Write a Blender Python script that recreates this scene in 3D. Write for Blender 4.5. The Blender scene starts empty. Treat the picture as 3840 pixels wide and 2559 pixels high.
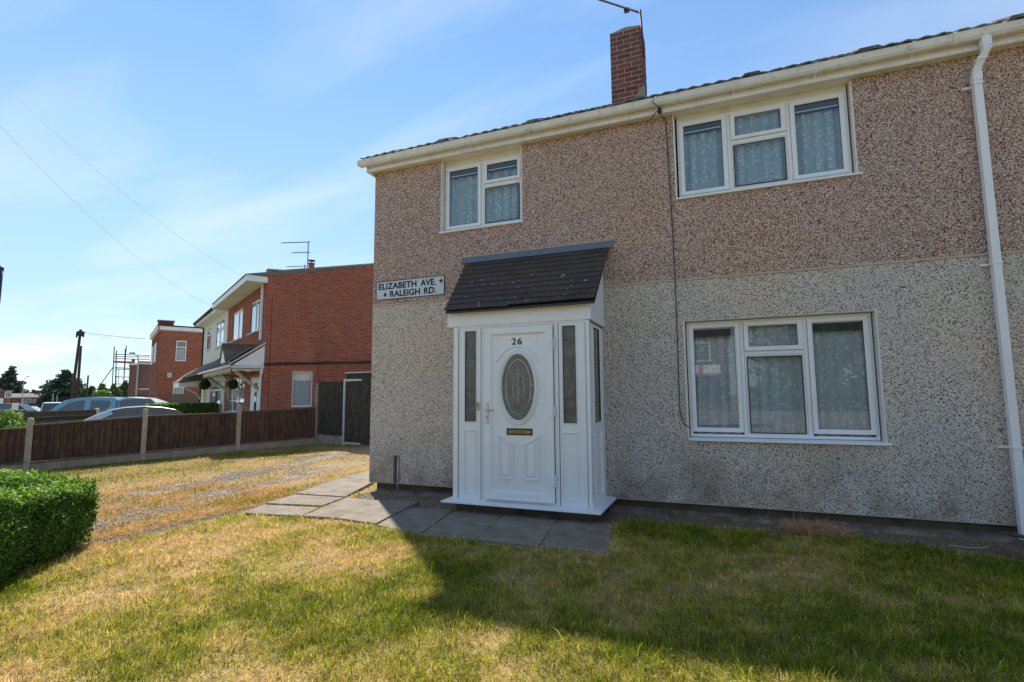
import bpy, math, random
import numpy as np
from mathutils import Matrix, Vector
from math import radians as R

random.seed(7)
rng = np.random.default_rng(11)
SC = bpy.context.scene
COL = SC.collection

# ------------------------------------------------------------------ camera
FPX = 1932.0                       # focal length in pixels of the 3840 px wide photograph
CAM = np.array([0.0, 0.0, 1.355])
RM = np.array([[0.92806832, -0.04488257, -0.36969548],
               [0.37234933, 0.09391718, 0.92332851],
               [-0.0067206, -0.9945678, 0.10387356]])      # columns: right, down, forward
cam_data = bpy.data.cameras.new('camera')
cam_data.sensor_width = 36.0
cam_data.lens = 36.0 * FPX / 3840.0
cam_data.clip_start = 0.05
cam_data.clip_end = 3000
cam = bpy.data.objects.new('camera', cam_data)
COL.objects.link(cam)
m = Matrix(((RM[0, 0], -RM[0, 1], -RM[0, 2], CAM[0]),
            (RM[1, 0], -RM[1, 1], -RM[1, 2], CAM[1]),
            (RM[2, 0], -RM[2, 1], -RM[2, 2], CAM[2]), (0, 0, 0, 1)))
cam.matrix_world = m
SC.camera = cam

# ------------------------------------------------------------------ light and sky
SUN_EL = 48.0
SUN_AZ = 44.0                       # degrees left of +y
SUN_STRENGTH = 2.25
SKY_STRENGTH = 0.102
SC.view_settings.view_transform = 'Standard'
SC.view_settings.look = 'None'
SC.view_settings.exposure = 1.76
SC.view_settings.gamma = 1.0
SC.view_settings.use_curve_mapping = False

w = bpy.data.worlds.new('World')
SC.world = w
w.use_nodes = True
nt = w.node_tree
nt.nodes.clear()
def N(t, typ, **kw):
    n = t.nodes.new(typ)
    for k, v in kw.items():
        setattr(n, k, v)
    return n
out = N(nt, 'ShaderNodeOutputWorld')
bg = N(nt, 'ShaderNodeBackground')
bg.inputs['Strength'].default_value = SKY_STRENGTH
sky = N(nt, 'ShaderNodeTexSky', sky_type='NISHITA')
sky.sun_disc = False
sky.sun_elevation = R(SUN_EL)
sky.sun_rotation = R(-SUN_AZ)
sky.altitude = 60
sky.air_density = 0.82
sky.dust_density = 0.0
sky.ozone_density = 2.6
# thin high cloud: streaks mapped on a plane far above, so they shrink towards the horizon
tc = N(nt, 'ShaderNodeTexCoord')
sep = N(nt, 'ShaderNodeSeparateXYZ')
nt.links.new(tc.outputs['Generated'], sep.inputs[0])
zc = N(nt, 'ShaderNodeMath', operation='MAXIMUM'); zc.inputs[1].default_value = 0.03
nt.links.new(sep.outputs['Z'], zc.inputs[0])
za = N(nt, 'ShaderNodeMath', operation='ADD'); za.inputs[1].default_value = 0.12
nt.links.new(zc.outputs[0], za.inputs[0])
dx = N(nt, 'ShaderNodeMath', operation='DIVIDE'); dy = N(nt, 'ShaderNodeMath', operation='DIVIDE')
nt.links.new(sep.outputs['X'], dx.inputs[0]); nt.links.new(za.outputs[0], dx.inputs[1])
nt.links.new(sep.outputs['Y'], dy.inputs[0]); nt.links.new(za.outputs[0], dy.inputs[1])
cmb = N(nt, 'ShaderNodeCombineXYZ')
nt.links.new(dx.outputs[0], cmb.inputs[0]); nt.links.new(dy.outputs[0], cmb.inputs[1])
mp = N(nt, 'ShaderNodeMapping'); mp.inputs['Rotation'].default_value = (0, 0, R(-24)); mp.inputs['Scale'].default_value = (0.5, 1.9, 1)
mp.inputs['Location'].default_value = (0.4, 2.35, 0)
nt.links.new(cmb.outputs[0], mp.inputs[0])
n1 = N(nt, 'ShaderNodeTexNoise'); n1.inputs['Scale'].default_value = 1.1; n1.inputs['Detail'].default_value = 9; n1.inputs['Roughness'].default_value = 0.52
n1.inputs['Distortion'].default_value = 0.5
nt.links.new(mp.outputs[0], n1.inputs['Vector'])
cr = N(nt, 'ShaderNodeValToRGB')
cr.color_ramp.elements[0].position = 0.45; cr.color_ramp.elements[0].color = (0, 0, 0, 1)
cr.color_ramp.elements[1].position = 0.72; cr.color_ramp.elements[1].color = (0.4, 0.4, 0.4, 1)
nt.links.new(n1.outputs['Fac'], cr.inputs[0])
# low cumulus bank close to the horizon
mp2 = N(nt, 'ShaderNodeMapping'); mp2.inputs['Scale'].default_value = (7, 7, 26)
nt.links.new(tc.outputs['Generated'], mp2.inputs[0])
n2 = N(nt, 'ShaderNodeTexNoise'); n2.inputs['Scale'].default_value = 1.0; n2.inputs['Detail'].default_value = 6; n2.inputs['Roughness'].default_value = 0.5
nt.links.new(mp2.outputs[0], n2.inputs['Vector'])
cr2 = N(nt, 'ShaderNodeValToRGB')
cr2.color_ramp.elements[0].position = 0.47; cr2.color_ramp.elements[1].position = 0.56
nt.links.new(n2.outputs['Fac'], cr2.inputs[0])
band = N(nt, 'ShaderNodeMapRange', interpolation_type='SMOOTHSTEP'); band.inputs['From Min'].default_value = 0.14; band.inputs['From Max'].default_value = 0.03
nt.links.new(sep.outputs['Z'], band.inputs['Value'])
m2 = N(nt, 'ShaderNodeMath', operation='MULTIPLY')
nt.links.new(cr2.outputs[0], m2.inputs[0]); nt.links.new(band.outputs[0], m2.inputs[1])
m2b = N(nt, 'ShaderNodeMath', operation='MULTIPLY'); m2b.inputs[1].default_value = 1.0
nt.links.new(m2.outputs[0], m2b.inputs[0])
mxf = N(nt, 'ShaderNodeMath', operation='MAXIMUM')
nt.links.new(cr.outputs[0], mxf.inputs[0]); nt.links.new(m2b.outputs[0], mxf.inputs[1])
gam = N(nt, 'ShaderNodeGamma'); gam.inputs[1].default_value = 0.85      # hazy air evens out the clear-sky model
nt.links.new(sky.outputs[0], gam.inputs[0])
tint = N(nt, 'ShaderNodeMix', data_type='RGBA', blend_type='MULTIPLY'); tint.inputs['Factor'].default_value = 1.0
tint.inputs['B'].default_value = (0.66, 0.775, 0.82, 1)
nt.links.new(gam.outputs[0], tint.inputs['A'])
mixc = N(nt, 'ShaderNodeMix', data_type='RGBA')
nt.links.new(mxf.outputs[0], mixc.inputs['Factor'])
veil = N(nt, 'ShaderNodeMix', data_type='RGBA'); veil.inputs['B'].default_value = (1.6, 1.95, 2.3, 1)      # haze thickening towards the horizon
vr = N(nt, 'ShaderNodeMapRange', interpolation_type='SMOOTHSTEP'); vr.inputs['From Min'].default_value = 0.62; vr.inputs['From Max'].default_value = 0.0; vr.inputs['To Max'].default_value = 0.62
nt.links.new(sep.outputs['Z'], vr.inputs['Value']); nt.links.new(vr.outputs[0], veil.inputs['Factor']); nt.links.new(tint.outputs['Result'], veil.inputs['A'])
nt.links.new(veil.outputs['Result'], mixc.inputs['A'])
mixc.inputs['B'].default_value = (3.1, 3.3, 3.4, 1)
nt.links.new(mixc.outputs['Result'], bg.inputs['Color'])
nt.links.new(bg.outputs[0], out.inputs[0])

sd = bpy.data.lights.new('sun', 'SUN')
sd.energy = SUN_STRENGTH
sd.angle = R(1.2)
sd.color = (1.0, 0.945, 0.86)
sun = bpy.data.objects.new('sun', sd)
COL.objects.link(sun)
a, e = R(SUN_AZ), R(SUN_EL)
to_sun = Vector((-math.sin(a) * math.cos(e), math.cos(a) * math.cos(e), math.sin(e)))
sun.rotation_euler = to_sun.to_track_quat('Z', 'Y').to_euler()
sun.location = (-20, 20, 30)

# ------------------------------------------------------------------ measuring helpers
def ray(px, py):
    return RM @ np.array([px - 1920.0, py - 1279.5, FPX])
def at(px, py, Z):                  # point seen at a pixel of the photo, Z metres along the view axis
    return CAM + ray(px, py) * (Z / FPX)
def on_y(px, py, y):
    d = ray(px, py); return CAM + d * ((y - CAM[1]) / d[1])
def z_over(px, py, x, y):           # height of the sight line above ground point x, y
    d = ray(px, py); return float(CAM[2] + d[2] * math.hypot(x, y) / math.hypot(d[0], d[1]))

# ------------------------------------------------------------------ object helpers
WM = {}
def tag(o, label=None, cat=None, group=None, kind=None):
    if label: o['label'] = label
    if cat: o['category'] = cat
    if group: o['group'] = group
    if kind: o['kind'] = kind
    return o
def link(o, parent, world=None):
    COL.objects.link(o)
    WM[o] = world if world is not None else Matrix.Identity(4)
    o.matrix_basis = WM[o]
    if parent is not None:
        o.parent = parent
        o.matrix_parent_inverse = WM[parent].inverted()
    return o
def thing(name, loc, label, cat, group=None, kind=None):
    o = bpy.data.objects.new(name, None)
    o.empty_display_size = 0.3
    link(o, None, Matrix.Translation(Vector([float(c) for c in loc])))
    return tag(o, label, cat, group, kind)
def copy_thing(root, loc, rotz, label):
    r = root.copy(); COL.objects.link(r)
    r.matrix_basis = Matrix.Translation(Vector([float(c) for c in loc])) @ Matrix.Rotation(rotz, 4, 'Z')
    r['label'] = label
    for ch in list(root.children):
        c = ch.copy(); COL.objects.link(c); c.parent = r
        for g in ch.children:
            d = g.copy(); COL.objects.link(d); d.parent = c
    return r

class Fr:                           # a wall frame: u along the wall, n out of it, z up
    def __init__(s, O, U, Nn):
        s.O = np.array([O[0], O[1], 0.0]); s.U = np.array([U[0], U[1], 0.0]); s.N = np.array([Nn[0], Nn[1], 0.0])
    def p(s, u, n, z):
        q = s.O + s.U * u + s.N * n
        return (q[0], q[1], q[2] + z)
    def mat(s, u, n, z):
        q = s.p(u, n, z)
        return Matrix(((s.U[0], s.N[0], 0, q[0]), (s.U[1], s.N[1], 0, q[1]), (0, 0, 1, q[2]), (0, 0, 0, 1)))
    def of(s, px, py, n=0.0):       # (u, z) on the plane n seen at a pixel
        d = ray(px, py); O = s.O + s.N * n
        t = (O - CAM) @ s.N / (d @ s.N); P = CAM + t * d
        return float((P - s.O) @ s.U), float(P[2])
GL = Fr((0, 0), (1, 0), (0, 1))     # u = x, n = y

class MB:
    def __init__(s): s.v = []; s.f = []
    def add(s, v, f):
        b = len(s.v); s.v += [tuple(map(float, p)) for p in v]; s.f += [tuple(b + i for i in q) for q in f]; return s
    def box(s, fr, u0, u1, n0, n1, z0, z1):
        v = [fr.p(u, n, z) for z in (z0, z1) for n in (n0, n1) for u in (u0, u1)]
        return s.add(v, [(0, 1, 3, 2), (4, 6, 7, 5), (0, 4, 5, 1), (2, 3, 7, 6), (0, 2, 6, 4), (1, 5, 7, 3)])
    def ring(s, fr, u0, u1, z0, z1, prof):      # rectangular frame with a moulded profile [(inset, n)...]
        loops = [[fr.p(u0 + t, n, z0 + t), fr.p(u1 - t, n, z0 + t), fr.p(u1 - t, n, z1 - t), fr.p(u0 + t, n, z1 - t)] for t, n in prof]
        return s.loft(loops)
    def loft(s, loops, closed=True, cap0=False, cap1=False):
        k = len(loops[0]); v = [p for l in loops for p in l]; f = []
        for i in range(len(loops) - 1):
            for j in range(k if closed else k - 1):
                a_, b_ = i * k + j, i * k + (j + 1) % k
                f.append((a_, b_, b_ + k, a_ + k))
        if cap0: f.append(tuple(range(k))[::-1])
        if cap1: f.append(tuple((len(loops) - 1) * k + j for j in range(k)))
        return s.add(v, f)
    def prism(s, fr, poly, n0, n1):             # polygon in (u, z), extruded along n
        return s.loft([[fr.p(u, n0, z) for u, z in poly], [fr.p(u, n1, z) for u, z in poly]], True, True, True)
    def prism_u(s, fr, poly, u0, u1):           # polygon in (n, z), extruded along u
        return s.loft([[fr.p(u0, n, z) for n, z in poly], [fr.p(u1, n, z) for n, z in poly]], True, True, True)
    def tube(s, pts, r, k=8, caps=True):
        pts = [np.array(p, float) for p in pts]
        rr = r if isinstance(r, (list, tuple)) else [r] * len(pts)
        loops = []
        for i, p in enumerate(pts):
            d = (pts[min(i + 1, len(pts) - 1)] - pts[max(i - 1, 0)]); d /= np.linalg.norm(d)
            h = np.array([0, 0, 1.0]) if abs(d[2]) < 0.9 else np.array([1.0, 0, 0])
            a_ = np.cross(d, h); a_ /= np.linalg.norm(a_); b_ = np.cross(d, a_)
            loops.append([p + rr[i] * (math.cos(2 * math.pi * j / k) * a_ + math.sin(2 * math.pi * j / k) * b_) for j in range(k)])
        return s.loft(loops, True, caps, caps)
    def build(s, name, mat, parent=None, world=None, smooth=False, bevel=0, label=None):
        me = bpy.data.meshes.new(name); me.from_pydata(s.v, [], s.f); me.update()
        me.materials.append(mat)
        if smooth:
            me.polygons.foreach_set('use_smooth', [True] * len(me.polygons))
        o = bpy.data.objects.new(name, me)
        link(o, parent, world)
        if bevel:
            b = o.modifiers.new('bevel', 'BEVEL'); b.width = bevel; b.segments = 2; b.limit_method = 'ANGLE'; b.angle_limit = R(40)
        if label: o['label'] = label
        return o
def fix(o):                                     # consistent outward normals
    import bmesh
    bm = bmesh.new(); bm.from_mesh(o.data); bmesh.ops.recalc_face_normals(bm, faces=bm.faces); bm.to_mesh(o.data); bm.free(); return o
def np_mesh(name, V, F, mat, parent=None, attr=None, smooth=False):
    """V (n,3); F (m,k) uniform faces; attr: dict name -> (n,3) colours per vertex"""
    me = bpy.data.meshes.new(name)
    V = np.ascontiguousarray(V, np.float32); F = np.ascontiguousarray(F, np.int32)
    mF, k = F.shape
    me.vertices.add(len(V)); me.vertices.foreach_set('co', V.ravel())
    me.loops.add(mF * k); me.loops.foreach_set('vertex_index', F.ravel())
    me.polygons.add(mF); me.polygons.foreach_set('loop_start', np.arange(0, mF * k, k, dtype=np.int32))
    if smooth: me.polygons.foreach_set('use_smooth', np.ones(mF, bool))
    me.update(calc_edges=True)
    if attr:
        for n_, A in attr.items():
            ca = me.color_attributes.new(n_, 'FLOAT_COLOR', 'POINT')
            c4 = np.ones((len(V), 4), np.float32); c4[:, :A.shape[1]] = A
            ca.data.foreach_set('color', c4.ravel())
    me.materials.append(mat)
    o = bpy.data.objects.new(name, me)
    return link(o, parent)
def noise2(x, y, s, seed):                      # value noise 0..1
    r_ = np.random.default_rng(seed); G = r_.random((128, 128))
    X, Y = x * s + 37.3, y * s + 51.7
    xi, yi = np.floor(X).astype(int), np.floor(Y).astype(int); fx, fy = X - xi, Y - yi
    fx = fx * fx * (3 - 2 * fx); fy = fy * fy * (3 - 2 * fy)
    g = lambda a_, b_: G[a_ % 128, b_ % 128]
    return (g(xi, yi) * (1 - fx) + g(xi + 1, yi) * fx) * (1 - fy) + (g(xi, yi + 1) * (1 - fx) + g(xi + 1, yi + 1) * fx) * fy
def fbm(x, y, s, seed, o=4):
    t = 0; a_ = 1; n_ = 0
    for i in range(o):
        t = t + a_ * noise2(x, y, s * 2 ** i, seed + i); n_ += a_; a_ *= 0.55
    return t / n_
def sstep(x, a_, b_):
    t = np.clip((x - a_) / (b_ - a_), 0, 1); return t * t * (3 - 2 * t)

# ------------------------------------------------------------------ materials
def new_mat(name):
    m_ = bpy.data.materials.new(name); m_.use_nodes = True
    t = m_.node_tree; b = t.nodes['Principled BSDF']
    return m_, t, b
def L(t, a_, b_): t.links.new(a_, b_)
def pos(t): return N(t, 'ShaderNodeNewGeometry').outputs['Position']
def noise(t, scale, detail=3, rough=0.5, vec=None):
    n = N(t, 'ShaderNodeTexNoise'); n.inputs['Scale'].default_value = scale; n.inputs['Detail'].default_value = detail
    n.inputs['Roughness'].default_value = rough
    L(t, vec if vec is not None else pos(t), n.inputs['Vector']); return n
def ramp(t, src, stops, const=False):
    r_ = N(t, 'ShaderNodeValToRGB')
    while len(r_.color_ramp.elements) < len(stops): r_.color_ramp.elements.new(0.5)
    for e_, (p_, c_) in zip(r_.color_ramp.elements, stops):
        e_.position = p_; e_.color = (c_[0], c_[1], c_[2], 1) if isinstance(c_, tuple) else (c_, c_, c_, 1)
    if const: r_.color_ramp.interpolation = 'CONSTANT'
    L(t, src, r_.inputs[0]); return r_.outputs[0]
def mixc_(t, f, a_, b_, mode='MIX'):
    n = N(t, 'ShaderNodeMix', data_type='RGBA', blend_type=mode)
    for key, v in (('Factor', f), ('A', a_), ('B', b_)):
        if isinstance(v, (int, float)): n.inputs[key].default_value = v
        elif isinstance(v, tuple): n.inputs[key].default_value = (*v, 1)
        else: L(t, v, n.inputs[key])
    return n.outputs['Result']
def bump(t, b, h, strength=0.5, dist=0.01):
    n = N(t, 'ShaderNodeBump'); n.inputs['Strength'].default_value = strength; n.inputs['Distance'].default_value = dist
    L(t, h, n.inputs['Height']); L(t, n.outputs[0], b.inputs['Normal'])
def simple(name, col, rough=0.6, var=0.12, vs=3.0, bs=0.0, bscale=40, metal=0.0, spec=0.5, dirt=None, ds=1.5, dl=(0.55, 0.75)):
    m_, t, b = new_mat(name)
    n = noise(t, vs, 5, 0.6)
    lo = tuple(c * (1 - var) for c in col); hi = tuple(min(1, c * (1 + var)) for c in col)
    c_ = ramp(t, n.outputs['Fac'], [(0.3, lo), (0.7, hi)])
    if dirt:
        d_ = ramp(t, noise(t, ds, 6, 0.65).outputs['Fac'], [(dl[0], 0.0), (dl[1], 1.0)])
        c_ = mixc_(t, d_, c_, dirt)
    L(t, c_, b.inputs['Base Color'])
    b.inputs['Roughness'].default_value = rough; b.inputs['Metallic'].default_value = metal
    b.inputs['Specular IOR Level'].default_value = spec
    if bs: bump(t, b, noise(t, bscale, 4, 0.6).outputs['Fac'], bs, 0.01)
    return m_
def brickmat(name, cols, bs=0.5, stain=None):
    m_, t, b = new_mat(name)
    g = N(t, 'ShaderNodeNewGeometry'); oi = N(t, 'ShaderNodeObjectInfo')
    s_ = N(t, 'ShaderNodeMath', operation='ADD'); L(t, g.outputs['Random Per Island'], s_.inputs[0]); L(t, oi.outputs['Random'], s_.inputs[1])
    f_ = N(t, 'ShaderNodeMath', operation='FRACT'); L(t, s_.outputs[0], f_.inputs[0])
    k = len(cols)
    c_ = ramp(t, f_.outputs[0], [(i / (k - 1), c) for i, c in enumerate(cols)])
    n = noise(t, 55, 4, 0.7)
    c_ = mixc_(t, 0.55, c_, ramp(t, n.outputs['Fac'], [(0.25, (0.55, 0.5, 0.5)), (0.75, (1.25, 1.2, 1.2))]), 'MULTIPLY')
    if stain:
        c_ = mixc_(t, ramp(t, noise(t, 0.9, 5, 0.65).outputs['Fac'], [(0.5, 0.0), (0.72, 0.55)]), c_, stain)
    L(t, c_, b.inputs['Base Color']); b.inputs['Roughness'].default_value = 0.88
    bump(t, b, n.outputs['Fac'], bs, 0.006)
    return m_
def pebble(name, stops, base, scale=78, stain_col=(0.2, 0.15, 0.08)):
    """roughcast: every stone a voronoi cell of its own colour, raised out of the mortar"""
    m_, t, b = new_mat(name)
    P = pos(t)
    nz = noise(t, 30, 2, 0.5)
    wv = N(t, 'ShaderNodeVectorMath', operation='MULTIPLY_ADD'); L(t, nz.outputs['Color'], wv.inputs[0]); wv.inputs[1].default_value = (0.012, 0.012, 0.012); L(t, P, wv.inputs[2])
    v = N(t, 'ShaderNodeTexVoronoi', voronoi_dimensions='3D', feature='F1'); v.inputs['Scale'].default_value = scale; v.inputs['Randomness'].default_value = 1.0
    L(t, wv.outputs[0], v.inputs['Vector'])
    sp = N(t, 'ShaderNodeSeparateColor'); L(t, v.outputs['Color'], sp.inputs[0])
    c_ = ramp(t, sp.outputs[0], stops, const=True)
    big = noise(t, 1.1, 4, 0.6).outputs['Fac']
    c_ = mixc_(t, ramp(t, big, [(0.35, 0.0), (0.7, 0.2)]), c_, base)
    # slow drift of hue over the wall, as in weathered roughcast
    drift = ramp(t, noise(t, 0.45, 2, 0.5).outputs['Fac'], [(0.3, (0.92, 0.95, 1.0)), (0.5, (1.0, 1.0, 1.0)), (0.7, (1.08, 1.0, 0.9))])
    c_ = mixc_(t, 1.0, c_, drift, 'MULTIPLY')
    # moss and splash stains, strongest low on the wall
    sx = N(t, 'ShaderNodeSeparateXYZ'); L(t, P, sx.inputs[0])
    mr = N(t, 'ShaderNodeMapRange'); mr.inputs['From Min'].default_value = 0.95; mr.inputs['From Max'].default_value = 0.1; L(t, sx.outputs['Z'], mr.inputs['Value'])
    st = ramp(t, noise(t, 1.6, 5, 0.7).outputs['Fac'], [(0.42, 0.0), (0.68, 1.0)])
    mm = N(t, 'ShaderNodeMath', operation='MULTIPLY'); L(t, mr.outputs[0], mm.inputs[0]); L(t, st, mm.inputs[1])
    m3 = N(t, 'ShaderNodeMath', operation='MULTIPLY'); L(t, mm.outputs[0], m3.inputs[0]); m3.inputs[1].default_value = 0.85
    c_ = mixc_(t, m3.outputs[0], c_, stain_col)
    L(t, c_, b.inputs['Base Color']); b.inputs['Roughness'].default_value = 0.85; b.inputs['Specular IOR Level'].default_value = 0.35
    inv = N(t, 'ShaderNodeMath', operation='SUBTRACT'); inv.inputs[0].default_value = 1.0; L(t, v.outputs['Distance'], inv.inputs[1])
    ad = N(t, 'ShaderNodeMath', operation='ADD'); L(t, inv.outputs[0], ad.inputs[0]); L(t, noise(t, 45, 3).outputs['Fac'], ad.inputs[1])
    bump(t, b, ad.outputs[0], 0.9, 0.012)
    return m_
def glass(name, ior=1.55, tint=(0.93, 0.97, 0.97), rough=0.0, obscure=None):
    m_, t, b = new_mat(name)
    t.nodes.remove(b)
    o_ = t.nodes['Material Output']
    tr = N(t, 'ShaderNodeBsdfTransparent'); tr.inputs[0].default_value = (*tint, 1)
    gl = N(t, 'ShaderNodeBsdfGlossy'); gl.inputs['Roughness'].default_value = rough; gl.inputs[0].default_value = (1, 1, 1, 1)
    fr = N(t, 'ShaderNodeFresnel'); gb = N(t, 'ShaderNodeNewGeometry'); mi = N(t, 'ShaderNodeMapRange'); mi.inputs['To Min'].default_value = ior; mi.inputs['To Max'].default_value = 1 / ior
    L(t, gb.outputs['Backfacing'], mi.inputs['Value']); L(t, mi.outputs[0], fr.inputs[0])      # same reflectance from both sides
    mx = N(t, 'ShaderNodeMixShader'); L(t, fr.outputs[0], mx.inputs[0])
    first = tr.outputs[0]
    nb = N(t, 'ShaderNodeBump'); nb.inputs['Strength'].default_value = 0.03 if not obscure else 0.55; nb.inputs['Distance'].default_value = 0.004
    L(t, noise(t, 1.7 if not obscure else 38, 1.5 if not obscure else 4).outputs['Fac'], nb.inputs['Height']); L(t, nb.outputs[0], gl.inputs['Normal'])
    if obscure:
        df = N(t, 'ShaderNodeBsdfDiffuse')
        c_ = ramp(t, noise(t, 9, 5, 0.6).outputs['Fac'], [(0.3, obscure[0]), (0.7, obscure[1])]); L(t, c_, df.inputs[0])
        m0 = N(t, 'ShaderNodeMixShader'); m0.inputs[0].default_value = 0.8; L(t, tr.outputs[0], m0.inputs[1]); L(t, df.outputs[0], m0.inputs[2]); first = m0.outputs[0]
    L(t, first, mx.inputs[1]); L(t, gl.outputs[0], mx.inputs[2]); L(t, mx.outputs[0], o_.inputs[0])
    return m_
def leafmat(name, c0, c1, c2, trans=0.35, rough=0.45):
    m_, t, b = new_mat(name)
    g = N(t, 'ShaderNodeNewGeometry')
    c_ = ramp(t, g.outputs['Random Per Island'], [(0.0, c0), (0.55, c1), (1.0, c2)])
    L(t, c_, b.inputs['Base Color']); b.inputs['Roughness'].default_value = rough
    tl = N(t, 'ShaderNodeBsdfTranslucent'); L(t, mixc_(t, 1.0, c_, (1.1, 1.25, 0.6), 'MULTIPLY'), tl.inputs[0])
    mx = N(t, 'ShaderNodeMixShader'); mx.inputs[0].default_value = trans
    L(t, b.outputs[0], mx.inputs[1]); L(t, tl.outputs[0], mx.inputs[2]); L(t, mx.outputs[0], t.nodes['Material Output'].inputs[0])
    return m_
def attrmat(name, attr='tone', rough=0.9, trans=0.0, bs=0.0, bscale=60, dist=0.01, detail_mul=None):
    m_, t, b = new_mat(name)
    an = N(t, 'ShaderNodeAttribute'); an.attribute_name = attr
    c_ = an.outputs['Color']
    if detail_mul:
        c_ = mixc_(t, 1.0, c_, ramp(t, noise(t, detail_mul, 4, 0.7).outputs['Fac'], [(0.25, (0.5, 0.5, 0.5)), (0.75, (1.45, 1.45, 1.45))]), 'MULTIPLY')
    L(t, c_, b.inputs['Base Color']); b.inputs['Roughness'].default_value = rough; b.inputs['Specular IOR Level'].default_value = 0.25
    if bs: bump(t, b, noise(t, bscale, 5, 0.7).outputs['Fac'], bs, dist)
    if trans:
        tl = N(t, 'ShaderNodeBsdfTranslucent'); L(t, c_, tl.inputs[0])
        mx = N(t, 'ShaderNodeMixShader'); mx.inputs[0].default_value = trans
        L(t, b.outputs[0], mx.inputs[1]); L(t, tl.outputs[0], mx.inputs[2]); L(t, mx.outputs[0], t.nodes['Material Output'].inputs[0])
    return m_
def curtainmat(name, c_lo=(0.5, 0.55, 0.58), c_hi=(0.82, 0.86, 0.88)):
    m_, t, b = new_mat(name)
    P = pos(t)
    wz = N(t, 'ShaderNodeVectorMath', operation='MULTIPLY'); L(t, P, wz.inputs[0]); wz.inputs[1].default_value = (1, 1, 0.03)
    g1_ = noise(t, 13, 2, 0.5, wz.outputs[0]).outputs['Fac']          # gathers: long vertical bands, thicker and thinner cloth, with fold contrast put into the colour
    band_ = ramp(t, g1_, [(0.40, (0.42, 0.5, 0.55)), (0.5, (0.9, 0.94, 0.96)), (0.6, (1.0, 1.0, 1.0))])
    v = N(t, 'ShaderNodeTexVoronoi', feature='F1'); v.inputs['Scale'].default_value = 19; v.inputs['Randomness'].default_value = 0.9
    L(t, P, v.inputs['Vector'])
    v2 = N(t, 'ShaderNodeTexVoronoi', feature='F1'); v2.inputs['Scale'].default_value = 95; L(t, P, v2.inputs['Vector'])
    a1 = ramp(t, v.outputs['Distance'], [(0.22, 1.0), (0.3, 0.0)]); a2 = ramp(t, v2.outputs['Distance'], [(0.25, 1.0), (0.45, 0.0)])
    mu = N(t, 'ShaderNodeMath', operation='MULTIPLY'); L(t, a1, mu.inputs[0]); L(t, a2, mu.inputs[1])
    base = mixc_(t, 1.0, c_lo, band_, 'MULTIPLY')
    c_ = mixc_(t, mu.outputs[0], base, c_hi)
    L(t, c_, b.inputs['Base Color']); b.inputs['Roughness'].default_value = 0.9
    tl = N(t, 'ShaderNodeBsdfTranslucent'); L(t, c_, tl.inputs[0])
    mx = N(t, 'ShaderNodeMixShader'); mx.inputs[0].default_value = 0.05; L(t, b.outputs[0], mx.inputs[1]); L(t, tl.outputs[0], mx.inputs[2])
    tr = N(t, 'ShaderNodeBsdfTransparent'); m4 = N(t, 'ShaderNodeMixShader')
    al = N(t, 'ShaderNodeMapRange'); al.inputs['To Min'].default_value = 0.97; al.inputs['To Max'].default_value = 1.0; L(t, mu.outputs[0], al.inputs['Value'])
    L(t, al.outputs[0], m4.inputs[0]); L(t, tr.outputs[0], m4.inputs[1]); L(t, mx.outputs[0], m4.inputs[2]); L(t, m4.outputs[0], t.nodes['Material Output'].inputs[0])
    return m_

M = {}
def tag(o, label=None, cat=None, group=None, kind=None):
    if label: o['label'] = label
    if cat: o['category'] = cat
    if group: o['group'] = group
    if kind: o['kind'] = kind
    return o
def link(o, parent, world=None):
    COL.objects.link(o)
    WM[o] = world if world is not None else Matrix.Identity(4)
    o.matrix_basis = WM[o]
    if parent is not None:
        o.parent = parent
        o.matrix_parent_inverse = WM[parent].inverted()
    return o
def thing(name, loc, label, cat, group=None, kind=None):
    o = bpy.data.objects.new(name, None)
    o.empty_display_size = 0.3
    link(o, None, Matrix.Translation(Vector([float(c) for c in loc])))
    return tag(o, label, cat, group, kind)
def copy_thing(root, loc, rotz, label):
    r = root.copy(); COL.objects.link(r)
    r.matrix_basis = Matrix.Translation(Vector([float(c) for c in loc])) @ Matrix.Rotation(rotz, 4, 'Z')
    r['label'] = label
    for ch in list(root.children):
        c = ch.copy(); COL.objects.link(c); c.parent = r
        for g in ch.children:
            d = g.copy(); COL.objects.link(d); d.parent = c
    return r

class Fr:                           # a wall frame: u along the wall, n out of it, z up
    def __init__(s, O, U, Nn):
        s.O = np.array([O[0], O[1], 0.0]); s.U = np.array([U[0], U[1], 0.0]); s.N = np.array([Nn[0], Nn[1], 0.0])
    def p(s, u, n, z):
        q = s.O + s.U * u + s.N * n
        return (q[0], q[1], q[2] + z)
    def mat(s, u, n, z):
        q = s.p(u, n, z)
        return Matrix(((s.U[0], s.N[0], 0, q[0]), (s.U[1], s.N[1], 0, q[1]), (0, 0, 1, q[2]), (0, 0, 0, 1)))
    def of(s, px, py, n=0.0):       # (u, z) on the plane n seen at a pixel
        d = ray(px, py); O = s.O + s.N * n
        t = (O - CAM) @ s.N / (d @ s.N); P = CAM + t * d
        return float((P - s.O) @ s.U), float(P[2])
GL = Fr((0, 0), (1, 0), (0, 1))     # u = x, n = y

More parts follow.
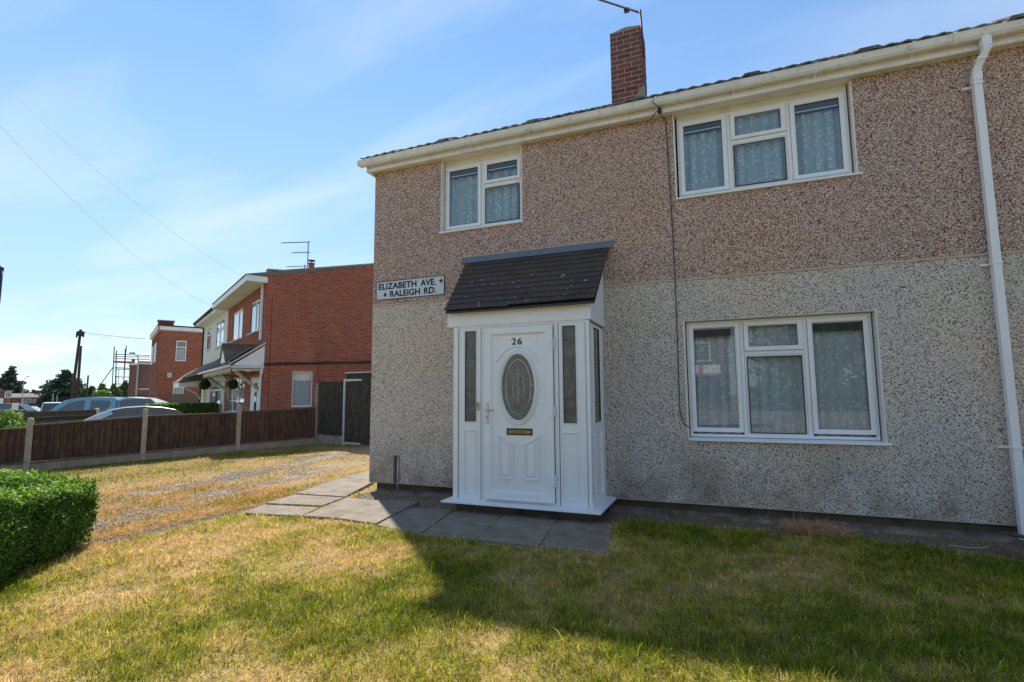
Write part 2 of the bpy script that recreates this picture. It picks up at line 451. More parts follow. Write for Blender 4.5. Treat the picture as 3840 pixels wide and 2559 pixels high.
class MB:
    def __init__(s): s.v = []; s.f = []
    def add(s, v, f):
        b = len(s.v); s.v += [tuple(map(float, p)) for p in v]; s.f += [tuple(b + i for i in q) for q in f]; return s
    def box(s, fr, u0, u1, n0, n1, z0, z1):
        v = [fr.p(u, n, z) for z in (z0, z1) for n in (n0, n1) for u in (u0, u1)]
        return s.add(v, [(0, 1, 3, 2), (4, 6, 7, 5), (0, 4, 5, 1), (2, 3, 7, 6), (0, 2, 6, 4), (1, 5, 7, 3)])
    def ring(s, fr, u0, u1, z0, z1, prof):      # rectangular frame with a moulded profile [(inset, n)...]
        loops = [[fr.p(u0 + t, n, z0 + t), fr.p(u1 - t, n, z0 + t), fr.p(u1 - t, n, z1 - t), fr.p(u0 + t, n, z1 - t)] for t, n in prof]
        return s.loft(loops)
    def loft(s, loops, closed=True, cap0=False, cap1=False):
        k = len(loops[0]); v = [p for l in loops for p in l]; f = []
        for i in range(len(loops) - 1):
            for j in range(k if closed else k - 1):
                a_, b_ = i * k + j, i * k + (j + 1) % k
                f.append((a_, b_, b_ + k, a_ + k))
        if cap0: f.append(tuple(range(k))[::-1])
        if cap1: f.append(tuple((len(loops) - 1) * k + j for j in range(k)))
        return s.add(v, f)
    def prism(s, fr, poly, n0, n1):             # polygon in (u, z), extruded along n
        return s.loft([[fr.p(u, n0, z) for u, z in poly], [fr.p(u, n1, z) for u, z in poly]], True, True, True)
    def prism_u(s, fr, poly, u0, u1):           # polygon in (n, z), extruded along u
        return s.loft([[fr.p(u0, n, z) for n, z in poly], [fr.p(u1, n, z) for n, z in poly]], True, True, True)
    def tube(s, pts, r, k=8, caps=True):
        pts = [np.array(p, float) for p in pts]
        rr = r if isinstance(r, (list, tuple)) else [r] * len(pts)
        loops = []
        for i, p in enumerate(pts):
            d = (pts[min(i + 1, len(pts) - 1)] - pts[max(i - 1, 0)]); d /= np.linalg.norm(d)
            h = np.array([0, 0, 1.0]) if abs(d[2]) < 0.9 else np.array([1.0, 0, 0])
            a_ = np.cross(d, h); a_ /= np.linalg.norm(a_); b_ = np.cross(d, a_)
            loops.append([p + rr[i] * (math.cos(2 * math.pi * j / k) * a_ + math.sin(2 * math.pi * j / k) * b_) for j in range(k)])
        return s.loft(loops, True, caps, caps)
    def build(s, name, mat, parent=None, world=None, smooth=False, bevel=0, label=None):
        me = bpy.data.meshes.new(name); me.from_pydata(s.v, [], s.f); me.update()
        me.materials.append(mat)
        if smooth:
            me.polygons.foreach_set('use_smooth', [True] * len(me.polygons))
        o = bpy.data.objects.new(name, me)
        link(o, parent, world)
        if bevel:
            b = o.modifiers.new('bevel', 'BEVEL'); b.width = bevel; b.segments = 2; b.limit_method = 'ANGLE'; b.angle_limit = R(40)
        if label: o['label'] = label
        return o
def fix(o):                                     # consistent outward normals
    import bmesh
    bm = bmesh.new(); bm.from_mesh(o.data); bmesh.ops.recalc_face_normals(bm, faces=bm.faces); bm.to_mesh(o.data); bm.free(); return o
def np_mesh(name, V, F, mat, parent=None, attr=None, smooth=False):
    """V (n,3); F (m,k) uniform faces; attr: dict name -> (n,3) colours per vertex"""
    me = bpy.data.meshes.new(name)
    V = np.ascontiguousarray(V, np.float32); F = np.ascontiguousarray(F, np.int32)
    mF, k = F.shape
    me.vertices.add(len(V)); me.vertices.foreach_set('co', V.ravel())
    me.loops.add(mF * k); me.loops.foreach_set('vertex_index', F.ravel())
    me.polygons.add(mF); me.polygons.foreach_set('loop_start', np.arange(0, mF * k, k, dtype=np.int32))
    if smooth: me.polygons.foreach_set('use_smooth', np.ones(mF, bool))
    me.update(calc_edges=True)
    if attr:
        for n_, A in attr.items():
            ca = me.color_attributes.new(n_, 'FLOAT_COLOR', 'POINT')
            c4 = np.ones((len(V), 4), np.float32); c4[:, :A.shape[1]] = A
            ca.data.foreach_set('color', c4.ravel())
    me.materials.append(mat)
    o = bpy.data.objects.new(name, me)
    return link(o, parent)
def noise2(x, y, s, seed):                      # value noise 0..1
    r_ = np.random.default_rng(seed); G = r_.random((128, 128))
    X, Y = x * s + 37.3, y * s + 51.7
    xi, yi = np.floor(X).astype(int), np.floor(Y).astype(int); fx, fy = X - xi, Y - yi
    fx = fx * fx * (3 - 2 * fx); fy = fy * fy * (3 - 2 * fy)
    g = lambda a_, b_: G[a_ % 128, b_ % 128]
    return (g(xi, yi) * (1 - fx) + g(xi + 1, yi) * fx) * (1 - fy) + (g(xi, yi + 1) * (1 - fx) + g(xi + 1, yi + 1) * fx) * fy
def fbm(x, y, s, seed, o=4):
    t = 0; a_ = 1; n_ = 0
    for i in range(o):
        t = t + a_ * noise2(x, y, s * 2 ** i, seed + i); n_ += a_; a_ *= 0.55
    return t / n_
def sstep(x, a_, b_):
    t = np.clip((x - a_) / (b_ - a_), 0, 1); return t * t * (3 - 2 * t)

# ------------------------------------------------------------------ materials
def new_mat(name):
    m_ = bpy.data.materials.new(name); m_.use_nodes = True
    t = m_.node_tree; b = t.nodes['Principled BSDF']
    return m_, t, b
def L(t, a_, b_): t.links.new(a_, b_)
def pos(t): return N(t, 'ShaderNodeNewGeometry').outputs['Position']
def noise(t, scale, detail=3, rough=0.5, vec=None):
    n = N(t, 'ShaderNodeTexNoise'); n.inputs['Scale'].default_value = scale; n.inputs['Detail'].default_value = detail
    n.inputs['Roughness'].default_value = rough
    L(t, vec if vec is not None else pos(t), n.inputs['Vector']); return n
def ramp(t, src, stops, const=False):
    r_ = N(t, 'ShaderNodeValToRGB')
    while len(r_.color_ramp.elements) < len(stops): r_.color_ramp.elements.new(0.5)
    for e_, (p_, c_) in zip(r_.color_ramp.elements, stops):
        e_.position = p_; e_.color = (c_[0], c_[1], c_[2], 1) if isinstance(c_, tuple) else (c_, c_, c_, 1)
    if const: r_.color_ramp.interpolation = 'CONSTANT'
    L(t, src, r_.inputs[0]); return r_.outputs[0]
def mixc_(t, f, a_, b_, mode='MIX'):
    n = N(t, 'ShaderNodeMix', data_type='RGBA', blend_type=mode)
    for key, v in (('Factor', f), ('A', a_), ('B', b_)):
        if isinstance(v, (int, float)): n.inputs[key].default_value = v
        elif isinstance(v, tuple): n.inputs[key].default_value = (*v, 1)
        else: L(t, v, n.inputs[key])
    return n.outputs['Result']
def bump(t, b, h, strength=0.5, dist=0.01):
    n = N(t, 'ShaderNodeBump'); n.inputs['Strength'].default_value = strength; n.inputs['Distance'].default_value = dist
    L(t, h, n.inputs['Height']); L(t, n.outputs[0], b.inputs['Normal'])
def simple(name, col, rough=0.6, var=0.12, vs=3.0, bs=0.0, bscale=40, metal=0.0, spec=0.5, dirt=None, ds=1.5, dl=(0.55, 0.75)):
    m_, t, b = new_mat(name)
    n = noise(t, vs, 5, 0.6)
    lo = tuple(c * (1 - var) for c in col); hi = tuple(min(1, c * (1 + var)) for c in col)
    c_ = ramp(t, n.outputs['Fac'], [(0.3, lo), (0.7, hi)])
    if dirt:
        d_ = ramp(t, noise(t, ds, 6, 0.65).outputs['Fac'], [(dl[0], 0.0), (dl[1], 1.0)])
        c_ = mixc_(t, d_, c_, dirt)
    L(t, c_, b.inputs['Base Color'])
    b.inputs['Roughness'].default_value = rough; b.inputs['Metallic'].default_value = metal
    b.inputs['Specular IOR Level'].default_value = spec
    if bs: bump(t, b, noise(t, bscale, 4, 0.6).outputs['Fac'], bs, 0.01)
    return m_
def brickmat(name, cols, bs=0.5, stain=None):
    m_, t, b = new_mat(name)
    g = N(t, 'ShaderNodeNewGeometry'); oi = N(t, 'ShaderNodeObjectInfo')
    s_ = N(t, 'ShaderNodeMath', operation='ADD'); L(t, g.outputs['Random Per Island'], s_.inputs[0]); L(t, oi.outputs['Random'], s_.inputs[1])
    f_ = N(t, 'ShaderNodeMath', operation='FRACT'); L(t, s_.outputs[0], f_.inputs[0])
    k = len(cols)
    c_ = ramp(t, f_.outputs[0], [(i / (k - 1), c) for i, c in enumerate(cols)])
    n = noise(t, 55, 4, 0.7)
    c_ = mixc_(t, 0.55, c_, ramp(t, n.outputs['Fac'], [(0.25, (0.55, 0.5, 0.5)), (0.75, (1.25, 1.2, 1.2))]), 'MULTIPLY')
    if stain:
        c_ = mixc_(t, ramp(t, noise(t, 0.9, 5, 0.65).outputs['Fac'], [(0.5, 0.0), (0.72, 0.55)]), c_, stain)
    L(t, c_, b.inputs['Base Color']); b.inputs['Roughness'].default_value = 0.88
    bump(t, b, n.outputs['Fac'], bs, 0.006)
    return m_
def pebble(name, stops, base, scale=78, stain_col=(0.2, 0.15, 0.08)):
    """roughcast: every stone a voronoi cell of its own colour, raised out of the mortar"""
    m_, t, b = new_mat(name)
    P = pos(t)
    nz = noise(t, 30, 2, 0.5)
    wv = N(t, 'ShaderNodeVectorMath', operation='MULTIPLY_ADD'); L(t, nz.outputs['Color'], wv.inputs[0]); wv.inputs[1].default_value = (0.012, 0.012, 0.012); L(t, P, wv.inputs[2])
    v = N(t, 'ShaderNodeTexVoronoi', voronoi_dimensions='3D', feature='F1'); v.inputs['Scale'].default_value = scale; v.inputs['Randomness'].default_value = 1.0
    L(t, wv.outputs[0], v.inputs['Vector'])
    sp = N(t, 'ShaderNodeSeparateColor'); L(t, v.outputs['Color'], sp.inputs[0])
    c_ = ramp(t, sp.outputs[0], stops, const=True)
    big = noise(t, 1.1, 4, 0.6).outputs['Fac']
    c_ = mixc_(t, ramp(t, big, [(0.35, 0.0), (0.7, 0.2)]), c_, base)
    # slow drift of hue over the wall, as in weathered roughcast
    drift = ramp(t, noise(t, 0.45, 2, 0.5).outputs['Fac'], [(0.3, (0.92, 0.95, 1.0)), (0.5, (1.0, 1.0, 1.0)), (0.7, (1.08, 1.0, 0.9))])
    c_ = mixc_(t, 1.0, c_, drift, 'MULTIPLY')
    # moss and splash stains, strongest low on the wall
    sx = N(t, 'ShaderNodeSeparateXYZ'); L(t, P, sx.inputs[0])
    mr = N(t, 'ShaderNodeMapRange'); mr.inputs['From Min'].default_value = 0.95; mr.inputs['From Max'].default_value = 0.1; L(t, sx.outputs['Z'], mr.inputs['Value'])
    st = ramp(t, noise(t, 1.6, 5, 0.7).outputs['Fac'], [(0.42, 0.0), (0.68, 1.0)])
    mm = N(t, 'ShaderNodeMath', operation='MULTIPLY'); L(t, mr.outputs[0], mm.inputs[0]); L(t, st, mm.inputs[1])
    m3 = N(t, 'ShaderNodeMath', operation='MULTIPLY'); L(t, mm.outputs[0], m3.inputs[0]); m3.inputs[1].default_value = 0.85
    c_ = mixc_(t, m3.outputs[0], c_, stain_col)
    L(t, c_, b.inputs['Base Color']); b.inputs['Roughness'].default_value = 0.85; b.inputs['Specular IOR Level'].default_value = 0.35
    inv = N(t, 'ShaderNodeMath', operation='SUBTRACT'); inv.inputs[0].default_value = 1.0; L(t, v.outputs['Distance'], inv.inputs[1])
    ad = N(t, 'ShaderNodeMath', operation='ADD'); L(t, inv.outputs[0], ad.inputs[0]); L(t, noise(t, 45, 3).outputs['Fac'], ad.inputs[1])
    bump(t, b, ad.outputs[0], 0.9, 0.012)
    return m_
def glass(name, ior=1.55, tint=(0.93, 0.97, 0.97), rough=0.0, obscure=None):
    m_, t, b = new_mat(name)
    t.nodes.remove(b)
    o_ = t.nodes['Material Output']
    tr = N(t, 'ShaderNodeBsdfTransparent'); tr.inputs[0].default_value = (*tint, 1)
    gl = N(t, 'ShaderNodeBsdfGlossy'); gl.inputs['Roughness'].default_value = rough; gl.inputs[0].default_value = (1, 1, 1, 1)
    fr = N(t, 'ShaderNodeFresnel'); gb = N(t, 'ShaderNodeNewGeometry'); mi = N(t, 'ShaderNodeMapRange'); mi.inputs['To Min'].default_value = ior; mi.inputs['To Max'].default_value = 1 / ior
    L(t, gb.outputs['Backfacing'], mi.inputs['Value']); L(t, mi.outputs[0], fr.inputs[0])      # same reflectance from both sides
    mx = N(t, 'ShaderNodeMixShader'); L(t, fr.outputs[0], mx.inputs[0])
    first = tr.outputs[0]
    nb = N(t, 'ShaderNodeBump'); nb.inputs['Strength'].default_value = 0.03 if not obscure else 0.55; nb.inputs['Distance'].default_value = 0.004
    L(t, noise(t, 1.7 if not obscure else 38, 1.5 if not obscure else 4).outputs['Fac'], nb.inputs['Height']); L(t, nb.outputs[0], gl.inputs['Normal'])
    if obscure:
        df = N(t, 'ShaderNodeBsdfDiffuse')
        c_ = ramp(t, noise(t, 9, 5, 0.6).outputs['Fac'], [(0.3, obscure[0]), (0.7, obscure[1])]); L(t, c_, df.inputs[0])
        m0 = N(t, 'ShaderNodeMixShader'); m0.inputs[0].default_value = 0.8; L(t, tr.outputs[0], m0.inputs[1]); L(t, df.outputs[0], m0.inputs[2]); first = m0.outputs[0]
    L(t, first, mx.inputs[1]); L(t, gl.outputs[0], mx.inputs[2]); L(t, mx.outputs[0], o_.inputs[0])
    return m_
def leafmat(name, c0, c1, c2, trans=0.35, rough=0.45):
    m_, t, b = new_mat(name)
    g = N(t, 'ShaderNodeNewGeometry')
    c_ = ramp(t, g.outputs['Random Per Island'], [(0.0, c0), (0.55, c1), (1.0, c2)])
    L(t, c_, b.inputs['Base Color']); b.inputs['Roughness'].default_value = rough
    tl = N(t, 'ShaderNodeBsdfTranslucent'); L(t, mixc_(t, 1.0, c_, (1.1, 1.25, 0.6), 'MULTIPLY'), tl.inputs[0])
    mx = N(t, 'ShaderNodeMixShader'); mx.inputs[0].default_value = trans
    L(t, b.outputs[0], mx.inputs[1]); L(t, tl.outputs[0], mx.inputs[2]); L(t, mx.outputs[0], t.nodes['Material Output'].inputs[0])
    return m_
def attrmat(name, attr='tone', rough=0.9, trans=0.0, bs=0.0, bscale=60, dist=0.01, detail_mul=None):
    m_, t, b = new_mat(name)
    an = N(t, 'ShaderNodeAttribute'); an.attribute_name = attr
    c_ = an.outputs['Color']
    if detail_mul:
        c_ = mixc_(t, 1.0, c_, ramp(t, noise(t, detail_mul, 4, 0.7).outputs['Fac'], [(0.25, (0.5, 0.5, 0.5)), (0.75, (1.45, 1.45, 1.45))]), 'MULTIPLY')
    L(t, c_, b.inputs['Base Color']); b.inputs['Roughness'].default_value = rough; b.inputs['Specular IOR Level'].default_value = 0.25
    if bs: bump(t, b, noise(t, bscale, 5, 0.7).outputs['Fac'], bs, dist)
    if trans:
        tl = N(t, 'ShaderNodeBsdfTranslucent'); L(t, c_, tl.inputs[0])
        mx = N(t, 'ShaderNodeMixShader'); mx.inputs[0].default_value = trans
        L(t, b.outputs[0], mx.inputs[1]); L(t, tl.outputs[0], mx.inputs[2]); L(t, mx.outputs[0], t.nodes['Material Output'].inputs[0])
    return m_
def curtainmat(name, c_lo=(0.5, 0.55, 0.58), c_hi=(0.82, 0.86, 0.88)):
    m_, t, b = new_mat(name)
    P = pos(t)
    v = N(t, 'ShaderNodeTexVoronoi', feature='F1'); v.inputs['Scale'].default_value = 17; v.inputs['Randomness'].default_value = 0.75
    L(t, P, v.inputs['Vector'])
    v2 = N(t, 'ShaderNodeTexVoronoi', feature='F1'); v2.inputs['Scale'].default_value = 75; L(t, P, v2.inputs['Vector'])
    a1 = ramp(t, v.outputs['Distance'], [(0.28, 1.0), (0.42, 0.0)]); a2 = ramp(t, v2.outputs['Distance'], [(0.25, 1.0), (0.5, 0.2)])
    mu = N(t, 'ShaderNodeMath', operation='MULTIPLY'); L(t, a1, mu.inputs[0]); L(t, a2, mu.inputs[1])
    c_ = mixc_(t, mu.outputs[0], c_lo, c_hi)
    L(t, c_, b.inputs['Base Color']); b.inputs['Roughness'].default_value = 0.9
    tl = N(t, 'ShaderNodeBsdfTranslucent'); L(t, c_, tl.inputs[0])
    mx = N(t, 'ShaderNodeMixShader'); mx.inputs[0].default_value = 0.3; L(t, b.outputs[0], mx.inputs[1]); L(t, tl.outputs[0], mx.inputs[2])
    tr = N(t, 'ShaderNodeBsdfTransparent'); m4 = N(t, 'ShaderNodeMixShader')
    al = N(t, 'ShaderNodeMapRange'); al.inputs['To Min'].default_value = 0.62; al.inputs['To Max'].default_value = 1.0; L(t, mu.outputs[0], al.inputs['Value'])
    L(t, al.outputs[0], m4.inputs[0]); L(t, tr.outputs[0], m4.inputs[1]); L(t, mx.outputs[0], m4.inputs[2]); L(t, m4.outputs[0], t.nodes['Material Output'].inputs[0])
    return m_

M = {}
M['upvc'] = simple('white_upvc', (0.82, 0.82, 0.82), 0.35, 0.03, 2, dirt=(0.45, 0.45, 0.4), ds=4.5, dl=(0.62, 0.95))
M['upvc_cream'] = simple('aged_upvc', (0.76, 0.72, 0.66), 0.4, 0.06, 3, dirt=(0.48, 0.44, 0.35), ds=5, dl=(0.5, 0.85))
M['gutter'] = simple('gutter_upvc', (0.74, 0.73, 0.7), 0.4, 0.06, 6, dirt=(0.2, 0.2, 0.17), ds=14, dl=(0.55, 0.85))
M['peb_up'] = pebble('pebbledash_red', [(0.0, (0.06, 0.028, 0.022)), (0.21, (0.3, 0.10, 0.07)), (0.38, (0.58, 0.36, 0.27)), (0.57, (0.81, 0.6, 0.48)), (0.84, (0.94, 0.8, 0.69))], (0.6, 0.43, 0.35), 128)
M['peb_lo'] = pebble('pebbledash_grey', [(0.0, (0.035, 0.03, 0.028)), (0.16, (0.34, 0.26, 0.21)), (0.26, (0.74, 0.63, 0.53)), (0.52, (0.87, 0.76, 0.65)), (0.82, (0.94, 0.84, 0.74))], (0.8, 0.69, 0.58), 128)
M['bead'] = simple('bead_strip', (0.5, 0.42, 0.3), 0.6)
M['plinth'] = simple('dark_plinth', (0.09, 0.065, 0.045), 0.85, 0.5, 5, 0.5, 20, dirt=(0.1, 0.08, 0.05))
M['conc'] = simple('concrete', (0.3, 0.26, 0.2), 0.9, 0.25, 6, 0.4, 90, dirt=(0.16, 0.14, 0.09), ds=3)
M['post'] = simple('concrete_post', (0.40, 0.335, 0.26), 0.9, 0.2, 9, 0.5, 120, dirt=(0.2, 0.17, 0.12), ds=6)
M['slab'] = simple('paving_slab', (0.21, 0.17, 0.125), 0.9, 0.3, 5, 0.45, 110, dirt=(0.23, 0.2, 0.155), ds=14, dl=(0.6, 0.72))
M['soil'] = simple('soil', (0.17, 0.12, 0.08), 0.95, 0.5, 12, 0.9, 60)
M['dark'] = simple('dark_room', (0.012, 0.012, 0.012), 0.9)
M['black'] = simple('black_plastic', (0.02, 0.02, 0.022), 0.45)
M['roof'] = brickmat('roof_tile_brown', [(0.12, 0.1, 0.08), (0.2, 0.14, 0.11), (0.13, 0.125, 0.085), (0.25, 0.2, 0.16)], 0.8, stain=(0.12, 0.13, 0.06))
M['ptile'] = brickmat('porch_tile', [(0.05, 0.038, 0.034), (0.085, 0.058, 0.05), (0.07, 0.056, 0.042), (0.055, 0.055, 0.052), (0.095, 0.058, 0.05)], 0.4, stain=(0.09, 0.08, 0.035))
M['lead'] = simple('lead', (0.15, 0.17, 0.2), 0.5, 0.15, 12, 0.2, 30, metal=0.3)
M['brick'] = brickmat('red_brick', [(0.26, 0.068, 0.04), (0.36, 0.10, 0.055), (0.3, 0.08, 0.05), (0.42, 0.13, 0.07), (0.23, 0.068, 0.048)], 0.5, stain=(0.2, 0.1, 0.07))
M['brick2'] = brickmat('dark_red_brick', [(0.16, 0.04, 0.03), (0.25, 0.066, 0.045), (0.2, 0.052, 0.038)], 0.5)
M['chbrick'] = brickmat('chimney_brick', [(0.17, 0.055, 0.045), (0.24, 0.08, 0.06), (0.12, 0.05, 0.045), (0.2, 0.09, 0.075)], 0.7, stain=(0.1, 0.085, 0.06))
M['mortar'] = simple('mortar', (0.5, 0.25, 0.17), 0.95, 0.2, 10)
M['chmortar'] = simple('chimney_mortar', (0.5, 0.34, 0.27), 0.95, 0.25, 14)
M['farbrick'] = simple('far_brick', (0.2, 0.1, 0.085), 0.9, 0.2, 2)
M['glass'] = glass('window_glass', 1.5, (0.97, 0.99, 0.99))
M['glass_ob'] = glass('obscured_glass', 1.45, obscure=((0.06, 0.06, 0.052), (0.21, 0.19, 0.155)))
M['glass_oval'] = glass('leaded_glass', 1.5, obscure=((0.1, 0.1, 0.085), (0.24, 0.21, 0.17)))
M['carglass'] = glass('car_glass', 1.6, (0.35, 0.45, 0.47))
M['tint'] = simple('tinted_glass', (0.07, 0.1, 0.12), 0.05, 0.1, 2, spec=0.7)
M['curtain'] = curtainmat('lace_curtain', (0.86, 0.93, 0.96), (1.0, 1.0, 1.0))
M['curtain_up'] = curtainmat('lace_curtain_upstairs', (0.7, 0.88, 0.97), (1.0, 1.0, 1.0))
M['curtain_blue'] = curtainmat('blue_net_curtain', (0.42, 0.66, 0.85), (0.6, 0.8, 0.95))
M['blind'] = simple('white_blind', (0.62, 0.62, 0.6), 0.8)
def woodmat(name, cols, streak):
    m_, t, b = new_mat(name)
    g = N(t, 'ShaderNodeObjectInfo'); k = len(cols)
    c_ = ramp(t, g.outputs['Random'], [(i / (k - 1), c) for i, c in enumerate(cols)])
    wz = N(t, 'ShaderNodeVectorMath', operation='MULTIPLY'); L(t, pos(t), wz.inputs[0]); wz.inputs[1].default_value = (1, 1, 0.09)
    n = noise(t, 42, 5, 0.65, wz.outputs[0]).outputs['Fac']
    c_ = mixc_(t, ramp(t, n, [(0.46, 0.0), (0.68, 0.8)]), c_, streak)
    c_ = mixc_(t, 1.0, c_, ramp(t, noise(t, 5, 4, 0.6).outputs['Fac'], [(0.3, (0.7, 0.7, 0.7)), (0.7, (1.25, 1.2, 1.15))]), 'MULTIPLY')
    L(t, c_, b.inputs['Base Color']); b.inputs['Roughness'].default_value = 0.85; bump(t, b, n, 0.6, 0.01)
    return m_
M['wood'] = woodmat('brown_fence_wood', [(0.045, 0.022, 0.015), (0.075, 0.036, 0.022), (0.055, 0.03, 0.022), (0.095, 0.05, 0.03), (0.04, 0.02, 0.02)], (0.15, 0.095, 0.06))
M['wood_grey'] = simple('weathered_wood', (0.13, 0.1, 0.075), 0.9, 0.35, 12, 0.5, 40)
M['wood_old'] = woodmat('dark_green_black_wood', [(0.02, 0.019, 0.013), (0.035, 0.032, 0.02), (0.028, 0.022, 0.016), (0.05, 0.045, 0.03)], (0.11, 0.1, 0.07))
M['galv'] = simple('galvanised', (0.5, 0.52, 0.52), 0.5, 0.1, 10, metal=0.3)
M['white'] = simple('white_paint', (0.76, 0.77, 0.76), 0.5, 0.05, 4, dirt=(0.42, 0.4, 0.33), ds=6, dl=(0.6, 0.9))
M['cream'] = simple('cream_render', (0.66, 0.66, 0.57), 0.85, 0.07, 2, 0.3, 60, dirt=(0.42, 0.41, 0.33), ds=2, dl=(0.55, 0.85))
M['timber'] = simple('painted_timber', (0.52, 0.46, 0.36), 0.7, 0.15, 6, dirt=(0.3, 0.26, 0.18), ds=8)
M['signw'] = simple('sign_white', (0.58, 0.62, 0.65), 0.4, 0.05, 8, dirt=(0.3, 0.3, 0.28), ds=9, dl=(0.62, 0.9))
M['ink'] = simple('sign_black', (0.018, 0.024, 0.028), 0.5, 0.2, 20)
M['grey_num'] = simple('grey_numerals', (0.1, 0.105, 0.11), 0.35, 0.1, metal=0.5)
M['chrome'] = simple('chrome', (0.5, 0.48, 0.45), 0.25, 0.1, 30, metal=0.9)
M['brass'] = simple('brass', (0.24, 0.2, 0.08), 0.3, 0.3, 60, metal=0.9)
M['rust'] = simple('rusty_metal', (0.12, 0.06, 0.045), 0.7, 0.4, 20, metal=0.4)
M['alu'] = simple('aerial_metal', (0.28, 0.29, 0.3), 0.45, 0.1, metal=0.7)
M['pole'] = simple('tarred_pole', (0.05, 0.035, 0.028), 0.85, 0.3, 6)
M['leaf'] = leafmat('privet_leaf', (0.025, 0.075, 0.012), (0.075, 0.175, 0.02), (0.2, 0.34, 0.035), 0.45, 0.6)
M['leaf_y'] = leafmat('bright_leaf', (0.05, 0.12, 0.01), (0.13, 0.24, 0.02), (0.22, 0.34, 0.04), 0.4)
M['leaf_d'] = leafmat('box_leaf', (0.012, 0.03, 0.01), (0.025, 0.06, 0.014), (0.05, 0.1, 0.02), 0.2)
M['leaf_far'] = leafmat('conifer_leaf', (0.03, 0.055, 0.038), (0.05, 0.085, 0.052), (0.08, 0.12, 0.068), 0.2, 0.8)
M['leaf_mid'] = leafmat('far_tree_leaf', (0.045, 0.075, 0.025), (0.08, 0.12, 0.035), (0.13, 0.17, 0.05), 0.3, 0.8)
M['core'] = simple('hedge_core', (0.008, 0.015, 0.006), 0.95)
M['bark'] = simple('bark', (0.07, 0.055, 0.04), 0.9, 0.3, 8, 0.5, 20)
M['blade'] = attrmat('grass_blade', 'tone', 0.75, 0.45)
M['ground'] = attrmat('ground_cover', 'tone', 0.95, 0.0, 0.8, 45, 0.012, 60)
M['stone'] = brickmat('gravel_stone', [(0.32, 0.27, 0.21), (0.44, 0.38, 0.3), (0.18, 0.15, 0.115), (0.6, 0.53, 0.43), (0.34, 0.26, 0.19)], 0.3)
M['straw'] = brickmat('dry_stalk', [(0.5, 0.25, 0.12), (0.66, 0.4, 0.2), (0.42, 0.2, 0.1)], 0.2)
M['asphalt'] = simple('asphalt', (0.16, 0.155, 0.145), 0.9, 0.12, 2, 0.3, 80)
M['pave'] = simple('pavement', (0.26, 0.25, 0.235), 0.9, 0.12, 2, 0.3, 60)
M['kerb'] = simple('kerb', (0.33, 0.32, 0.3), 0.9, 0.1)
M['paint_blue'] = simple('blue_car_paint', (0.16, 0.34, 0.48), 0.22, 0.03, spec=0.6)
M['paint_silver'] = simple('silver_car_paint', (0.42, 0.5, 0.54), 0.25, 0.03, metal=0.35)
M['paint_grey'] = simple('bronze_grey_roof', (0.12, 0.105, 0.09), 0.3, 0.1, metal=0.3)
M['paint_white'] = simple('white_car_paint', (0.72, 0.74, 0.76), 0.25, 0.03)
M['paint_dark'] = simple('dark_car_paint', (0.03, 0.04, 0.06), 0.25, 0.05)
M['tyre'] = simple('tyre', (0.02, 0.02, 0.02), 0.85)
M['lamp_red'] = simple('red_lens', (0.35, 0.02, 0.02), 0.3)
M['lens'] = simple('clear_lens', (0.6, 0.62, 0.65), 0.15)
M['terracotta'] = simple('terracotta', (0.3, 0.11, 0.065), 0.8)
M['blue'] = simple('blue_paint', (0.012, 0.02, 0.09), 0.5)
M['lampgrey'] = simple('lamp_post_grey', (0.36, 0.39, 0.37), 0.6)
M['roof_far'] = simple('far_roof', (0.17, 0.14, 0.115), 0.9, 0.2, 2)
M['red_flag'] = simple('red_cloth', (0.5, 0.05, 0.035), 0.8)
# ================================================================== THE GROUND
NO = np.array([-13.143, 12.016])                # front corner of the neighbouring brick house
NU = np.array([-0.8648, 0.5021])                # along its street front, away from us
NV = np.array([0.5021, 0.8648])                 # along its gable, away from the street
def uv(x, y):
    return (x - NO[0]) * NU[0] + (y - NO[1]) * NU[1], (x - NO[0]) * NV[0] + (y - NO[1]) * NV[1]
def zg(x, y):
    u, v = uv(x, y)
    B = sstep(u, -9.0, -3.0)
    z = B * (0.035 * np.clip(v, -6, 3) + 0.04)
    z = z - 0.027 * np.clip(u + 1.5, 0, 168)
    z = z - 0.02 * np.clip(-v - 8, 0, 12) * (1 - B * 0)
    return z
def zgf(x, y): return float(zg(np.array(float(x)), np.array(float(y))))

# one big sheet to the horizon
g1 = np.sinh(np.linspace(-6.2, 6.2, 150)) / np.sinh(6.2) * 900
XX, YY = np.meshgrid(g1 - 6, g1 + 6)
ZZ = zg(XX, YY) - 0.03
n = len(g1)
V = np.stack([XX.ravel(), YY.ravel(), ZZ.ravel()], 1)
ii, jj = np.meshgrid(np.arange(n - 1), np.arange(n - 1)); q = (jj * n + ii).ravel()
F = np.stack([q, q + 1, q + 1 + n, q + n], 1)
t_ = fbm(V[:, 0], V[:, 1], 0.08, 5)[:, None]
tone = np.array([0.20, 0.19, 0.08]) * (1 - t_) + np.array([0.36, 0.29, 0.15]) * t_
tag(np_mesh('ground', V, F, M['ground'], attr={'tone': tone}, smooth=True), kind='structure')

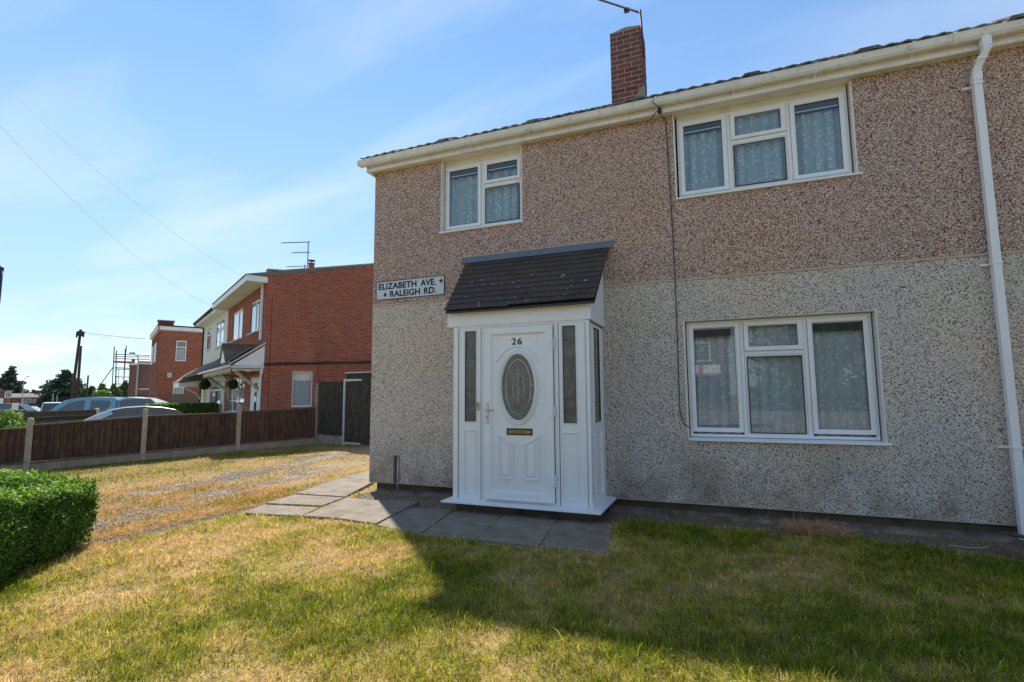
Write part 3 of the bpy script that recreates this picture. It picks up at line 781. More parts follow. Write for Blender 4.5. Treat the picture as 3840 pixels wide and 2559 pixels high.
# masks of what covers the front garden and drive
def lerp_poly(y, pts):
    ys = [p[1] for p in pts]; xs = [p[0] for p in pts]
    return np.interp(y, ys, xs)
STRIP_L = [(-5.75, 2.9), (-5.58, 3.4), (-5.47, 4.3), (-5.46, 4.9), (-5.6, 5.5), (-5.75, 6.3), (-6.05, 7.4), (-6.3, 9.0)]
STRIP_R = [(-5.55, 2.9), (-5.36, 3.4), (-5.27, 4.25), (-5.3, 4.9), (-5.5, 5.5), (-5.68, 6.3), (-5.98, 7.4), (-6.28, 9.0)]
GA_C = [(-7.45, 3.5), (-7.55, 4.5), (-7.7, 5.4), (-7.85, 7.0), (-8.1, 9.0), (-8.1, 10.6)]
GB_C = [(-6.35, 3.3), (-6.45, 4.2), (-6.55, 5.2), (-6.65, 6.2), (-6.85, 7.3), (-6.95, 8.6), (-7.0, 10.5)]
def drive_masks(x, y):
    wob = (fbm(x, y, 2.2, 31) - 0.5) * 0.5
    s_ = sstep((x + wob * 0.25 - lerp_poly(y, STRIP_L)), -0.03, 0.03) * sstep((lerp_poly(y, STRIP_R) - x - wob * 0.25), -0.03, 0.03)
    s_ = s_ * (y > 2.9) * (y < 8.8) * np.clip(1.15 - sstep(y, 5.2, 8.8), 0, 1)
    a_ = 1 - sstep(np.abs(x + wob - lerp_poly(y, GA_C)), 0.14, 0.62)
    b_ = 1 - sstep(np.abs(x + wob - lerp_poly(y, GB_C)), 0.16, 0.56)
    br = sstep(fbm(x, y, 1.3, 77), 0.32, 0.55) * (0.35 + 0.65 * sstep(fbm(x, y * 0.6, 3.6, 78), 0.36, 0.56))
    a_ = a_ * (0.25 + 0.75 * br) * (y > 2.5) * (y < 10.8)
    b_ = b_ * (0.15 + 0.85 * br) * (y > 2.5) * (y < 9.6)
    return s_, np.maximum(a_, b_)
SLABS = [[(-1.68, 5.50), (-1.09, 5.56), (-.95, 4.50), (-1.55, 4.48)],
         [(-2.32, 5.52), (-1.68, 5.50), (-1.55, 4.48), (-2.17, 4.48)],
         [(-2.96, 5.52), (-2.32, 5.52), (-2.17, 4.48), (-2.76, 4.45)],
         [(-3.56, 5.42), (-2.96, 5.52), (-2.76, 4.45), (-3.38, 4.60)],
         [(-4.13, 5.64), (-3.57, 5.76), (-3.38, 4.60), (-3.97, 4.66)],
         [(-4.61, 5.62), (-4.13, 5.64), (-3.97, 4.66), (-4.39, 4.62)],
         [(-5.34, 4.96), (-4.55, 5.08), (-4.41, 4.64), (-5.15, 4.52)],
         [(-5.43, 5.58), (-4.63, 5.62), (-4.56, 5.12), (-5.35, 5.0)],
         [(-5.76, 6.88), (-5.08, 6.9), (-4.64, 5.64), (-5.45, 5.6)],
         [(-5.86, 7.9), (-5.18, 7.9), (-5.08, 6.92), (-5.76, 6.9)]]
def in_poly(x, y, P, grow=0.0):
    c = np.mean(P, 0); P2 = [((p[0] - c[0]) * (1 + grow) + c[0], (p[1] - c[1]) * (1 + grow) + c[1]) for p in P]
    r_ = np.zeros(np.shape(x), bool); j = len(P2) - 1
    for i in range(len(P2)):
        xi, yi = P2[i]; xj, yj = P2[j]
        c1 = ((yi > y) != (yj > y)) & (x < (xj - xi) * (y - yi) / (yj - yi + 1e-12) + xi)
        r_ ^= c1; j = i
    return r_
def on_slab(x, y, grow=0.0):
    r_ = np.zeros(np.shape(x), bool)
    for P in SLABS: r_ |= in_poly(x, y, P, grow)
    return r_
def soil_edge(x):                               # front edge of the bare strip under the wall
    return np.interp(x, [-5.2, -4.6, -3.6, -3.0, -1.15, -1.0, 0.4, 1.1, 1.7, 2.1, 3.0, 8.0], [9, 5.6, 5.4, 5.5, 5.5, 5.74, 5.76, 5.75, 5.67, 5.57, 5.5, 5.5])
def lawn_tone(x, y):                            # 0 green .. 1 straw
    d_ = fbm(x, y, 1.15, 3, 5)
    e_ = fbm(x, y, 4.2, 17, 4)
    k = 0.5 * d_ + 0.34 * e_ + 0.16 * fbm(x, y, 11, 19, 3)
    k = k + 0.12 * (on_slab(x, y, 0.13) & ~on_slab(x, y, -0.03)) + 0.05 * sstep(y - soil_edge(x), -0.22, 0.0) * (x > -1.2)
    west = sstep(-x, 0.6, 4.2)                  # the lawn by the drive has burnt dry
    near = sstep(2.6 - y, 0.0, 1.3) * 0.5
    k = k + 0.07 * west + 0.06 * near - 0.035 * sstep(x, -1.2, 0.8) * sstep(y, 2.6, 4.0)
    drv = (x < -5.3)
    k = np.where(drv, k + 0.07 - 0.14 * sstep(-x, 8.2, 9.6), k)
    return np.clip((k - 0.33) / 0.36, 0, 1)
# fine sheet of the front garden
xs = np.arange(-13.9, 8.6, 0.06); ys = np.arange(0.2, 13.0, 0.06)
XX, YY = np.meshgrid(xs, ys)
u_, v_ = uv(XX, YY)
x_, y_ = XX.ravel(), YY.ravel()
st, gv = drive_masks(x_, y_)
wob = (fbm(x_, y_, 4, 90) - 0.5) * 0.14
soil = sstep(y_ + wob - soil_edge(x_), -0.02, 0.05) * (x_ > -5.4)
Z = zg(x_, y_) + (fbm(x_, y_, 1.2, 8) - 0.5) * 0.035 * (1 - soil) - 0.018 * soil + 0.012 * (fbm(x_, y_, 9, 12) - 0.5)
lt = lawn_tone(x_, y_)[:, None]
C = np.array([0.18, 0.16, 0.03]) * (1 - lt) + np.array([0.44, 0.31, 0.13]) * lt
gvc = np.array([0.27, 0.225, 0.165]); 
C = C * np.where(x_ < -5.3, 0.72, 1.0)[:, None]
C = C * (1 - gv[:, None]) + gvc * gv[:, None]
C = C * (1 - st[:, None]) + np.array([0.12, 0.095, 0.07]) * st[:, None]
C = C * (1 - soil[:, None]) + np.array([0.19, 0.135, 0.085]) * soil[:, None]
V = np.stack([x_, y_, Z], 1)
nx = len(xs); ii, jj = np.meshgrid(np.arange(nx - 1), np.arange(len(ys) - 1)); q = (jj * nx + ii).ravel()
F = np.stack([q, q + 1, q + 1 + nx, q + nx], 1)
keep = (u_.ravel()[F].max(1) < -2.8)            # stops at the fence line
F = F[keep]
used_ = np.unique(F); rm = -np.ones(len(V), int); rm[used_] = np.arange(len(used_))
tag(np_mesh('front_garden_ground', V[used_], rm[F], M['ground'], attr={'tone': C[used_]}, smooth=True), kind='structure')

# paving: every slab an object
path = thing('garden_path', (-3, 5, 0), None, None, kind='structure')
for i, P in enumerate(SLABS):
    c = np.mean(P, 0); zt = [0.018, 0.02, 0.016, 0.02, 0.034, 0.03, 0.022, 0.03, 0.04, 0.035][i]
    Q = [((p[0] - c[0]) * 0.985 + c[0], (p[1] - c[1]) * 0.99 + c[1]) for p in P]
    tl = [(random.random() - .5) * 0.008 for _ in range(4)]
    mb = MB(); mb.loft([[(p[0], p[1], zt - 0.055) for p in Q], [(p[0], p[1], zt + d_) for p, d_ in zip(Q, tl)]], True, True, True)
    fix(mb.build('slab', M['slab'], path, bevel=0.006))

# ------------------------------------------------------------------ grass (real blades)
def blades(x, y, ln, wd, lean, tone, z=None, seed=0):
    r_ = np.random.default_rng(seed); k = len(x)
    z = zg(x, y) if z is None else z
    az = r_.random(k) * 2 * math.pi; wa = r_.random(k) * math.pi
    dx_, dy_ = np.cos(az), np.sin(az)
    base = np.stack([x, y, z - 0.012], 1)
    side = np.stack([np.cos(wa), np.sin(wa), np.zeros(k)], 1) * (wd * 0.5)[:, None]
    sl, cl = np.sin(lean), np.cos(lean)
    mid = base + np.stack([dx_ * sl * ln * 0.45, dy_ * sl * ln * 0.45, 0.55 * ln * cl + 0.012], 1)
    tip = base + np.stack([dx_ * sl * ln, dy_ * sl * ln, 0.85 * ln * cl + 0.014], 1)
    V = np.concatenate([base - side, base + side, mid + side * 0.8, mid - side * 0.8, tip], 0)
    i = np.arange(k)
    F = np.concatenate([np.stack([i, i + k, i + 2 * k], 1), np.stack([i, i + 2 * k, i + 3 * k], 1), np.stack([i + 3 * k, i + 2 * k, i + 4 * k], 1)], 0)
    return V, F, np.concatenate([tone] * 5, 0)
def grass_patch(name, n, x0, x1, y0, y1, seed, dens=None):
    r_ = np.random.default_rng(seed)
    x = x0 + (x1 - x0) * r_.random(n); y = y0 + (y1 - y0) * r_.random(n) ** 1.0
    # only where the photograph can see, thinning with distance
    d_ = np.hypot(x, y)
    P = np.stack([x, y, zg(x, y)], 1) - CAM
    q = P @ RM
    px = q[:, 0] / q[:, 2] * FPX; py = q[:, 1] / q[:, 2] * FPX
    vis = (q[:, 2] > 0.3) & (px > -2350) & (px < 3600) & (py < 1750)
    u, v = uv(x, y)
    vis &= (u < -2.98)
    st, gv = drive_masks(x, y)
    soil = (y + (noise2(x, y, 5, 90) - .5) * 0.22 - soil_edge(x) > 0.0) & (x > -5.3)
    sl = on_slab(x, y, -0.02) & (r_.random(n) > 0.0)
    house = (y > 6.15) & (x > -4.85)
    p_keep = np.clip((3.4 / np.maximum(d_, 1.0)) ** 1.25, 0, 1)
    p_keep = p_keep * (1 - 0.9 * gv) * (1 - 0.97 * st)
    # thin, scuffed places
    p_keep = p_keep * (0.55 + 0.45 * sstep(fbm(x, y, 2.6, 41), 0.3, 0.5))
    ok = vis & ~sl & ~house & ~soil & (r_.random(n) < p_keep)
    # slabs are a little overgrown at their front edge
    x, y, d_ = x[ok], y[ok], d_[ok]; k = len(x)
    lt = lawn_tone(x, y); lt = np.clip(lt + (r_.random(k) - 0.5) * 0.75, 0, 1)
    g0 = np.array([0.16, 0.21, 0.01]); g1_ = np.array([0.4, 0.40, 0.022]); g2 = np.array([0.66, 0.52, 0.10]); g3 = np.array([0.76, 0.52, 0.26])
    lt3 = lt[:, None]
    tone = np.where(lt3 < 0.4, g0 + (g1_ - g0) * lt3 / 0.4, np.where(lt3 < 0.65, g1_ + (g2 - g1_) * (lt3 - 0.4) / 0.25, g2 + (g3 - g2) * (lt3 - 0.65) / 0.35))
    tone = tone * (0.5 + 0.8 * r_.random((k, 1)) ** 1.2)
    micro = noise2(x, y, 24, 55) * 0.6 + noise2(x, y, 55, 56) * 0.4
    tone = tone * (0.28 + 1.42 * micro[:, None]) * np.where((x < -5.3)[:, None], np.array([0.86, 0.74, 0.66]), 1.0)
    green = 1 - lt
    s_ = np.clip(d_ / 3.4, 1, 3)
    tuft = noise2(x, y, 7, 60)
    ln = (0.018 + 0.036 * r_.random(k) + 0.032 * tuft * r_.random(k) + 0.014 * green) * (0.65 + 0.7 * micro) * (1 + 0.12 * (s_ - 1))
    long_ = r_.random(k) < 0.006; ln[long_] *= 1.9
    wd = (0.0019 + 0.0018 * r_.random(k)) * (0.75 + 0.75 * s_)
    lean = np.where(r_.random(k) < 0.6 + 0.3 * lt, 1.05 + 0.42 * r_.random(k), 0.15 + 0.9 * r_.random(k))
    nl = int(k * 0.035); pk = r_.integers(0, k, nl)      # loose cut stalks lying on top
    x2 = x[pk] + r_.normal(size=nl) * .01; y2 = y[pk] + r_.normal(size=nl) * .01
    x = np.concatenate([x, x2]); y = np.concatenate([y, y2]); ln = np.concatenate([ln, 0.035 + 0.06 * r_.random(nl)]); wd = np.concatenate([wd, (0.002 + 0.0016 * r_.random(nl)) * s_[pk] ** .7])
    lean = np.concatenate([lean, 1.35 + 0.2 * r_.random(nl)]); tone = np.concatenate([tone, np.array([0.82, 0.66, 0.4]) * (0.55 + 0.5 * r_.random((nl, 1)))])
    V, F, T = blades(x, y, ln, wd, lean, tone, zg(x, y) + (fbm(x, y, 1.2, 8) - 0.5) * 0.035 + np.concatenate([np.zeros(k), np.full(nl, 0.014)]), seed + 1)
    tag(np_mesh(name, V, F, M['blade'], attr={'tone': T}), 'short mown lawn grass, burnt to straw in patches and green in others', 'grass', kind='stuff')
    return k
k1 = grass_patch('lawn_grass', 1300000, -8.2, 8.4, 1.0, 6.0, 101)
k2 = grass_patch('driveway_grass', 300000, -13.4, -4.85, 3.0, 11.6, 103)
bpy.data.objects['driveway_grass']['label'] = 'yellowed thin grass growing over the gravel drive beside the fence'
print('blades', k1, k2)

# gravel: real stones
def stones(name, x, y, size, z, seed, label):
    r_ = np.random.default_rng(seed); k = len(x)
    base = np.array([[1, 0, 0], [0, 1, 0], [-1, 0, 0], [0, -1, 0], [0, 0, 0.6], [0, 0, -0.5]], float)
    f0 = np.array([[0, 1, 4], [1, 2, 4], [2, 3, 4], [3, 0, 4], [1, 0, 5], [2, 1, 5], [3, 2, 5], [0, 3, 5]])
    a_ = r_.random(k) * 6.28; ca, sa = np.cos(a_), np.sin(a_)
    S = size[:, None] * (0.6 + 0.8 * r_.random((k, 6)))
    V = base[None] * S[:, :, None]
    Vx = V[:, :, 0] * ca[:, None] - V[:, :, 1] * sa[:, None] * 0.7; Vy = V[:, :, 0] * sa[:, None] + V[:, :, 1] * ca[:, None] * 0.7
    V = np.stack([Vx + x[:, None], Vy + y[:, None], V[:, :, 2] + z[:, None] + size[:, None] * 0.2], 2).reshape(-1, 3)
    F = (f0[None] + 6 * np.arange(k)[:, None, None]).reshape(-1, 3)
    tag(np_mesh(name, V, F, M['stone']), label, 'gravel', kind='stuff')
r_ = np.random.default_rng(5)
x = -9.5 + 4.5 * r_.random(260000); y = 2.8 + 8.2 * r_.random(260000)
st, gv = drive_masks(x, y); d_ = np.hypot(x, y)
ok = (r_.random(len(x)) < gv * 0.3) | (r_.random(len(x)) < st * 0.1) | (r_.random(len(x)) < 0.003)
ok &= ~on_slab(x, y)
x, y = x[ok], y[ok]
stones('drive_gravel', x, y, 0.006 + 0.012 * r_.random(len(x)) ** 2, zg(x, y), 6, 'pale grey gravel showing through the worn wheel tracks of the drive')
x = np.concatenate([-5.0 + 2.1 * r_.random(3000), -1.1 + 4.2 * r_.random(1500)]); y = 5.4 + 0.9 * r_.random(4500)
ok = (y > soil_edge(x) - 0.02) & ~on_slab(x, y) & (r_.random(len(x)) < 0.8); x, y = x[ok], y[ok]
stones('loose_rubble', x, y, 0.004 + 0.010 * r_.random(len(x)) ** 2, zg(x, y) - 0.014, 8, 'small loose stones and dirt in the bare strip below the wall')

# street in front of the neighbours' houses
SF = Fr(NO, NU, NV)
def strip(name, v0, v1, u0, u1, mat, dz, nseg=60):
    mb = MB(); P0 = []; P1 = []
    for i in range(nseg + 1):
        u = u0 + (u1 - u0) * (i / nseg)
        row = []
        for v in (v0, v1):
            p = SF.p(u, v, 0); row.append((p[0], p[1], zgf(p[0], p[1]) + dz))
        P0.append(row[0]); P1.append(row[1])
    mb.loft([P0, P1], closed=False)
    o = mb.build(name, mat); return tag(o, kind='structure')
strip('road', -22.5, -16.0, -45, 175, M['asphalt'], 0.03)
strip('pavement', -15.88, -13.9, -45, 175, M['pave'], 0.12)
def kerbline(v, name='kerb'):
    mb = MB(); lo = []
    for i in range(61):
        u = -45 + 220 * i / 60; L_ = []
        for dv, dz in ((0, 0.0), (0, 0.14), (0.12, 0.14), (0.12, 0.0)):
            p = SF.p(u, v + dv, 0); L_.append((p[0], p[1], zgf(p[0], p[1]) + dz))
        lo.append(L_)
    mb.loft(lo); tag(mb.build(name, M['kerb']), kind='structure')
kerbline(-16.0)
# ================================================================== WALL BUILDERS
def wall(mb, fr, edges, z0, ztop, holes, n0, n1, reveal=True):
    """edges: u break points; ztop(u); holes: (u0,u1,z0,z1)"""
    E = sorted(set([round(e_, 5) for e_ in edges] + [round(h[0], 5) for h in holes] + [round(h[1], 5) for h in holes]))
    E = [e_ for e_ in E if min(edges) - 1e-6 <= e_ <= max(edges) + 1e-6]
    for a_, b_ in zip(E[:-1], E[1:]):
        mid = (a_ + b_) / 2
        hs = sorted([h for h in holes if h[0] - 1e-6 < mid < h[1] + 1e-6], key=lambda h: h[2])
        z = z0
        for h in hs + [None]:
            if h is None:
                if min(ztop(a_), ztop(b_)) < z + 1e-4: continue
                mb.prism(fr, [(a_, z), (b_, z), (b_, ztop(b_)), (a_, ztop(a_))], n0, n1)
            else:
                if h[2] > z + 1e-4: mb.prism(fr, [(a_, z), (b_, z), (b_, h[2]), (a_, h[2])], n0, n1)
                z = h[3]
    return mb
_bk = {}
def brick_mesh(lb, hb, mat, depth=0.03):
    key = (round(lb, 4), hb, mat.name)
    if key not in _bk:
        mb = MB(); mb.box(GL, -lb / 2, lb / 2, -depth, 0.0, 0, hb)
        me = bpy.data.meshes.new('brick'); me.from_pydata(mb.v, [], mb.f); me.materials.append(mat); me.update(); _bk[key] = me
    return _bk[key]
def bricks(fr, parent, u0, u1, z0, ztop, holes, n, mat, Lb=0.225, Hb=0.075, nparts=0, zvis=-9, uvis=(-99, 99), stuff_name='brickwork', j=0.014):
    items = []; r_ = random.Random(int(abs(u0 * 100) + z0 * 10) + 3)
    row = 0; z = z0
    while True:
        off = (row % 2) * Lb / 2
        u = u0 - off; any_ = False
        while u < u1 - 0.02:
            a_, b_ = max(u, u0), min(u + Lb - j, u1)
            u += Lb
            if b_ - a_ < 0.03: continue
            if z + Hb - j > ztop((a_ + b_) / 2): continue
            any_ = True
            segs = [(a_, b_)]
            for h in holes:
                if z + Hb - j > h[2] + 0.01 and z < h[3] - 0.01:
                    ns = []
                    for (c_, d_) in segs:
                        if d_ <= h[0] or c_ >= h[1]: ns.append((c_, d_))
                        else:
                            if h[0] - c_ > 0.03: ns.append((c_, h[0]))
                            if d_ - h[1] > 0.03: ns.append((h[1], d_))
                    segs = ns
            items += [(c_, d_, z) for c_, d_ in segs]
        row += 1; z += Hb
        if not any_ and z > z0 + 1.0 and z > ztop((u0 + u1) / 2): break
        if row > 140: break
    if nparts:
        def key(it):
            P = np.array(fr.p((it[0] + it[1]) / 2, n, it[2])); vis = it[2] > zvis and uvis[0] < it[0] < uvis[1]
            return (0 if vis else 1, np.linalg.norm(P - CAM))
        items.sort(key=key)
    parts, rest = items[:nparts], items[nparts:]
    for (a_, b_, z) in parts:
        lb = round((b_ - a_) / 0.0125) * 0.0125
        if lb <= 0.02: continue
        o = bpy.data.objects.new('brick', brick_mesh(lb if abs(lb - (b_ - a_)) < 0.004 else b_ - a_, Hb - j, mat))
        W_ = fr.mat((a_ + b_) / 2, n + r_.uniform(-0.0015, 0.003), z) @ Matrix.Rotation(r_.uniform(-0.006, 0.006), 4, 'X')
        link(o, parent, W_)
    if rest:
        A = np.array(rest); k = len(A); jn = np.random.default_rng(3).uniform(-0.0015, 0.003, k)
        V = []
        for zz in (A[:, 2], A[:, 2] + Hb - j):
            for nn in (n - 0.02, None):
                nv = np.full(k, n - 0.02) if nn is not None else n + jn
                for uu in (A[:, 0], A[:, 1]):
                    V.append(fr.O[None] + fr.U[None] * uu[:, None] + fr.N[None] * nv[:, None] + np.array([0, 0, 1.0])[None] * zz[:, None])
        V = np.stack(V, 1).reshape(-1, 3)
        f0 = np.array([(2, 3, 7, 6), (0, 2, 6, 4), (1, 5, 7, 3), (4, 6, 7, 5), (0, 1, 3, 2)])
        F = (f0[None] + 8 * np.arange(k)[:, None, None]).reshape(-1, 4)
        o = np_mesh(stuff_name, V, F, mat, parent); tag(o, kind='stuff')

def curtain(fr, parent, u0, u1, z0, z1, n, mat, folds=9, seed=0, amp=0.022):
    r_ = random.Random(seed); k = 90; P0 = []; P1 = []
    ph = r_.random() * 6
    for i in range(k + 1):
        t = i / k; u = u0 + (u1 - u0) * t
        d_ = amp * (math.sin(t * folds * 6.28 + ph) + 0.5 * math.sin(t * folds * 2.3 * 6.28 + 1.3 * ph)) 
        P0.append(fr.p(u, n + d_ * 1.2, z0)); P1.append(fr.p(u + 0.01 * math.sin(t * 17), n + d_ * 0.7, z1))
    mb = MB(); mb.loft([P0, P1], closed=False)
    return mb.build('curtain', mat, parent, smooth=True)
def sash(mb, fr, u0, u1, z0, z1, n, w_=0.048, t=0.02):
    mb.ring(fr, u0, u1, z0, z1, [(0, n - 0.03), (0, n + t - 0.003), (0.003, n + t), (w_ - 0.014, n + t), (w_, n + t - 0.012), (w_, n - 0.03)])
def window(fr, parent, u0, u1, z0, z1, lights, n, sill=None, seed=0, cmat=None, fmat=None, cn=0.062, blinds=True, box=True, folds=9):
    """lights: list of (u0,u1,z0,z1,opening,blind)"""
    fm = fmat or M['upvc']
    mb = MB()
    mb.ring(fr, u0, u1, z0, z1, [(0, n - 0.06), (0, n), (0.03, n), (0.03, n - 0.06)])
    for b_ in sorted(set(l[1] for l in lights)):     # mullions and transoms between the lights
        if b_ < u1 - 0.06: mb.box(fr, b_ + 0.003, b_ + 0.042, n - 0.06, n - 0.001, z0 + 0.0301, z1 - 0.0301)
    zt = sorted(set(round(l[2], 3) for l in lights))
    for (a_, b_, c_, d_, op, bl) in lights:
        if c_ > z0 + 0.2: mb.box(fr, a_ - 0.002, b_ + 0.0025, n - 0.06, n - 0.0015, c_ - 0.042, c_ - 0.003)
    win = mb.build('window', fm, parent)
    for (a_, b_, c_, d_, op, bl) in lights:
        w_ = 0.05 if op else 0.026
        s_ = MB()
        sash(s_, fr, a_, b_, c_, d_, n, w_, 0.02 if op else 0.002)
        s_.build('casement' if op else 'glazing_bead', fm, win)
        sl = MB(); sl.ring(fr, a_ + w_ - 0.004, b_ - w_ + 0.004, c_ + w_ - 0.004, d_ - w_ + 0.004, [(0, n - 0.006), (0, n + 0.0075), (0.008, n + 0.0065), (0.008, n - 0.006)])
        sl.build('seal', M['black'], win)
        p_ = MB(); p_.box(fr, a_ + w_, b_ - w_, n - 0.004, n + 0.001, c_ + w_, d_ - w_)
        p_.build('pane', M['glass'], win)
        if bl:
            h_ = 0.095
            q_ = MB(); q_.box(fr, a_ + w_ + 0.006, b_ - w_ - 0.004, n - 0.05, n - 0.0065, d_ - w_ - h_, d_ - w_ - 0.004)
            q_.build('vent_strip', M['black'], win)
            q_ = MB(); q_.box(fr, a_ + w_ + 0.012, b_ - w_ - 0.01, n - 0.0062, n - 0.0052, d_ - w_ - bl - 0.02, d_ - w_ - bl - 0.012)
            q_.build('vent_edge', M['white'], win)
    if cmat is not False:
        curtain(fr, win, u0 + 0.03, u1 - 0.03, z0 + 0.02, z1 - 0.02, n - cn, cmat or M['curtain'], folds, seed)
    if sill:
        s_ = MB(); o0, o1, zs, nn = sill
        s_.prism_u(fr, [(n - 0.03, zs), (nn, zs - 0.012), (nn + 0.002, zs - 0.034), (n - 0.03, zs - 0.034)], o0, o1)
        fix(s_.build('window_sill', fm, win, bevel=0.003))
    return win

# ================================================================== THE RENDERED HOUSE
HF = Fr((0, 6.3), (1, 0), (0, -1))              # its front wall, u = x, n towards us
XL, XR, ZB, ZM, ZE = -4.765, 9.0, 0.125, 2.69, 4.752
house = thing('rendered_house', (-4.7, 6.3, 0), 'pebbledashed semi-detached house, brown above and grey below, with white plastic windows', 'house')
W1 = (-3.59, -2.385, 3.70, 4.672); W2 = (-0.347, 1.447, 3.715, 4.69); W3 = (-0.335, 1.515, 0.862, 2.19)
H1 = (-3.60, -2.372, 3.66, ZE); H2 = (-0.372, 1.468, 3.675, ZE); H3 = (-0.35, 1.533, 0.84, 2.203)
SL = (-4.358, -4.243, ZB, 0.515)
mb = MB(); wall(mb, HF, [XL, XR], ZM + 0.012, lambda u: ZE, [H1, H2], -0.14, 0.0)
mb.build('upper_wall', M['peb_up'], house)
mb = MB(); wall(mb, HF, [XL, XR], ZB, lambda u: ZM - 0.012, [H3, SL], -0.14, 0.0)
mb.build('lower_wall', M['peb_lo'], house)
mb = MB(); mb.box(HF, XL - 0.004, XR, -0.14, 0.012, ZM - 0.011, ZM + 0.011)
mb.build('render_stop_bead', M['bead'], house, bevel=0.003)
mb = MB(); mb.box(HF, XL + 0.002, XR, -0.02, 0.006, ZB - 0.008, ZB - 0.001)
mb.build('base_bead', M['bead'], house)
for h in (H1, H2, H3):                            # smooth reveals round the openings
    t = 0.014; mb = MB(); mb.box(HF, h[1], h[1] + t, 0.0005, 0.004, h[2] - t, min(h[3] + t, ZE - 0.004)); mb.box(HF, h[1] - 0.004, h[1] - 0.0005, -0.139, 0.001, h[2] + 0.001, h[3] - 0.001); mb.build('reveal', M['upvc_cream'], house)
    mb = MB(); mb.box(HF, h[0] - t, h[0], 0.0005, 0.004, h[2] - t, min(h[3] + t, ZE - 0.004)); mb.box(HF, h[0] + 0.0005, h[0] + 0.004, -0.139, 0.001, h[2] + 0.001, h[3] - 0.001); mb.build('reveal', M['upvc_cream'], house)
mb = MB(); mb.box(HF, H3[0] + 0.005, H3[1] - 0.005, -0.139, 0.002, H3[3] - 0.006, H3[3] - 0.001)
mb.build('reveal', M['upvc_cream'], house)
# side wall, back wall, floors inside, plinth
mb = MB()
SWN = Fr((XL, 6.3), (0, 1), (-1, 0))
wall(mb, SWN, [0.141, 3.5, 7.0], ZB, lambda u: ZE + 0.2 + (1.75 * (1 - abs(u - 3.5) / 3.5) if 0 < u < 7 else 0), [], -0.14, 0.0)
mb.build('side_wall', M['peb_lo'], house)
mb = MB(); mb.box(GL, XL, XR, 13.16, 13.3, ZB, ZE + 0.1); mb.box(GL, XR - 0.1, XR, 6.45, 13.15, ZB, ZE + 0.1)
mb.build('back_wall', M['peb_lo'], house)
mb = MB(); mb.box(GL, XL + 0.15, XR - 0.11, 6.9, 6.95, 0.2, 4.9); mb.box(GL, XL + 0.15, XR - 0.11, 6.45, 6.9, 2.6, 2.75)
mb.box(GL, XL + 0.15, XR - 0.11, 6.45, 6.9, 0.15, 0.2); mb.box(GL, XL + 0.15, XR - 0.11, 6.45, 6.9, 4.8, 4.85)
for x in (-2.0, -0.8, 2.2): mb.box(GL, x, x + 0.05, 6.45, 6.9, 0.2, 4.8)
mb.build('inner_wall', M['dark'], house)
mb = MB(); mb.box(GL, XL + 0.09, XR, 6.365, 6.5, -0.1, ZB - 0.008); mb.box(GL, XL + 0.09, XL + 0.2, 6.5, 13.2, -0.1, ZB - 0.001)
mb.build('plinth', M['plinth'], house)
mb = MB(); mb.prism_u(HF, [(-0.07, -0.06), (0.13, -0.06), (0.10, 0.008), (-0.02, 0.03), (-0.07, 0.035)], -1.28, 2.62)
mb.prism_u(HF, [(-0.07, -0.06), (0.1, -0.06), (0.05, 0.012), (-0.07, 0.03)], -4.62, -2.99)
fix(mb.build('footing', simple('dirty_footing', (0.24, 0.17, 0.11), 0.95, 0.4, 7, 0.6, 50, dirt=(0.1, 0.08, 0.055), ds=4, dl=(0.4, 0.62)), house, bevel=0.01))
mb = MB()                                        # conduit slot at the left
mb.box(HF, SL[0] + 0.0005, SL[0] + 0.005, -0.139, 0.004, ZB, SL[3]); mb.box(HF, SL[1] - 0.005, SL[1] - 0.0005, -0.139, 0.004, ZB, SL[3]); mb.box(HF, SL[0] + 0.006, SL[1] - 0.006, -0.139, 0.004, SL[3] - 0.006, SL[3] - 0.001)
mb.build('slot_bead', M['bead'], house)
mb = MB(); mb.tube([(-4.285, 6.315, -0.02), (-4.285, 6.32, 0.5)], 0.014, 10)
mb.build('conduit', M['galv'], house, smooth=True)

# windows
uw = lambda a_, b_, c_, d_, o_, bl: (a_, b_, c_, d_, o_, bl)
w1 = window(HF, house, *W1, [uw(-3.565, -3.012, 3.728, 4.648, 1, 0.062), uw(-2.967, -2.41, 4.325, 4.648, 1, 0.062), uw(-2.967, -2.41, 3.728, 4.28, 0, 0)],
            -0.085, (-3.625, -2.345, 3.69, 0.035), seed=2, folds=8, cmat=M['curtain_up'])
w2 = window(HF, house, *W2, [uw(-0.322, 0.212, 3.742, 4.665, 1, 0.062), uw(0.257, 0.84, 4.335, 4.665, 1, 0), uw(0.257, 0.84, 3.742, 4.29, 0, 0), uw(0.885, 1.42, 3.742, 4.665, 1, 0.062)],
            -0.085, (-0.385, 1.515, 3.70, 0.035), seed=4, folds=13, cmat=M['curtain_up'])
w3 = window(HF, house, *W3, [uw(-0.308, 0.236, 0.918, 2.162, 1, -0.012), uw(0.282, 0.872, 1.83, 2.162, 1, 0), uw(0.282, 0.872, 0.89, 1.785, 0, 0), uw(0.918, 1.488, 0.918, 2.162, 1, -0.012)],
            -0.105, (-0.345, 1.575, 0.858, 0.05), seed=6, folds=13)
for W_ in (W1, W2):
    mb = MB(); mb.box(HF, W_[0], W_[1], -0.13, -0.084, W_[3] + 0.001, ZE - 0.001); mb.build('head_board', M['upvc_cream'], house)

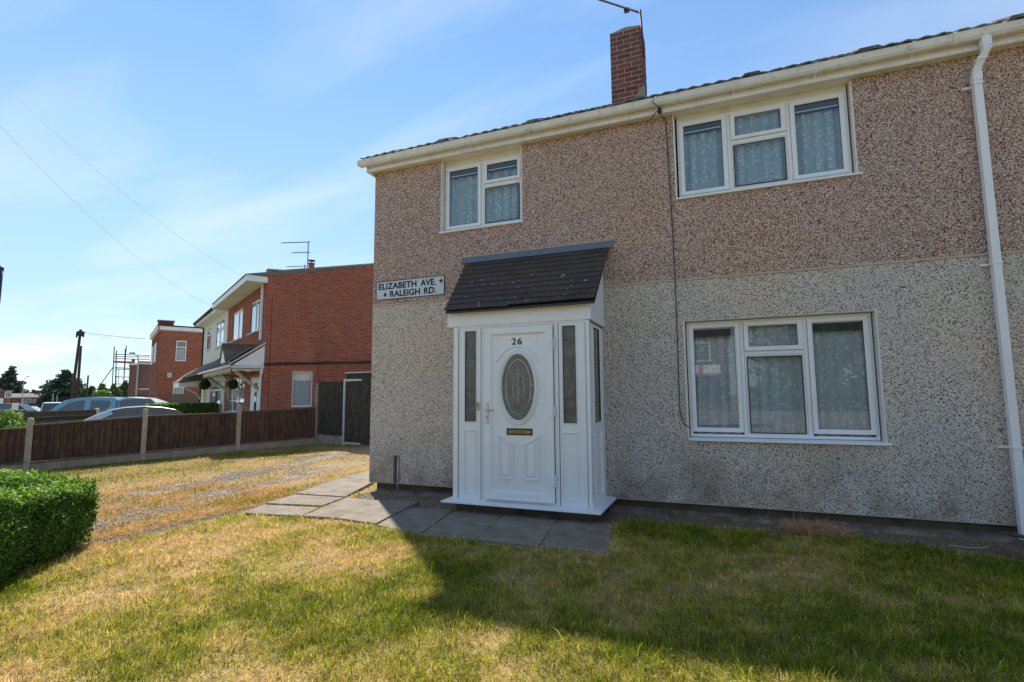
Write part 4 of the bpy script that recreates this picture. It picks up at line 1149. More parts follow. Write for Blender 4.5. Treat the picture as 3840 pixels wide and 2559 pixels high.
# eaves
mb = MB(); mb.box(HF, XL - 0.075, XR, -0.13, 0.092, ZE, ZE + 0.012)
mb.build('soffit', M['upvc_cream'], house)
mb = MB(); mb.prism_u(HF, [(0.092, ZE - 0.012), (0.112, ZE - 0.012), (0.118, ZE + 0.0), (0.118, ZE + 0.03), (0.108, ZE + 0.042), (0.104, ZE + 0.19), (0.092, ZE + 0.19)], XL - 0.075, XR)
fix(mb.build('fascia', M['upvc_cream'], house))
mb = MB(); mb.box(HF, XL - 0.078, XL - 0.062, -0.2, 0.119, ZE - 0.013, ZE + 0.19)
mb.prism(HF, [(XL - 0.062, ZE - 0.013), (XL - 0.004, ZE - 0.05), (XL - 0.004, ZE + 0.1), (XL - 0.062, ZE + 0.1)], -0.1, 0.09)
mb.build('eaves_box_end', M['upvc_cream'], house)
ZG = 4.898
gp = [(0.118, ZG - 0.005), (0.118, ZG - 0.055), (0.135, ZG - 0.083), (0.185, ZG - 0.083), (0.207, ZG - 0.06), (0.221, ZG - 0.008), (0.228, ZG), (0.219, ZG + 0.002), (0.2, ZG - 0.055), (0.182, ZG - 0.074), (0.14, ZG - 0.074), (0.124, ZG - 0.05), (0.123, ZG - 0.005)]
mb = MB(); mb.prism_u(HF, gp, XL - 0.165, 2.33); mb.prism_u(HF, gp, 2.72, XR)
fix(mb.build('gutter', M['gutter'], house, bevel=0.002))
mb = MB(); mb.prism_u(HF, [(p_[0] if i < 2 or i > 8 else p_[0] + 0.006, p_[1] - (0.005 if 1 < i < 6 else 0)) for i, p_ in enumerate(gp[:7])] + [(0.118, ZG)], 2.325, 2.725)
fix(mb.build('gutter_outlet', M['gutter'], house, bevel=0.003))
mb = MB(); mb.box(HF, XL - 0.169, XL - 0.163, 0.118, 0.226, ZG - 0.08, ZG); mb.build('gutter_stop_end', M['gutter'], house)
for px, py in ((1386, 597), (1563, 560), (1754, 518), (1977, 472), (2139, 433), (2458, 362), (2749, 300), (3059, 236), (3428, 158)):
    x = on_y(px, py, 6.08)[0]
    mb = MB(); mb.prism_u(HF, [(0.119, ZG - 0.06), (0.132, ZG - 0.09), (0.19, ZG - 0.09), (0.213, ZG - 0.062), (0.228, ZG - 0.006), (0.231, ZG + 0.004), (0.12, ZG - 0.0)], x - 0.013, x + 0.013)
    mb.prism_u(HF, [(0.104, ZG - 0.13), (0.112, ZG - 0.13), (0.13, ZG - 0.088), (0.119, ZG - 0.06), (0.104, ZG - 0.06)], x - 0.009, x + 0.009)
    fix(mb.build('gutter_bracket', M['gutter'], house))
for x in (2.335, 2.715):
    mb = MB(); mb.prism_u(HF, [(0.119, ZG - 0.06), (0.132, ZG - 0.092), (0.19, ZG - 0.092), (0.215, ZG - 0.062), (0.231, ZG - 0.006), (0.234, ZG + 0.008), (0.12, ZG)], x - 0.016, x + 0.016)
    fix(mb.build('gutter_bracket', M['gutter'], house))
# roof
PT = math.tan(R(27.5)); RY, RZ = 0.17, 4.945
def tile_mesh(w_=0.3, l_=0.34):
    mb = MB(); rows = []
    prof = [(i / 10 * w_, 0.009 * (1 + math.cos(i / 10 * 4 * math.pi + 0.4)) + 0.006) for i in range(11)]
    lo = [[(u, 0, z + 0.0) for u, z in prof] + [(u, 0, z - 0.02) for u, z in reversed(prof)]]
    lo.append([(u, l_, z + l_ * PT) for u, z in prof] + [(u, l_, z - 0.02 + l_ * PT) for u, z in reversed(prof)])
    mb.loft(lo, True, True, True); return mb
tm = tile_mesh(); me = bpy.data.meshes.new('roof_tile'); me.from_pydata(tm.v, [], tm.f); me.materials.append(M['roof']); me.update()
rt = random.Random(9)
rest = MB()
for row in range(11):
    for c in range(46):
        x = XL - 0.16 + c * 0.3 - (0.0 if row else 0)
        y = 6.3 - RY + row * 0.33 * 0.98; z = RZ + row * 0.33 * 0.98 * PT + row * 0.0
        if row < 2 and x < 3.3:
            o = bpy.data.objects.new('roof_tile', me)
            link(o, house, Matrix.Translation((x + rt.uniform(-.003, .003), y + rt.uniform(-.006, .006), z + (0.02 if row else 0) + rt.uniform(-.003, .004))) @ Matrix.Rotation(rt.uniform(-.01, .01), 4, 'Y'))
        elif y < 9.85 and row > 1:
            rest.add([(v[0] + x, v[1] + y, v[2] + z + 0.02) for v in tm.v], tm.f)
tag(rest.build('roof_tiles', M['roof'], house), kind='stuff')
mb = MB(); ry = 9.8; rz = RZ + (ry - 6.13) * PT
mb.prism_u(Fr((0, 0), (1, 0), (0, 1)), [(6.2, RZ - 0.03), (ry, rz - 0.08), (13.5, RZ - 0.05), (13.5, RZ - 0.12), (6.2, RZ - 0.1)], XL - 0.12, XR)
mb.build('roof', M['roof'], house)
for (px, py, s_) in ((2820, 282, 1.0), (3258, 180, 1.25), (2385, 372, 1.3), (1992, 455, .7), (3835, 55, 1.2), (1655, 530, .6)):
    x = on_y(px, py, 6.16)[0]; a_ = 0.055 * s_ + 0.02
    mb = MB(); mb.loft([[(x - a_ * 1.5, 6.12, 4.945), (x + a_ * 1.4, 6.12, 4.945), (x + a_ * 1.5, 6.5, 5.14), (x - a_ * 1.5, 6.5, 5.14)],
                        [(x - a_ * .9, 6.16, 5.005), (x + a_ * .95, 6.16, 5.005), (x + a_, 6.5, 5.19), (x - a_, 6.5, 5.19)]], True, True, True)
    fix(mb.build('roof_vent', M['ptile'], house))
# chimney
CF = Fr((-1.42, 8.0), (1, 0), (0, -1))
mb = MB(); mb.box(CF, 0.003, 0.507, -0.45, -0.003, 5.7, 7.27)
chim = mb.build('chimney', M['chmortar'], house)
bricks(CF, chim, 0, 0.51, 5.72, lambda u: 7.30, [], 0.0, M['chbrick'], 0.225, 0.083, nparts=200)
CS = Fr((-0.91, 8.0), (0, 1), (1, 0)); bricks(CS, chim, 0.0, 0.45, 5.72, lambda u: 7.30, [], 0.0, M['chbrick'], 0.225, 0.083, nparts=60)
CW = Fr((-1.42, 8.0), (0, 1), (-1, 0)); bricks(CW, chim, 0.0, 0.45, 5.72, lambda u: 7.30, [], 0.0, M['chbrick'], 0.225, 0.083, nparts=60)
mb = MB(); mb.box(CF, -0.02, 0.53, -0.47, 0.02, 5.7, 6.06); mb.prism(CF, [(0.28, 6.04), (0.53, 6.04), (0.53, 6.26), (0.45, 6.22), (0.4, 6.12)], -0.02, 0.012)
mb.build('chimney_flashing', M['conc'], chim)
mb = MB(); mb.prism(CF, [(0.0, 7.268), (0.51, 7.268), (0.5, 7.3), (0.3, 7.33), (0.22, 7.33), (0.02, 7.285)], -0.45, 0.0)
mb.build('flaunching', M['conc'], chim)
# downpipe with swan neck
DX = 2.515
mb = MB()
def sq(mb, pts, a_=0.032):
    lo = [[(x - a_, y - a_ * (1.0), z), (x + a_, y - a_, z), (x + a_, y + a_, z), (x - a_, y + a_, z)] for x, y, z in pts]
    mb.loft(lo, True, True, True)
sq(mb, [(DX + 0.06, 6.128, 4.83), (DX + 0.06, 6.128, 4.69), (DX + 0.005, 6.20, 4.56), (DX, 6.225, 4.50), (DX, 6.225, -0.05)], 0.034)
dp = fix(mb.build('downpipe', M['upvc'], house, bevel=0.004))
for (x, y, z, h_) in ((DX + 0.06, 6.128, 4.76, 0.085), (DX + 0.03, 6.165, 4.625, 0.03), (DX, 6.222, 4.47, 0.08)):
    mb = MB(); sq(mb, [(x, y, z - h_ / 2), (x, y, z + h_ / 2)], 0.0385); mb.build('pipe_socket', M['upvc'], dp, bevel=0.003)
for z in (4.40, 2.58, 0.84):
    mb = MB(); sq(mb, [(DX, 6.222, z - 0.012), (DX, 6.222, z + 0.012)], 0.039); mb.box(GL, DX - 0.1, DX - 0.03, 6.27, 6.297, z - 0.012, z + 0.012)
    mb.build('pipe_clip', M['upvc'], dp)
# aerial cable on the wall
mb = MB()
pts = [(2447, 372, 6.06), (2450, 386, 6.05), (2478, 408, 6.17), (2470, 425, 6.2), (2496, 455, 6.285), (2503, 530, 6.29), (2516, 760, 6.29), (2530, 1000, 6.29), (2538, 1200, 6.29), (2546, 1450, 6.29), (2551, 1550, 6.29), (2565, 1590, 6.285), (2590, 1607, 6.3)]
mb.tube([on_y(a_, b_, c_) for a_, b_, c_ in pts], 0.0055, 6)
mb.tube([on_y(2478, 408, 6.15), on_y(2450, 430, 6.16), on_y(2444, 450, 6.16), on_y(2462, 418, 6.15)], 0.003, 5)
mb.box(GL, -0.545, -0.5, 6.13, 6.19, 4.74, 4.78)
tag(mb.build('aerial_cable', M['black'], smooth=True), 'thin black aerial cable running down the wall to the corner of the lower window', 'cable')
# white meter box seen edge-on at the far side wall
mb = MB(); mb.box(GL, XL - 0.12, XL, 6.9, 7.3, 2.0, 2.66)
tag(mb.build('meter_box', M['upvc'], bevel=0.006), 'white box mounted on the side wall, seen edge-on past the left corner of the house', 'meter box')

# TV aerial on the chimney
AX = on_y(2400, 150, 7.95)
ae = thing('tv_aerial', (AX[0], AX[1], 7.0), 'rusty mast with a long many-toothed television aerial, strapped to the chimney of the rendered house', 'aerial')
mb = MB(); mtop = on_y(2401, 38, 7.94); mbot = on_y(2415, 215, 7.94)
mb.tube([mtop, mbot], 0.016, 8); mb.build('mast', M['rust'], ae, smooth=True)
b0 = on_y(2395, 47, 7.94); b1 = on_y(2225, -8, 7.55)
mb = MB(); mb.tube([b0, b1], 0.015, 6); mb.build('boom', M['rust'], ae)
dirb = (b1 - b0); Lb_ = np.linalg.norm(dirb); dirb = dirb / Lb_
ed = np.cross(dirb, [0, 0, 1.0]); ed /= np.linalg.norm(ed); ed2 = ed * 0.75 + np.array([0, 0, 0.66])
for i in range(13):
    c_ = b0 + dirb * (0.1 + i * (Lb_ - 0.12) / 12)
    mb = MB(); mb.tube([c_ - ed2 * 0.1, c_ + ed2 * 0.1], 0.006, 5); mb.build('director', M['alu'], ae)
for s_ in (-1, 1):
    up = np.cross(ed2, dirb); up /= np.linalg.norm(up)
    c_ = b0 + dirb * 0.03 + up * s_ * 0.01
    for q_ in (0.05, 0.1):
        mb = MB(); e0 = c_ + s_ * ed2 * 0.04; e1 = c_ + s_ * ed2 * 0.2 + dirb * 0.0; off = dirb * q_
        mb.tube([e0, e1, e1 + off, e0 + off], 0.005, 5); mb.build('reflector', M['rust'], ae)
mb = MB(); mb.box(GL, b0[0] - 0.2 * 1 - 0.02, b0[0] - 0.14, b0[1] - 0.03 - 0.06, b0[1] + 0.03 - 0.06, b0[2] + 0.02, b0[2] + 0.07); mb.build('dipole_box', M['black'], ae)

# street name sign
def text_mesh(s_, size, width=None):
    c_ = bpy.data.curves.new('t', 'FONT'); c_.body = s_; c_.size = size; c_.extrude = 0.0012
    o = bpy.data.objects.new('t', c_); COL.objects.link(o)
    bpy.context.view_layer.update()
    me = bpy.data.meshes.new_from_object(o.evaluated_get(bpy.context.evaluated_depsgraph_get()))
    V = np.array([v.co[:] for v in me.vertices]); F = [tuple(p_.vertices) for p_ in me.polygons]
    COL.objects.unlink(o); bpy.data.objects.remove(o); bpy.data.meshes.remove(me)
    V[:, 0] -= V[:, 0].min(); V[:, 1] -= V[:, 1].min()
    if width: V[:, 0] *= width / V[:, 0].max()
    V[:, 1] *= size / V[:, 1].max()
    return V, F
def put_text(mb, fr, s_, u, z, n, h, w_, slant=0.0, bold=0.0):
    V, F = text_mesh(s_, h, w_)
    for du, dz in ([(0, 0)] if not bold else [(-bold, 0), (bold, 0), (0, bold), (0, -bold), (0, 0)]):
        mb.add([fr.p(u + du + v[0], n + v[2] + 0.0002 * (du + dz) / max(bold, 1e-6), z + dz + v[1] + slant * v[0]) for v in V], F)
sg = thing('street_name_sign', (-4.12, 6.28, 2.9), 'white street name plate reading ELIZABETH AVE. and RALEIGH RD. left of the porch roof', 'street sign')
SU0, SU1, SZ0, SZ1 = -4.70, -3.54, 2.768, 3.045
mb = MB(); mb.box(HF, SU0, SU1, 0.004, 0.012, SZ0, SZ1); mb.build('plate', M['signw'], sg, bevel=0.003)
mb = MB(); mb.ring(HF, SU0, SU1, SZ0, SZ1, [(0, 0.006), (0, 0.0155), (0.008, 0.0155), (0.008, 0.006)]); mb.build('border', M['ink'], sg)
def sp(cx, cy): return HF.of(1360 + cx / 2.4125, 500 + cy / 2.4125, 0.012)
def word(s_, x0, yb0, x1, yt):
    mb = MB(); u0, z0 = sp(x0, yb0); u1, _ = sp(x1, yb0); h = 0.089
    put_text(mb, HF, s_, u0, z0, 0.0135, h, u1 - u0, 0.0, 0.0035); return mb.build('lettering', M['ink'], sg)
zt0 = SZ0 + 0.155; zt1 = SZ0 + 0.035
for s_, x0, x1, z0 in (('ELIZABETH', 148, 485, zt0), ('AVE.', 525, 660, zt0), ('RALEIGH', 250, 517, zt1), ('RD.', 557, 662, zt1)):
    u0 = sp(x0, 1400)[0]; u1 = sp(x1, 1400)[0]
    mb = MB(); put_text(mb, HF, s_, u0, z0, 0.0135, 0.088, u1 - u0, 0.0, 0.0035); mb.build('lettering', M['ink'], sg)
for cx, cz, d_ in ((708, zt0 + 0.045, 1), (205, zt1 + 0.04, -1)):
    u = sp(cx, 1400)[0]; mb = MB()
    poly = [(-0.025, -0.018), (0.0, -0.018), (0.0, -0.042), (0.03, 0), (0.0, 0.042), (0.0, 0.018), (-0.025, 0.018)]
    mb.prism(HF, [(u + d_ * a_, cz + b_) for a_, b_ in poly], 0.012, 0.0145); mb.build('arrow', M['ink'], sg)
# ================================================================== THE PORCH
PY = 5.547
PF = Fr((0, PY), (1, 0), (0, -1))
PL, PR, PZ0, PZ1 = -2.988, -1.308, 0.145, 2.175
porch = thing('porch', (-2.15, 5.9, 0.0), 'white plastic porch with oval-glazed front door numbered 26 under a dark tiled lean-to roof', 'porch')
mb = MB(); mb.box(GL, PL + 0.02, PR - 0.02, PY + 0.03, 6.32, -0.05, PZ0 - 0.028); mb.build('porch_base', M['brick2'] if False else M['plinth'], porch, bevel=0.006)
mb = MB(); mb.loft([[(PL - 0.09, PY - 0.14, PZ0 - 0.03), (PR + 0.115, PY - 0.14, PZ0 - 0.03), (PR + 0.115, 6.28, PZ0 - 0.03), (PL - 0.09, 6.28, PZ0 - 0.03)],
                    [(PL - 0.09, PY - 0.14, PZ0 - 0.012), (PR + 0.115, PY - 0.14, PZ0 - 0.012), (PR + 0.115, 6.28, PZ0 - 0.004), (PL - 0.09, 6.28, PZ0 - 0.004)],
                    [(PL, PY - 0.02, PZ0 + 0.004), (PR, PY - 0.02, PZ0 + 0.004), (PR, 6.28, PZ0 + 0.004), (PL, 6.28, PZ0 + 0.004)]], True, True, True)
fix(mb.build('porch_sill', M['upvc'], porch, bevel=0.003))
# posts and head
for nm, a_, b_ in (('corner_post', PL, PL + 0.068), ('mullion', -2.618, -2.592), ('mullion', -1.690, -1.662), ('corner_post', PR - 0.04, PR)):
    mb = MB(); mb.box(PF, a_, b_, -0.07, 0.0 if nm == 'mullion' else 0.003, PZ0, PZ1); mb.build(nm, M['upvc'], porch, bevel=0.003)
mb = MB(); mb.box(PF, PL + 0.069, PR - 0.041, -0.07, -0.002, PZ1 - 0.02, PZ1 + 0.05); mb.build('head_rail', M['upvc'], porch)
# side lights
def sidelight(fr, u0, u1, zb, zt, g0, g1, gm0, gm1, w_=0.0, off=0.0, nm='side_light'):
    mb = MB()
    mb.ring(fr, u0, u1, zb, zt, [(0, -0.06), (0, -0.003 + off), (g0 - u0 - 0.012, -0.003 + off), (g0 - u0, -0.017 + off), (g0 - u0, -0.06)] if False else [(0, -0.06), (0, -0.003 + off), (0.03, -0.003 + off), (0.03, -0.06)])
    s_ = mb.build(nm, M['upvc'], porch)
    # upper glazed light
    mb = MB(); a_, b_ = g0 - 0.012, g1 + 0.012
    mb.box(fr, u0 + 0.0305, g0 - 0.012, -0.06, -0.004 + off, zb + 0.0305, zt - 0.0305); mb.box(fr, g1 + 0.012, u1 - 0.0305, -0.06, -0.004 + off, zb + 0.0305, zt - 0.0305)
    mb.box(fr, a_ + 0.0005, b_ - 0.0005, -0.06, -0.0045 + off, gm1 + 0.012, gm0 - 0.012)
    mb.box(fr, a_ + 0.0005, b_ - 0.0005, -0.06, -0.0045 + off, zt - 0.0305 - max(0.001, zt - 0.0305 - (2.128)), zt - 0.0305) if zt - 0.0305 > 2.128 else None
    mb.box(fr, a_ + 0.0005, b_ - 0.0005, -0.06, -0.0045 + off, zb + 0.0305, zb + 0.065)
    mb.build('light_rail', M['upvc'], s_)
    mb = MB(); mb.ring(fr, a_, b_, gm0 - 0.012, 2.13, [(0, -0.05), (0, 0.004 + off), (0.004, 0.006 + off), (0.012, -0.006 + off), (0.012, -0.05)]); mb.build('glazing_bead', M['upvc'], s_)
    mb = MB(); mb.ring(fr, a_ + 0.009, b_ - 0.009, gm0 - 0.003, 2.121, [(0, -0.03), (0, -0.003 + off), (0.005, -0.004 + off), (0.005, -0.03)]); mb.build('seal', M['black'], s_)
    mb = MB(); mb.box(fr, a_ + 0.01, b_ - 0.01, -0.025 + off, -0.016 + off, gm0 - 0.002, 2.12); mb.build('pane', M['glass_ob'], s_)
    mb = MB(); mb.ring(fr, a_, b_, zb + 0.065, gm1 + 0.012, [(0, -0.05), (0, 0.004 + off), (0.004, 0.006 + off), (0.014, -0.007 + off), (0.016, -0.012 + off), (0.016, -0.05)]); mb.build('panel_bead', M['upvc'], s_)
    mb = MB(); mb.box(fr, a_ + 0.012, b_ - 0.012, -0.03 + off, -0.012 + off, zb + 0.07, gm1 + 0.002); mb.build('panel', M['upvc'], s_)
    return s_
for x_ in (PL + 0.0685, -2.619, -1.6615, PR - 0.0415):
    mb = MB(); mb.box(PF, x_ - 0.002, x_ + 0.002, -0.01, 0.0035, PZ0, PZ1 - 0.02); mb.build('joint', simple('grey_joint', (0.25, 0.26, 0.26)) if x_ < -3 else M['black'], porch)
sidelight(PF, PL + 0.07, -2.62, PZ0, PZ1 - 0.022, -2.832, -2.69, 1.045, 0.93)
sidelight(PF, -1.66, PR - 0.042, PZ0, PZ1 - 0.022, -1.611, -1.466, 1.042, 0.925)
SFR = Fr((PR, PY), (0, 1), (1, 0))              # right-hand side of the porch
sidelight(SFR, 0.004, 6.29 - PY, PZ0, PZ1 - 0.022, 0.20, 0.54, 1.042, 0.925)
SFL = Fr((PL, PY), (0, 1), (-1, 0))
sidelight(SFL, 0.004, 6.29 - PY, PZ0, PZ1 - 0.022, 0.20, 0.54, 1.042, 0.925)
# the door
DL, DR = -2.591, -1.691
mb = MB(); mb.ring(PF, DL, DR, PZ0, PZ1 - 0.021, [(0, -0.065), (0, -0.004), (0.022, -0.004), (0.026, -0.012), (0.026, -0.065)])
mb.build('door_frame', M['upvc'], porch)
mb = MB(); mb.ring(PF, SL0 - 0.005, -1.717, SZb - 0.005, SZt + 0.005, [(0, -0.003), (0, 0.0), (0.009, 0.0), (0.009, -0.003)]) if False else mb.ring(PF, -2.5705, -1.7175, 0.1675, 2.1515, [(0, -0.02), (0, -0.0025), (0.006, -0.0025), (0.006, -0.02)]); mb.build('door_gap_shade', M['black'], porch)  # black line stands in for the shaded gap between frame and sash
SL0, SL1, SZb, SZt = -2.566, -1.748, 0.172, 2.147
ell = lambda cx, cz, a_, b_, n_=72: [(cx + a_ * math.cos(2 * math.pi * i / n_), cz + b_ * math.sin(2 * math.pi * i / n_)) for i in range(n_)]
OC = (-2.149, 1.443)
mb = MB()
mb.ring(PF, SL0, -1.722, SZb, SZt, [(0, -0.04), (0, 0.022), (0.006, 0.028), (0.08, 0.028), (0.092, 0.010), (0.098, 0.006), (0.104, 0.0), (0.104, -0.04)])
door = mb.build('door', M['upvc'], porch)
# door leaf with an oval opening
U0, U1, Zb, Zt = SL0 + 0.098, -1.722 - 0.098, SZb + 0.098, SZt - 0.098
inner = ell(*OC, 0.205, 0.38)
def rect_pt(u, z):
    du, dz = u - OC[0], z - OC[1]; k_ = 1e9
    if du > 1e-9: k_ = min(k_, (U1 - OC[0]) / du)
    if du < -1e-9: k_ = min(k_, (U0 - OC[0]) / du)
    if dz > 1e-9: k_ = min(k_, (Zt - OC[1]) / dz)
    if dz < -1e-9: k_ = min(k_, (Zb - OC[1]) / dz)
    return (OC[0] + du * k_, OC[1] + dz * k_)
angs = sorted(set([math.atan2(z - OC[1], u - OC[0]) for u in (U0, U1) for z in (Zb, Zt)] + [2 * math.pi * i / 72 - math.pi + 1e-4 for i in range(72)]))
inn = [(OC[0] + 0.205 * math.cos(t), OC[1] + 0.38 * math.sin(t)) for t in angs]
ou = [rect_pt(*( (OC[0] + math.cos(t), OC[1] + math.sin(t)))) for t in angs]
inn = []
for t in angs:                                   # ellipse point in the same direction
    r_ = 1 / math.sqrt((math.cos(t) / 0.205) ** 2 + (math.sin(t) / 0.38) ** 2); inn.append((OC[0] + r_ * math.cos(t), OC[1] + r_ * math.sin(t)))
mb = MB(); mb.loft([[PF.p(u, 0.001, z) for u, z in ou], [PF.p(u, 0.001, z) for u, z in inn], [PF.p(u, -0.03, z) for u, z in inn]])
mb.build('door_panel', M['upvc'], door)
mb = MB(); lo = []
for gr, n_ in ((0.052, 0.0), (0.048, 0.018), (0.04, 0.024), (0.032, 0.014), (0.025, 0.010), (0.019, 0.028), (0.009, 0.036), (0.0, 0.022), (-0.004, -0.01)):
    lo.append([PF.p(u, n_, z) for u, z in ell(*OC, 0.205 + gr, 0.38 + gr)])
mb.loft(lo); mb.build('oval_moulding', M['upvc'], door, smooth=True)
mb = MB(); mb.loft([[PF.p(u, -0.012, z) for u, z in ell(*OC, 0.204, 0.379)], [PF.p(u, -0.004, z) for u, z in ell(*OC, 0.204, 0.379)]], True, True, True)
mb.build('oval_glass', M['glass_oval'], door)
mb = MB()                                        # bevelled and leaded lines in the glass
def gtube(pts, r_=0.0035): mb.tube([PF.p(u, -0.002, z) for u, z in pts], r_, 5)
e2 = ell(*OC, 0.155, 0.315, 48); gtube(e2 + [e2[0]])
for s_ in (-1, 1):
    gtube([(OC[0] + s_ * 0.2, OC[1] + 0.02), (OC[0] + s_ * 0.155, OC[1] + 0.02)]); gtube([(OC[0] + s_ * 0.19, OC[1] - 0.13), (OC[0] + s_ * 0.14, OC[1] - 0.13)])
    gtube([(OC[0] + s_ * 0.055, OC[1] + 0.13), (OC[0] + s_ * 0.07, OC[1] + 0.0), (OC[0] + s_ * 0.06, OC[1] - 0.12)], 0.0025)
    for i in range(5):
        z = OC[1] + 0.16 - i * 0.075
        gtube([(OC[0], z), (OC[0] + s_ * 0.03, z + 0.028), (OC[0] + s_ * 0.045, z + 0.002), (OC[0] + s_ * 0.012, z - 0.02)], 0.0022)
gtube([(OC[0], OC[1] + 0.2), (OC[0], OC[1] - 0.2)], 0.002)
mb.build('leading', M['chrome'], door)
mb = MB(); arc = []
for i in range(25):
    t = math.radians(158 - i * (136 / 24)); arc.append((OC[0] - 0.004 + 0.268 * math.cos(t), 1.665 + 0.245 * math.sin(t)))
arc = [(arc[0][0] - 0.02, arc[0][1] - 0.008)] + arc + [(arc[-1][0] + 0.02, arc[-1][1] - 0.008)]
mb.tube([PF.p(u, 0.005, z) for u, z in arc], 0.0125, 8); mb.build('arch_moulding', M['upvc'], door, smooth=True)
for s_, um in ((-1, -2.302), (1, -1.992)):
    hw = 0.092
    def shp(sh, n_):
        a_ = hw - sh; pts = [(-a_, 0.397 + sh), (a_, 0.397 + sh)]
        for i in range(7):                       # curved shoulder, low on the side towards the middle
            t = i / 6; uu = a_ - 2 * a_ * t
            q = (uu * s_ + hw) / (2 * hw); pts.append((uu, 0.812 - sh + 0.092 * q ** 1.7))
        return [PF.p(um + u, n_, z) for u, z in pts]
    mb = MB(); mb.loft([shp(0, 0.001), shp(0.003, 0.02), shp(0.013, 0.022), shp(0.02, 0.003), shp(0.042, 0.003), shp(0.052, 0.018), shp(0.058, 0.02)], True, False, True)
    fix(mb.build('raised_panel', M['upvc'], door))
mb = MB(); mb.ring(PF, -2.291, -1.979, 0.898, 0.973, [(0, 0.0), (0, 0.008), (0.008, 0.008), (0.008, 0.002)]); mb.box(PF, -2.284, -1.986, 0.001, 0.003, 0.904, 0.967)
lb_ = mb.build('letter_box', M['black'], door)
mb = MB(); mb.box(PF, -2.275, -1.994, 0.003, 0.011, 0.912, 0.957); mb.build('flap', M['brass'], lb_, bevel=0.003)if False else mb.build('letter_flap', M['brass'], door, bevel=0.003)
mb = MB(); put_text(mb, PF, 'LETTERS', -2.21, 0.923, 0.0115, 0.024, 0.15); mb.build('letter_box_lettering', M['black'], door)
mb = MB(); put_text(mb, PF, '2', -2.222, 1.935, 0.004, 0.075, 0.052, 0, 0.002); put_text(mb, PF, '6', -2.150, 1.935, 0.004, 0.075, 0.052, 0, 0.002)
mb.build('number_26', M['grey_num'], door)
mb = MB(); mb.box(PF, -2.545, -2.512, 0.028, 0.038, 1.02, 1.265)
h_ = mb.build('handle_plate', M['chrome'], door, bevel=0.004)
mb = MB(); mb.tube([PF.p(-2.528, 0.035, 1.178), PF.p(-2.528, 0.075, 1.178), PF.p(-2.512, 0.08, 1.178), PF.p(-2.425, 0.078, 1.176)], 0.0085, 8)
mb.build('door_handle', M['chrome'], door, smooth=True)
mb = MB(); mb.tube([PF.p(-2.528, 0.036, 1.10), PF.p(-2.528, 0.044, 1.10)], 0.009, 10); mb.build('keyhole', M['brass'], door)
for z in (1.92, 1.168, 0.41):
    mb = MB(); mb.box(PF, -1.765, -1.722, 0.026, 0.042, z - 0.055, z + 0.055); mb.tube([PF.p(-1.712, 0.022, z - 0.062), PF.p(-1.712, 0.022, z + 0.062)], 0.009, 8)
    mb.build('hinge', M['upvc'], door, bevel=0.002)
mb = MB(); mb.box(PF, SL0 + 0.02, -1.74, 0.028, 0.046, SZb + 0.002, SZb + 0.024); mb.build('weather_bar', M['upvc'], door, bevel=0.004)
mb = MB(); mb.box(PF, -2.682, -2.642, 0.002, 0.02, 1.178, 1.268); bb = mb.build('doorbell', M['timber'], porch, bevel=0.006)
mb = MB(); mb.tube([PF.p(-2.662, 0.02, 1.238), PF.p(-2.662, 0.024, 1.238)], 0.009, 10); mb.build('bell_button', M['black'], bb)
# fascia and roof
mb = MB(); mb.box(PF, -3.065, -1.282, -0.03, 0.012, 2.186, 2.372); mb.build('porch_fascia', M['upvc'], porch, bevel=0.003)
mb = MB(); mb.box(PF, -3.068, -3.05, -0.03, 0.015, 2.18, 2.375); mb.box(PF, -1.298, -1.279, -0.03, 0.015, 2.18, 2.375); mb.build('fascia_joint', M['upvc'], porch)
mb = MB(); mb.box(GL, -3.05, -1.30, PY - 0.009, 6.3, 2.178, 2.186); mb.build('porch_soffit', M['upvc_cream'], porch)
for x0, x1 in ((-1.300, -1.286), (-3.064, -3.05)):
    mb = MB(); mb.prism_u(Fr((0, 0), (1, 0), (0, 1)), [(PY + 0.03, 2.18), (6.29, 2.18), (6.29, 3.05), (PY + 0.03, 2.36)], x0, x1); mb.build('cheek_panel', M['upvc'], porch)
NR = 10; yb, zb_, yt, zt_ = 5.43, 2.365, 6.285, 3.17
cl = (0.0)
sl = math.hypot(yt - yb, zt_ - zb_); ty, tz = (yt - yb) / sl, (zt_ - zb_) / sl; ny, nz_ = -tz, ty
pt = random.Random(21)
for r0 in range(NR):
    s0 = r0 * sl / NR; s1 = s0 + sl / NR + 0.035
    f_ = r0 / (NR - 1)
    xl, xr = -3.055 - 0.125 * f_, -1.212 + 0.008 * f_
    nt_ = 11; off = 0.5 if r0 % 2 else 0.0
    us = [xl] + [xl + (xr - xl) * (i + 1 - off) / nt_ for i in range(nt_ + (1 if off else 0)) if 0.02 < (i + 1 - off) / nt_ < 0.995] + [xr]
    for a_, b_ in zip(us[:-1], us[1:]):
        dr = pt.uniform(-0.003, 0.003) + (0.0)
        if r0 == 0: dr = 0.0 if a_ < -2.5 else (-0.01 if a_ < -2.35 else 0.018 + 0.012 * (a_ + 2.35))
        mb = MB(); lo = []
        for u in (a_ + 0.0015, b_ - 0.0015):
            lo.append([(u, yb + ty * (s0 + dr) + ny * 0.030, zb_ + tz * (s0 + dr) + nz_ * 0.030), (u, yb + ty * s1 + ny * 0.012, zb_ + tz * s1 + nz_ * 0.012),
                       (u, yb + ty * s1, zb_ + tz * s1), (u, yb + ty * (s0 + dr) + ny * 0.014, zb_ + tz * (s0 + dr) + nz_ * 0.014)])
        mb.loft(lo, True, True, True); fix(mb.build('tile', M['ptile'], porch))
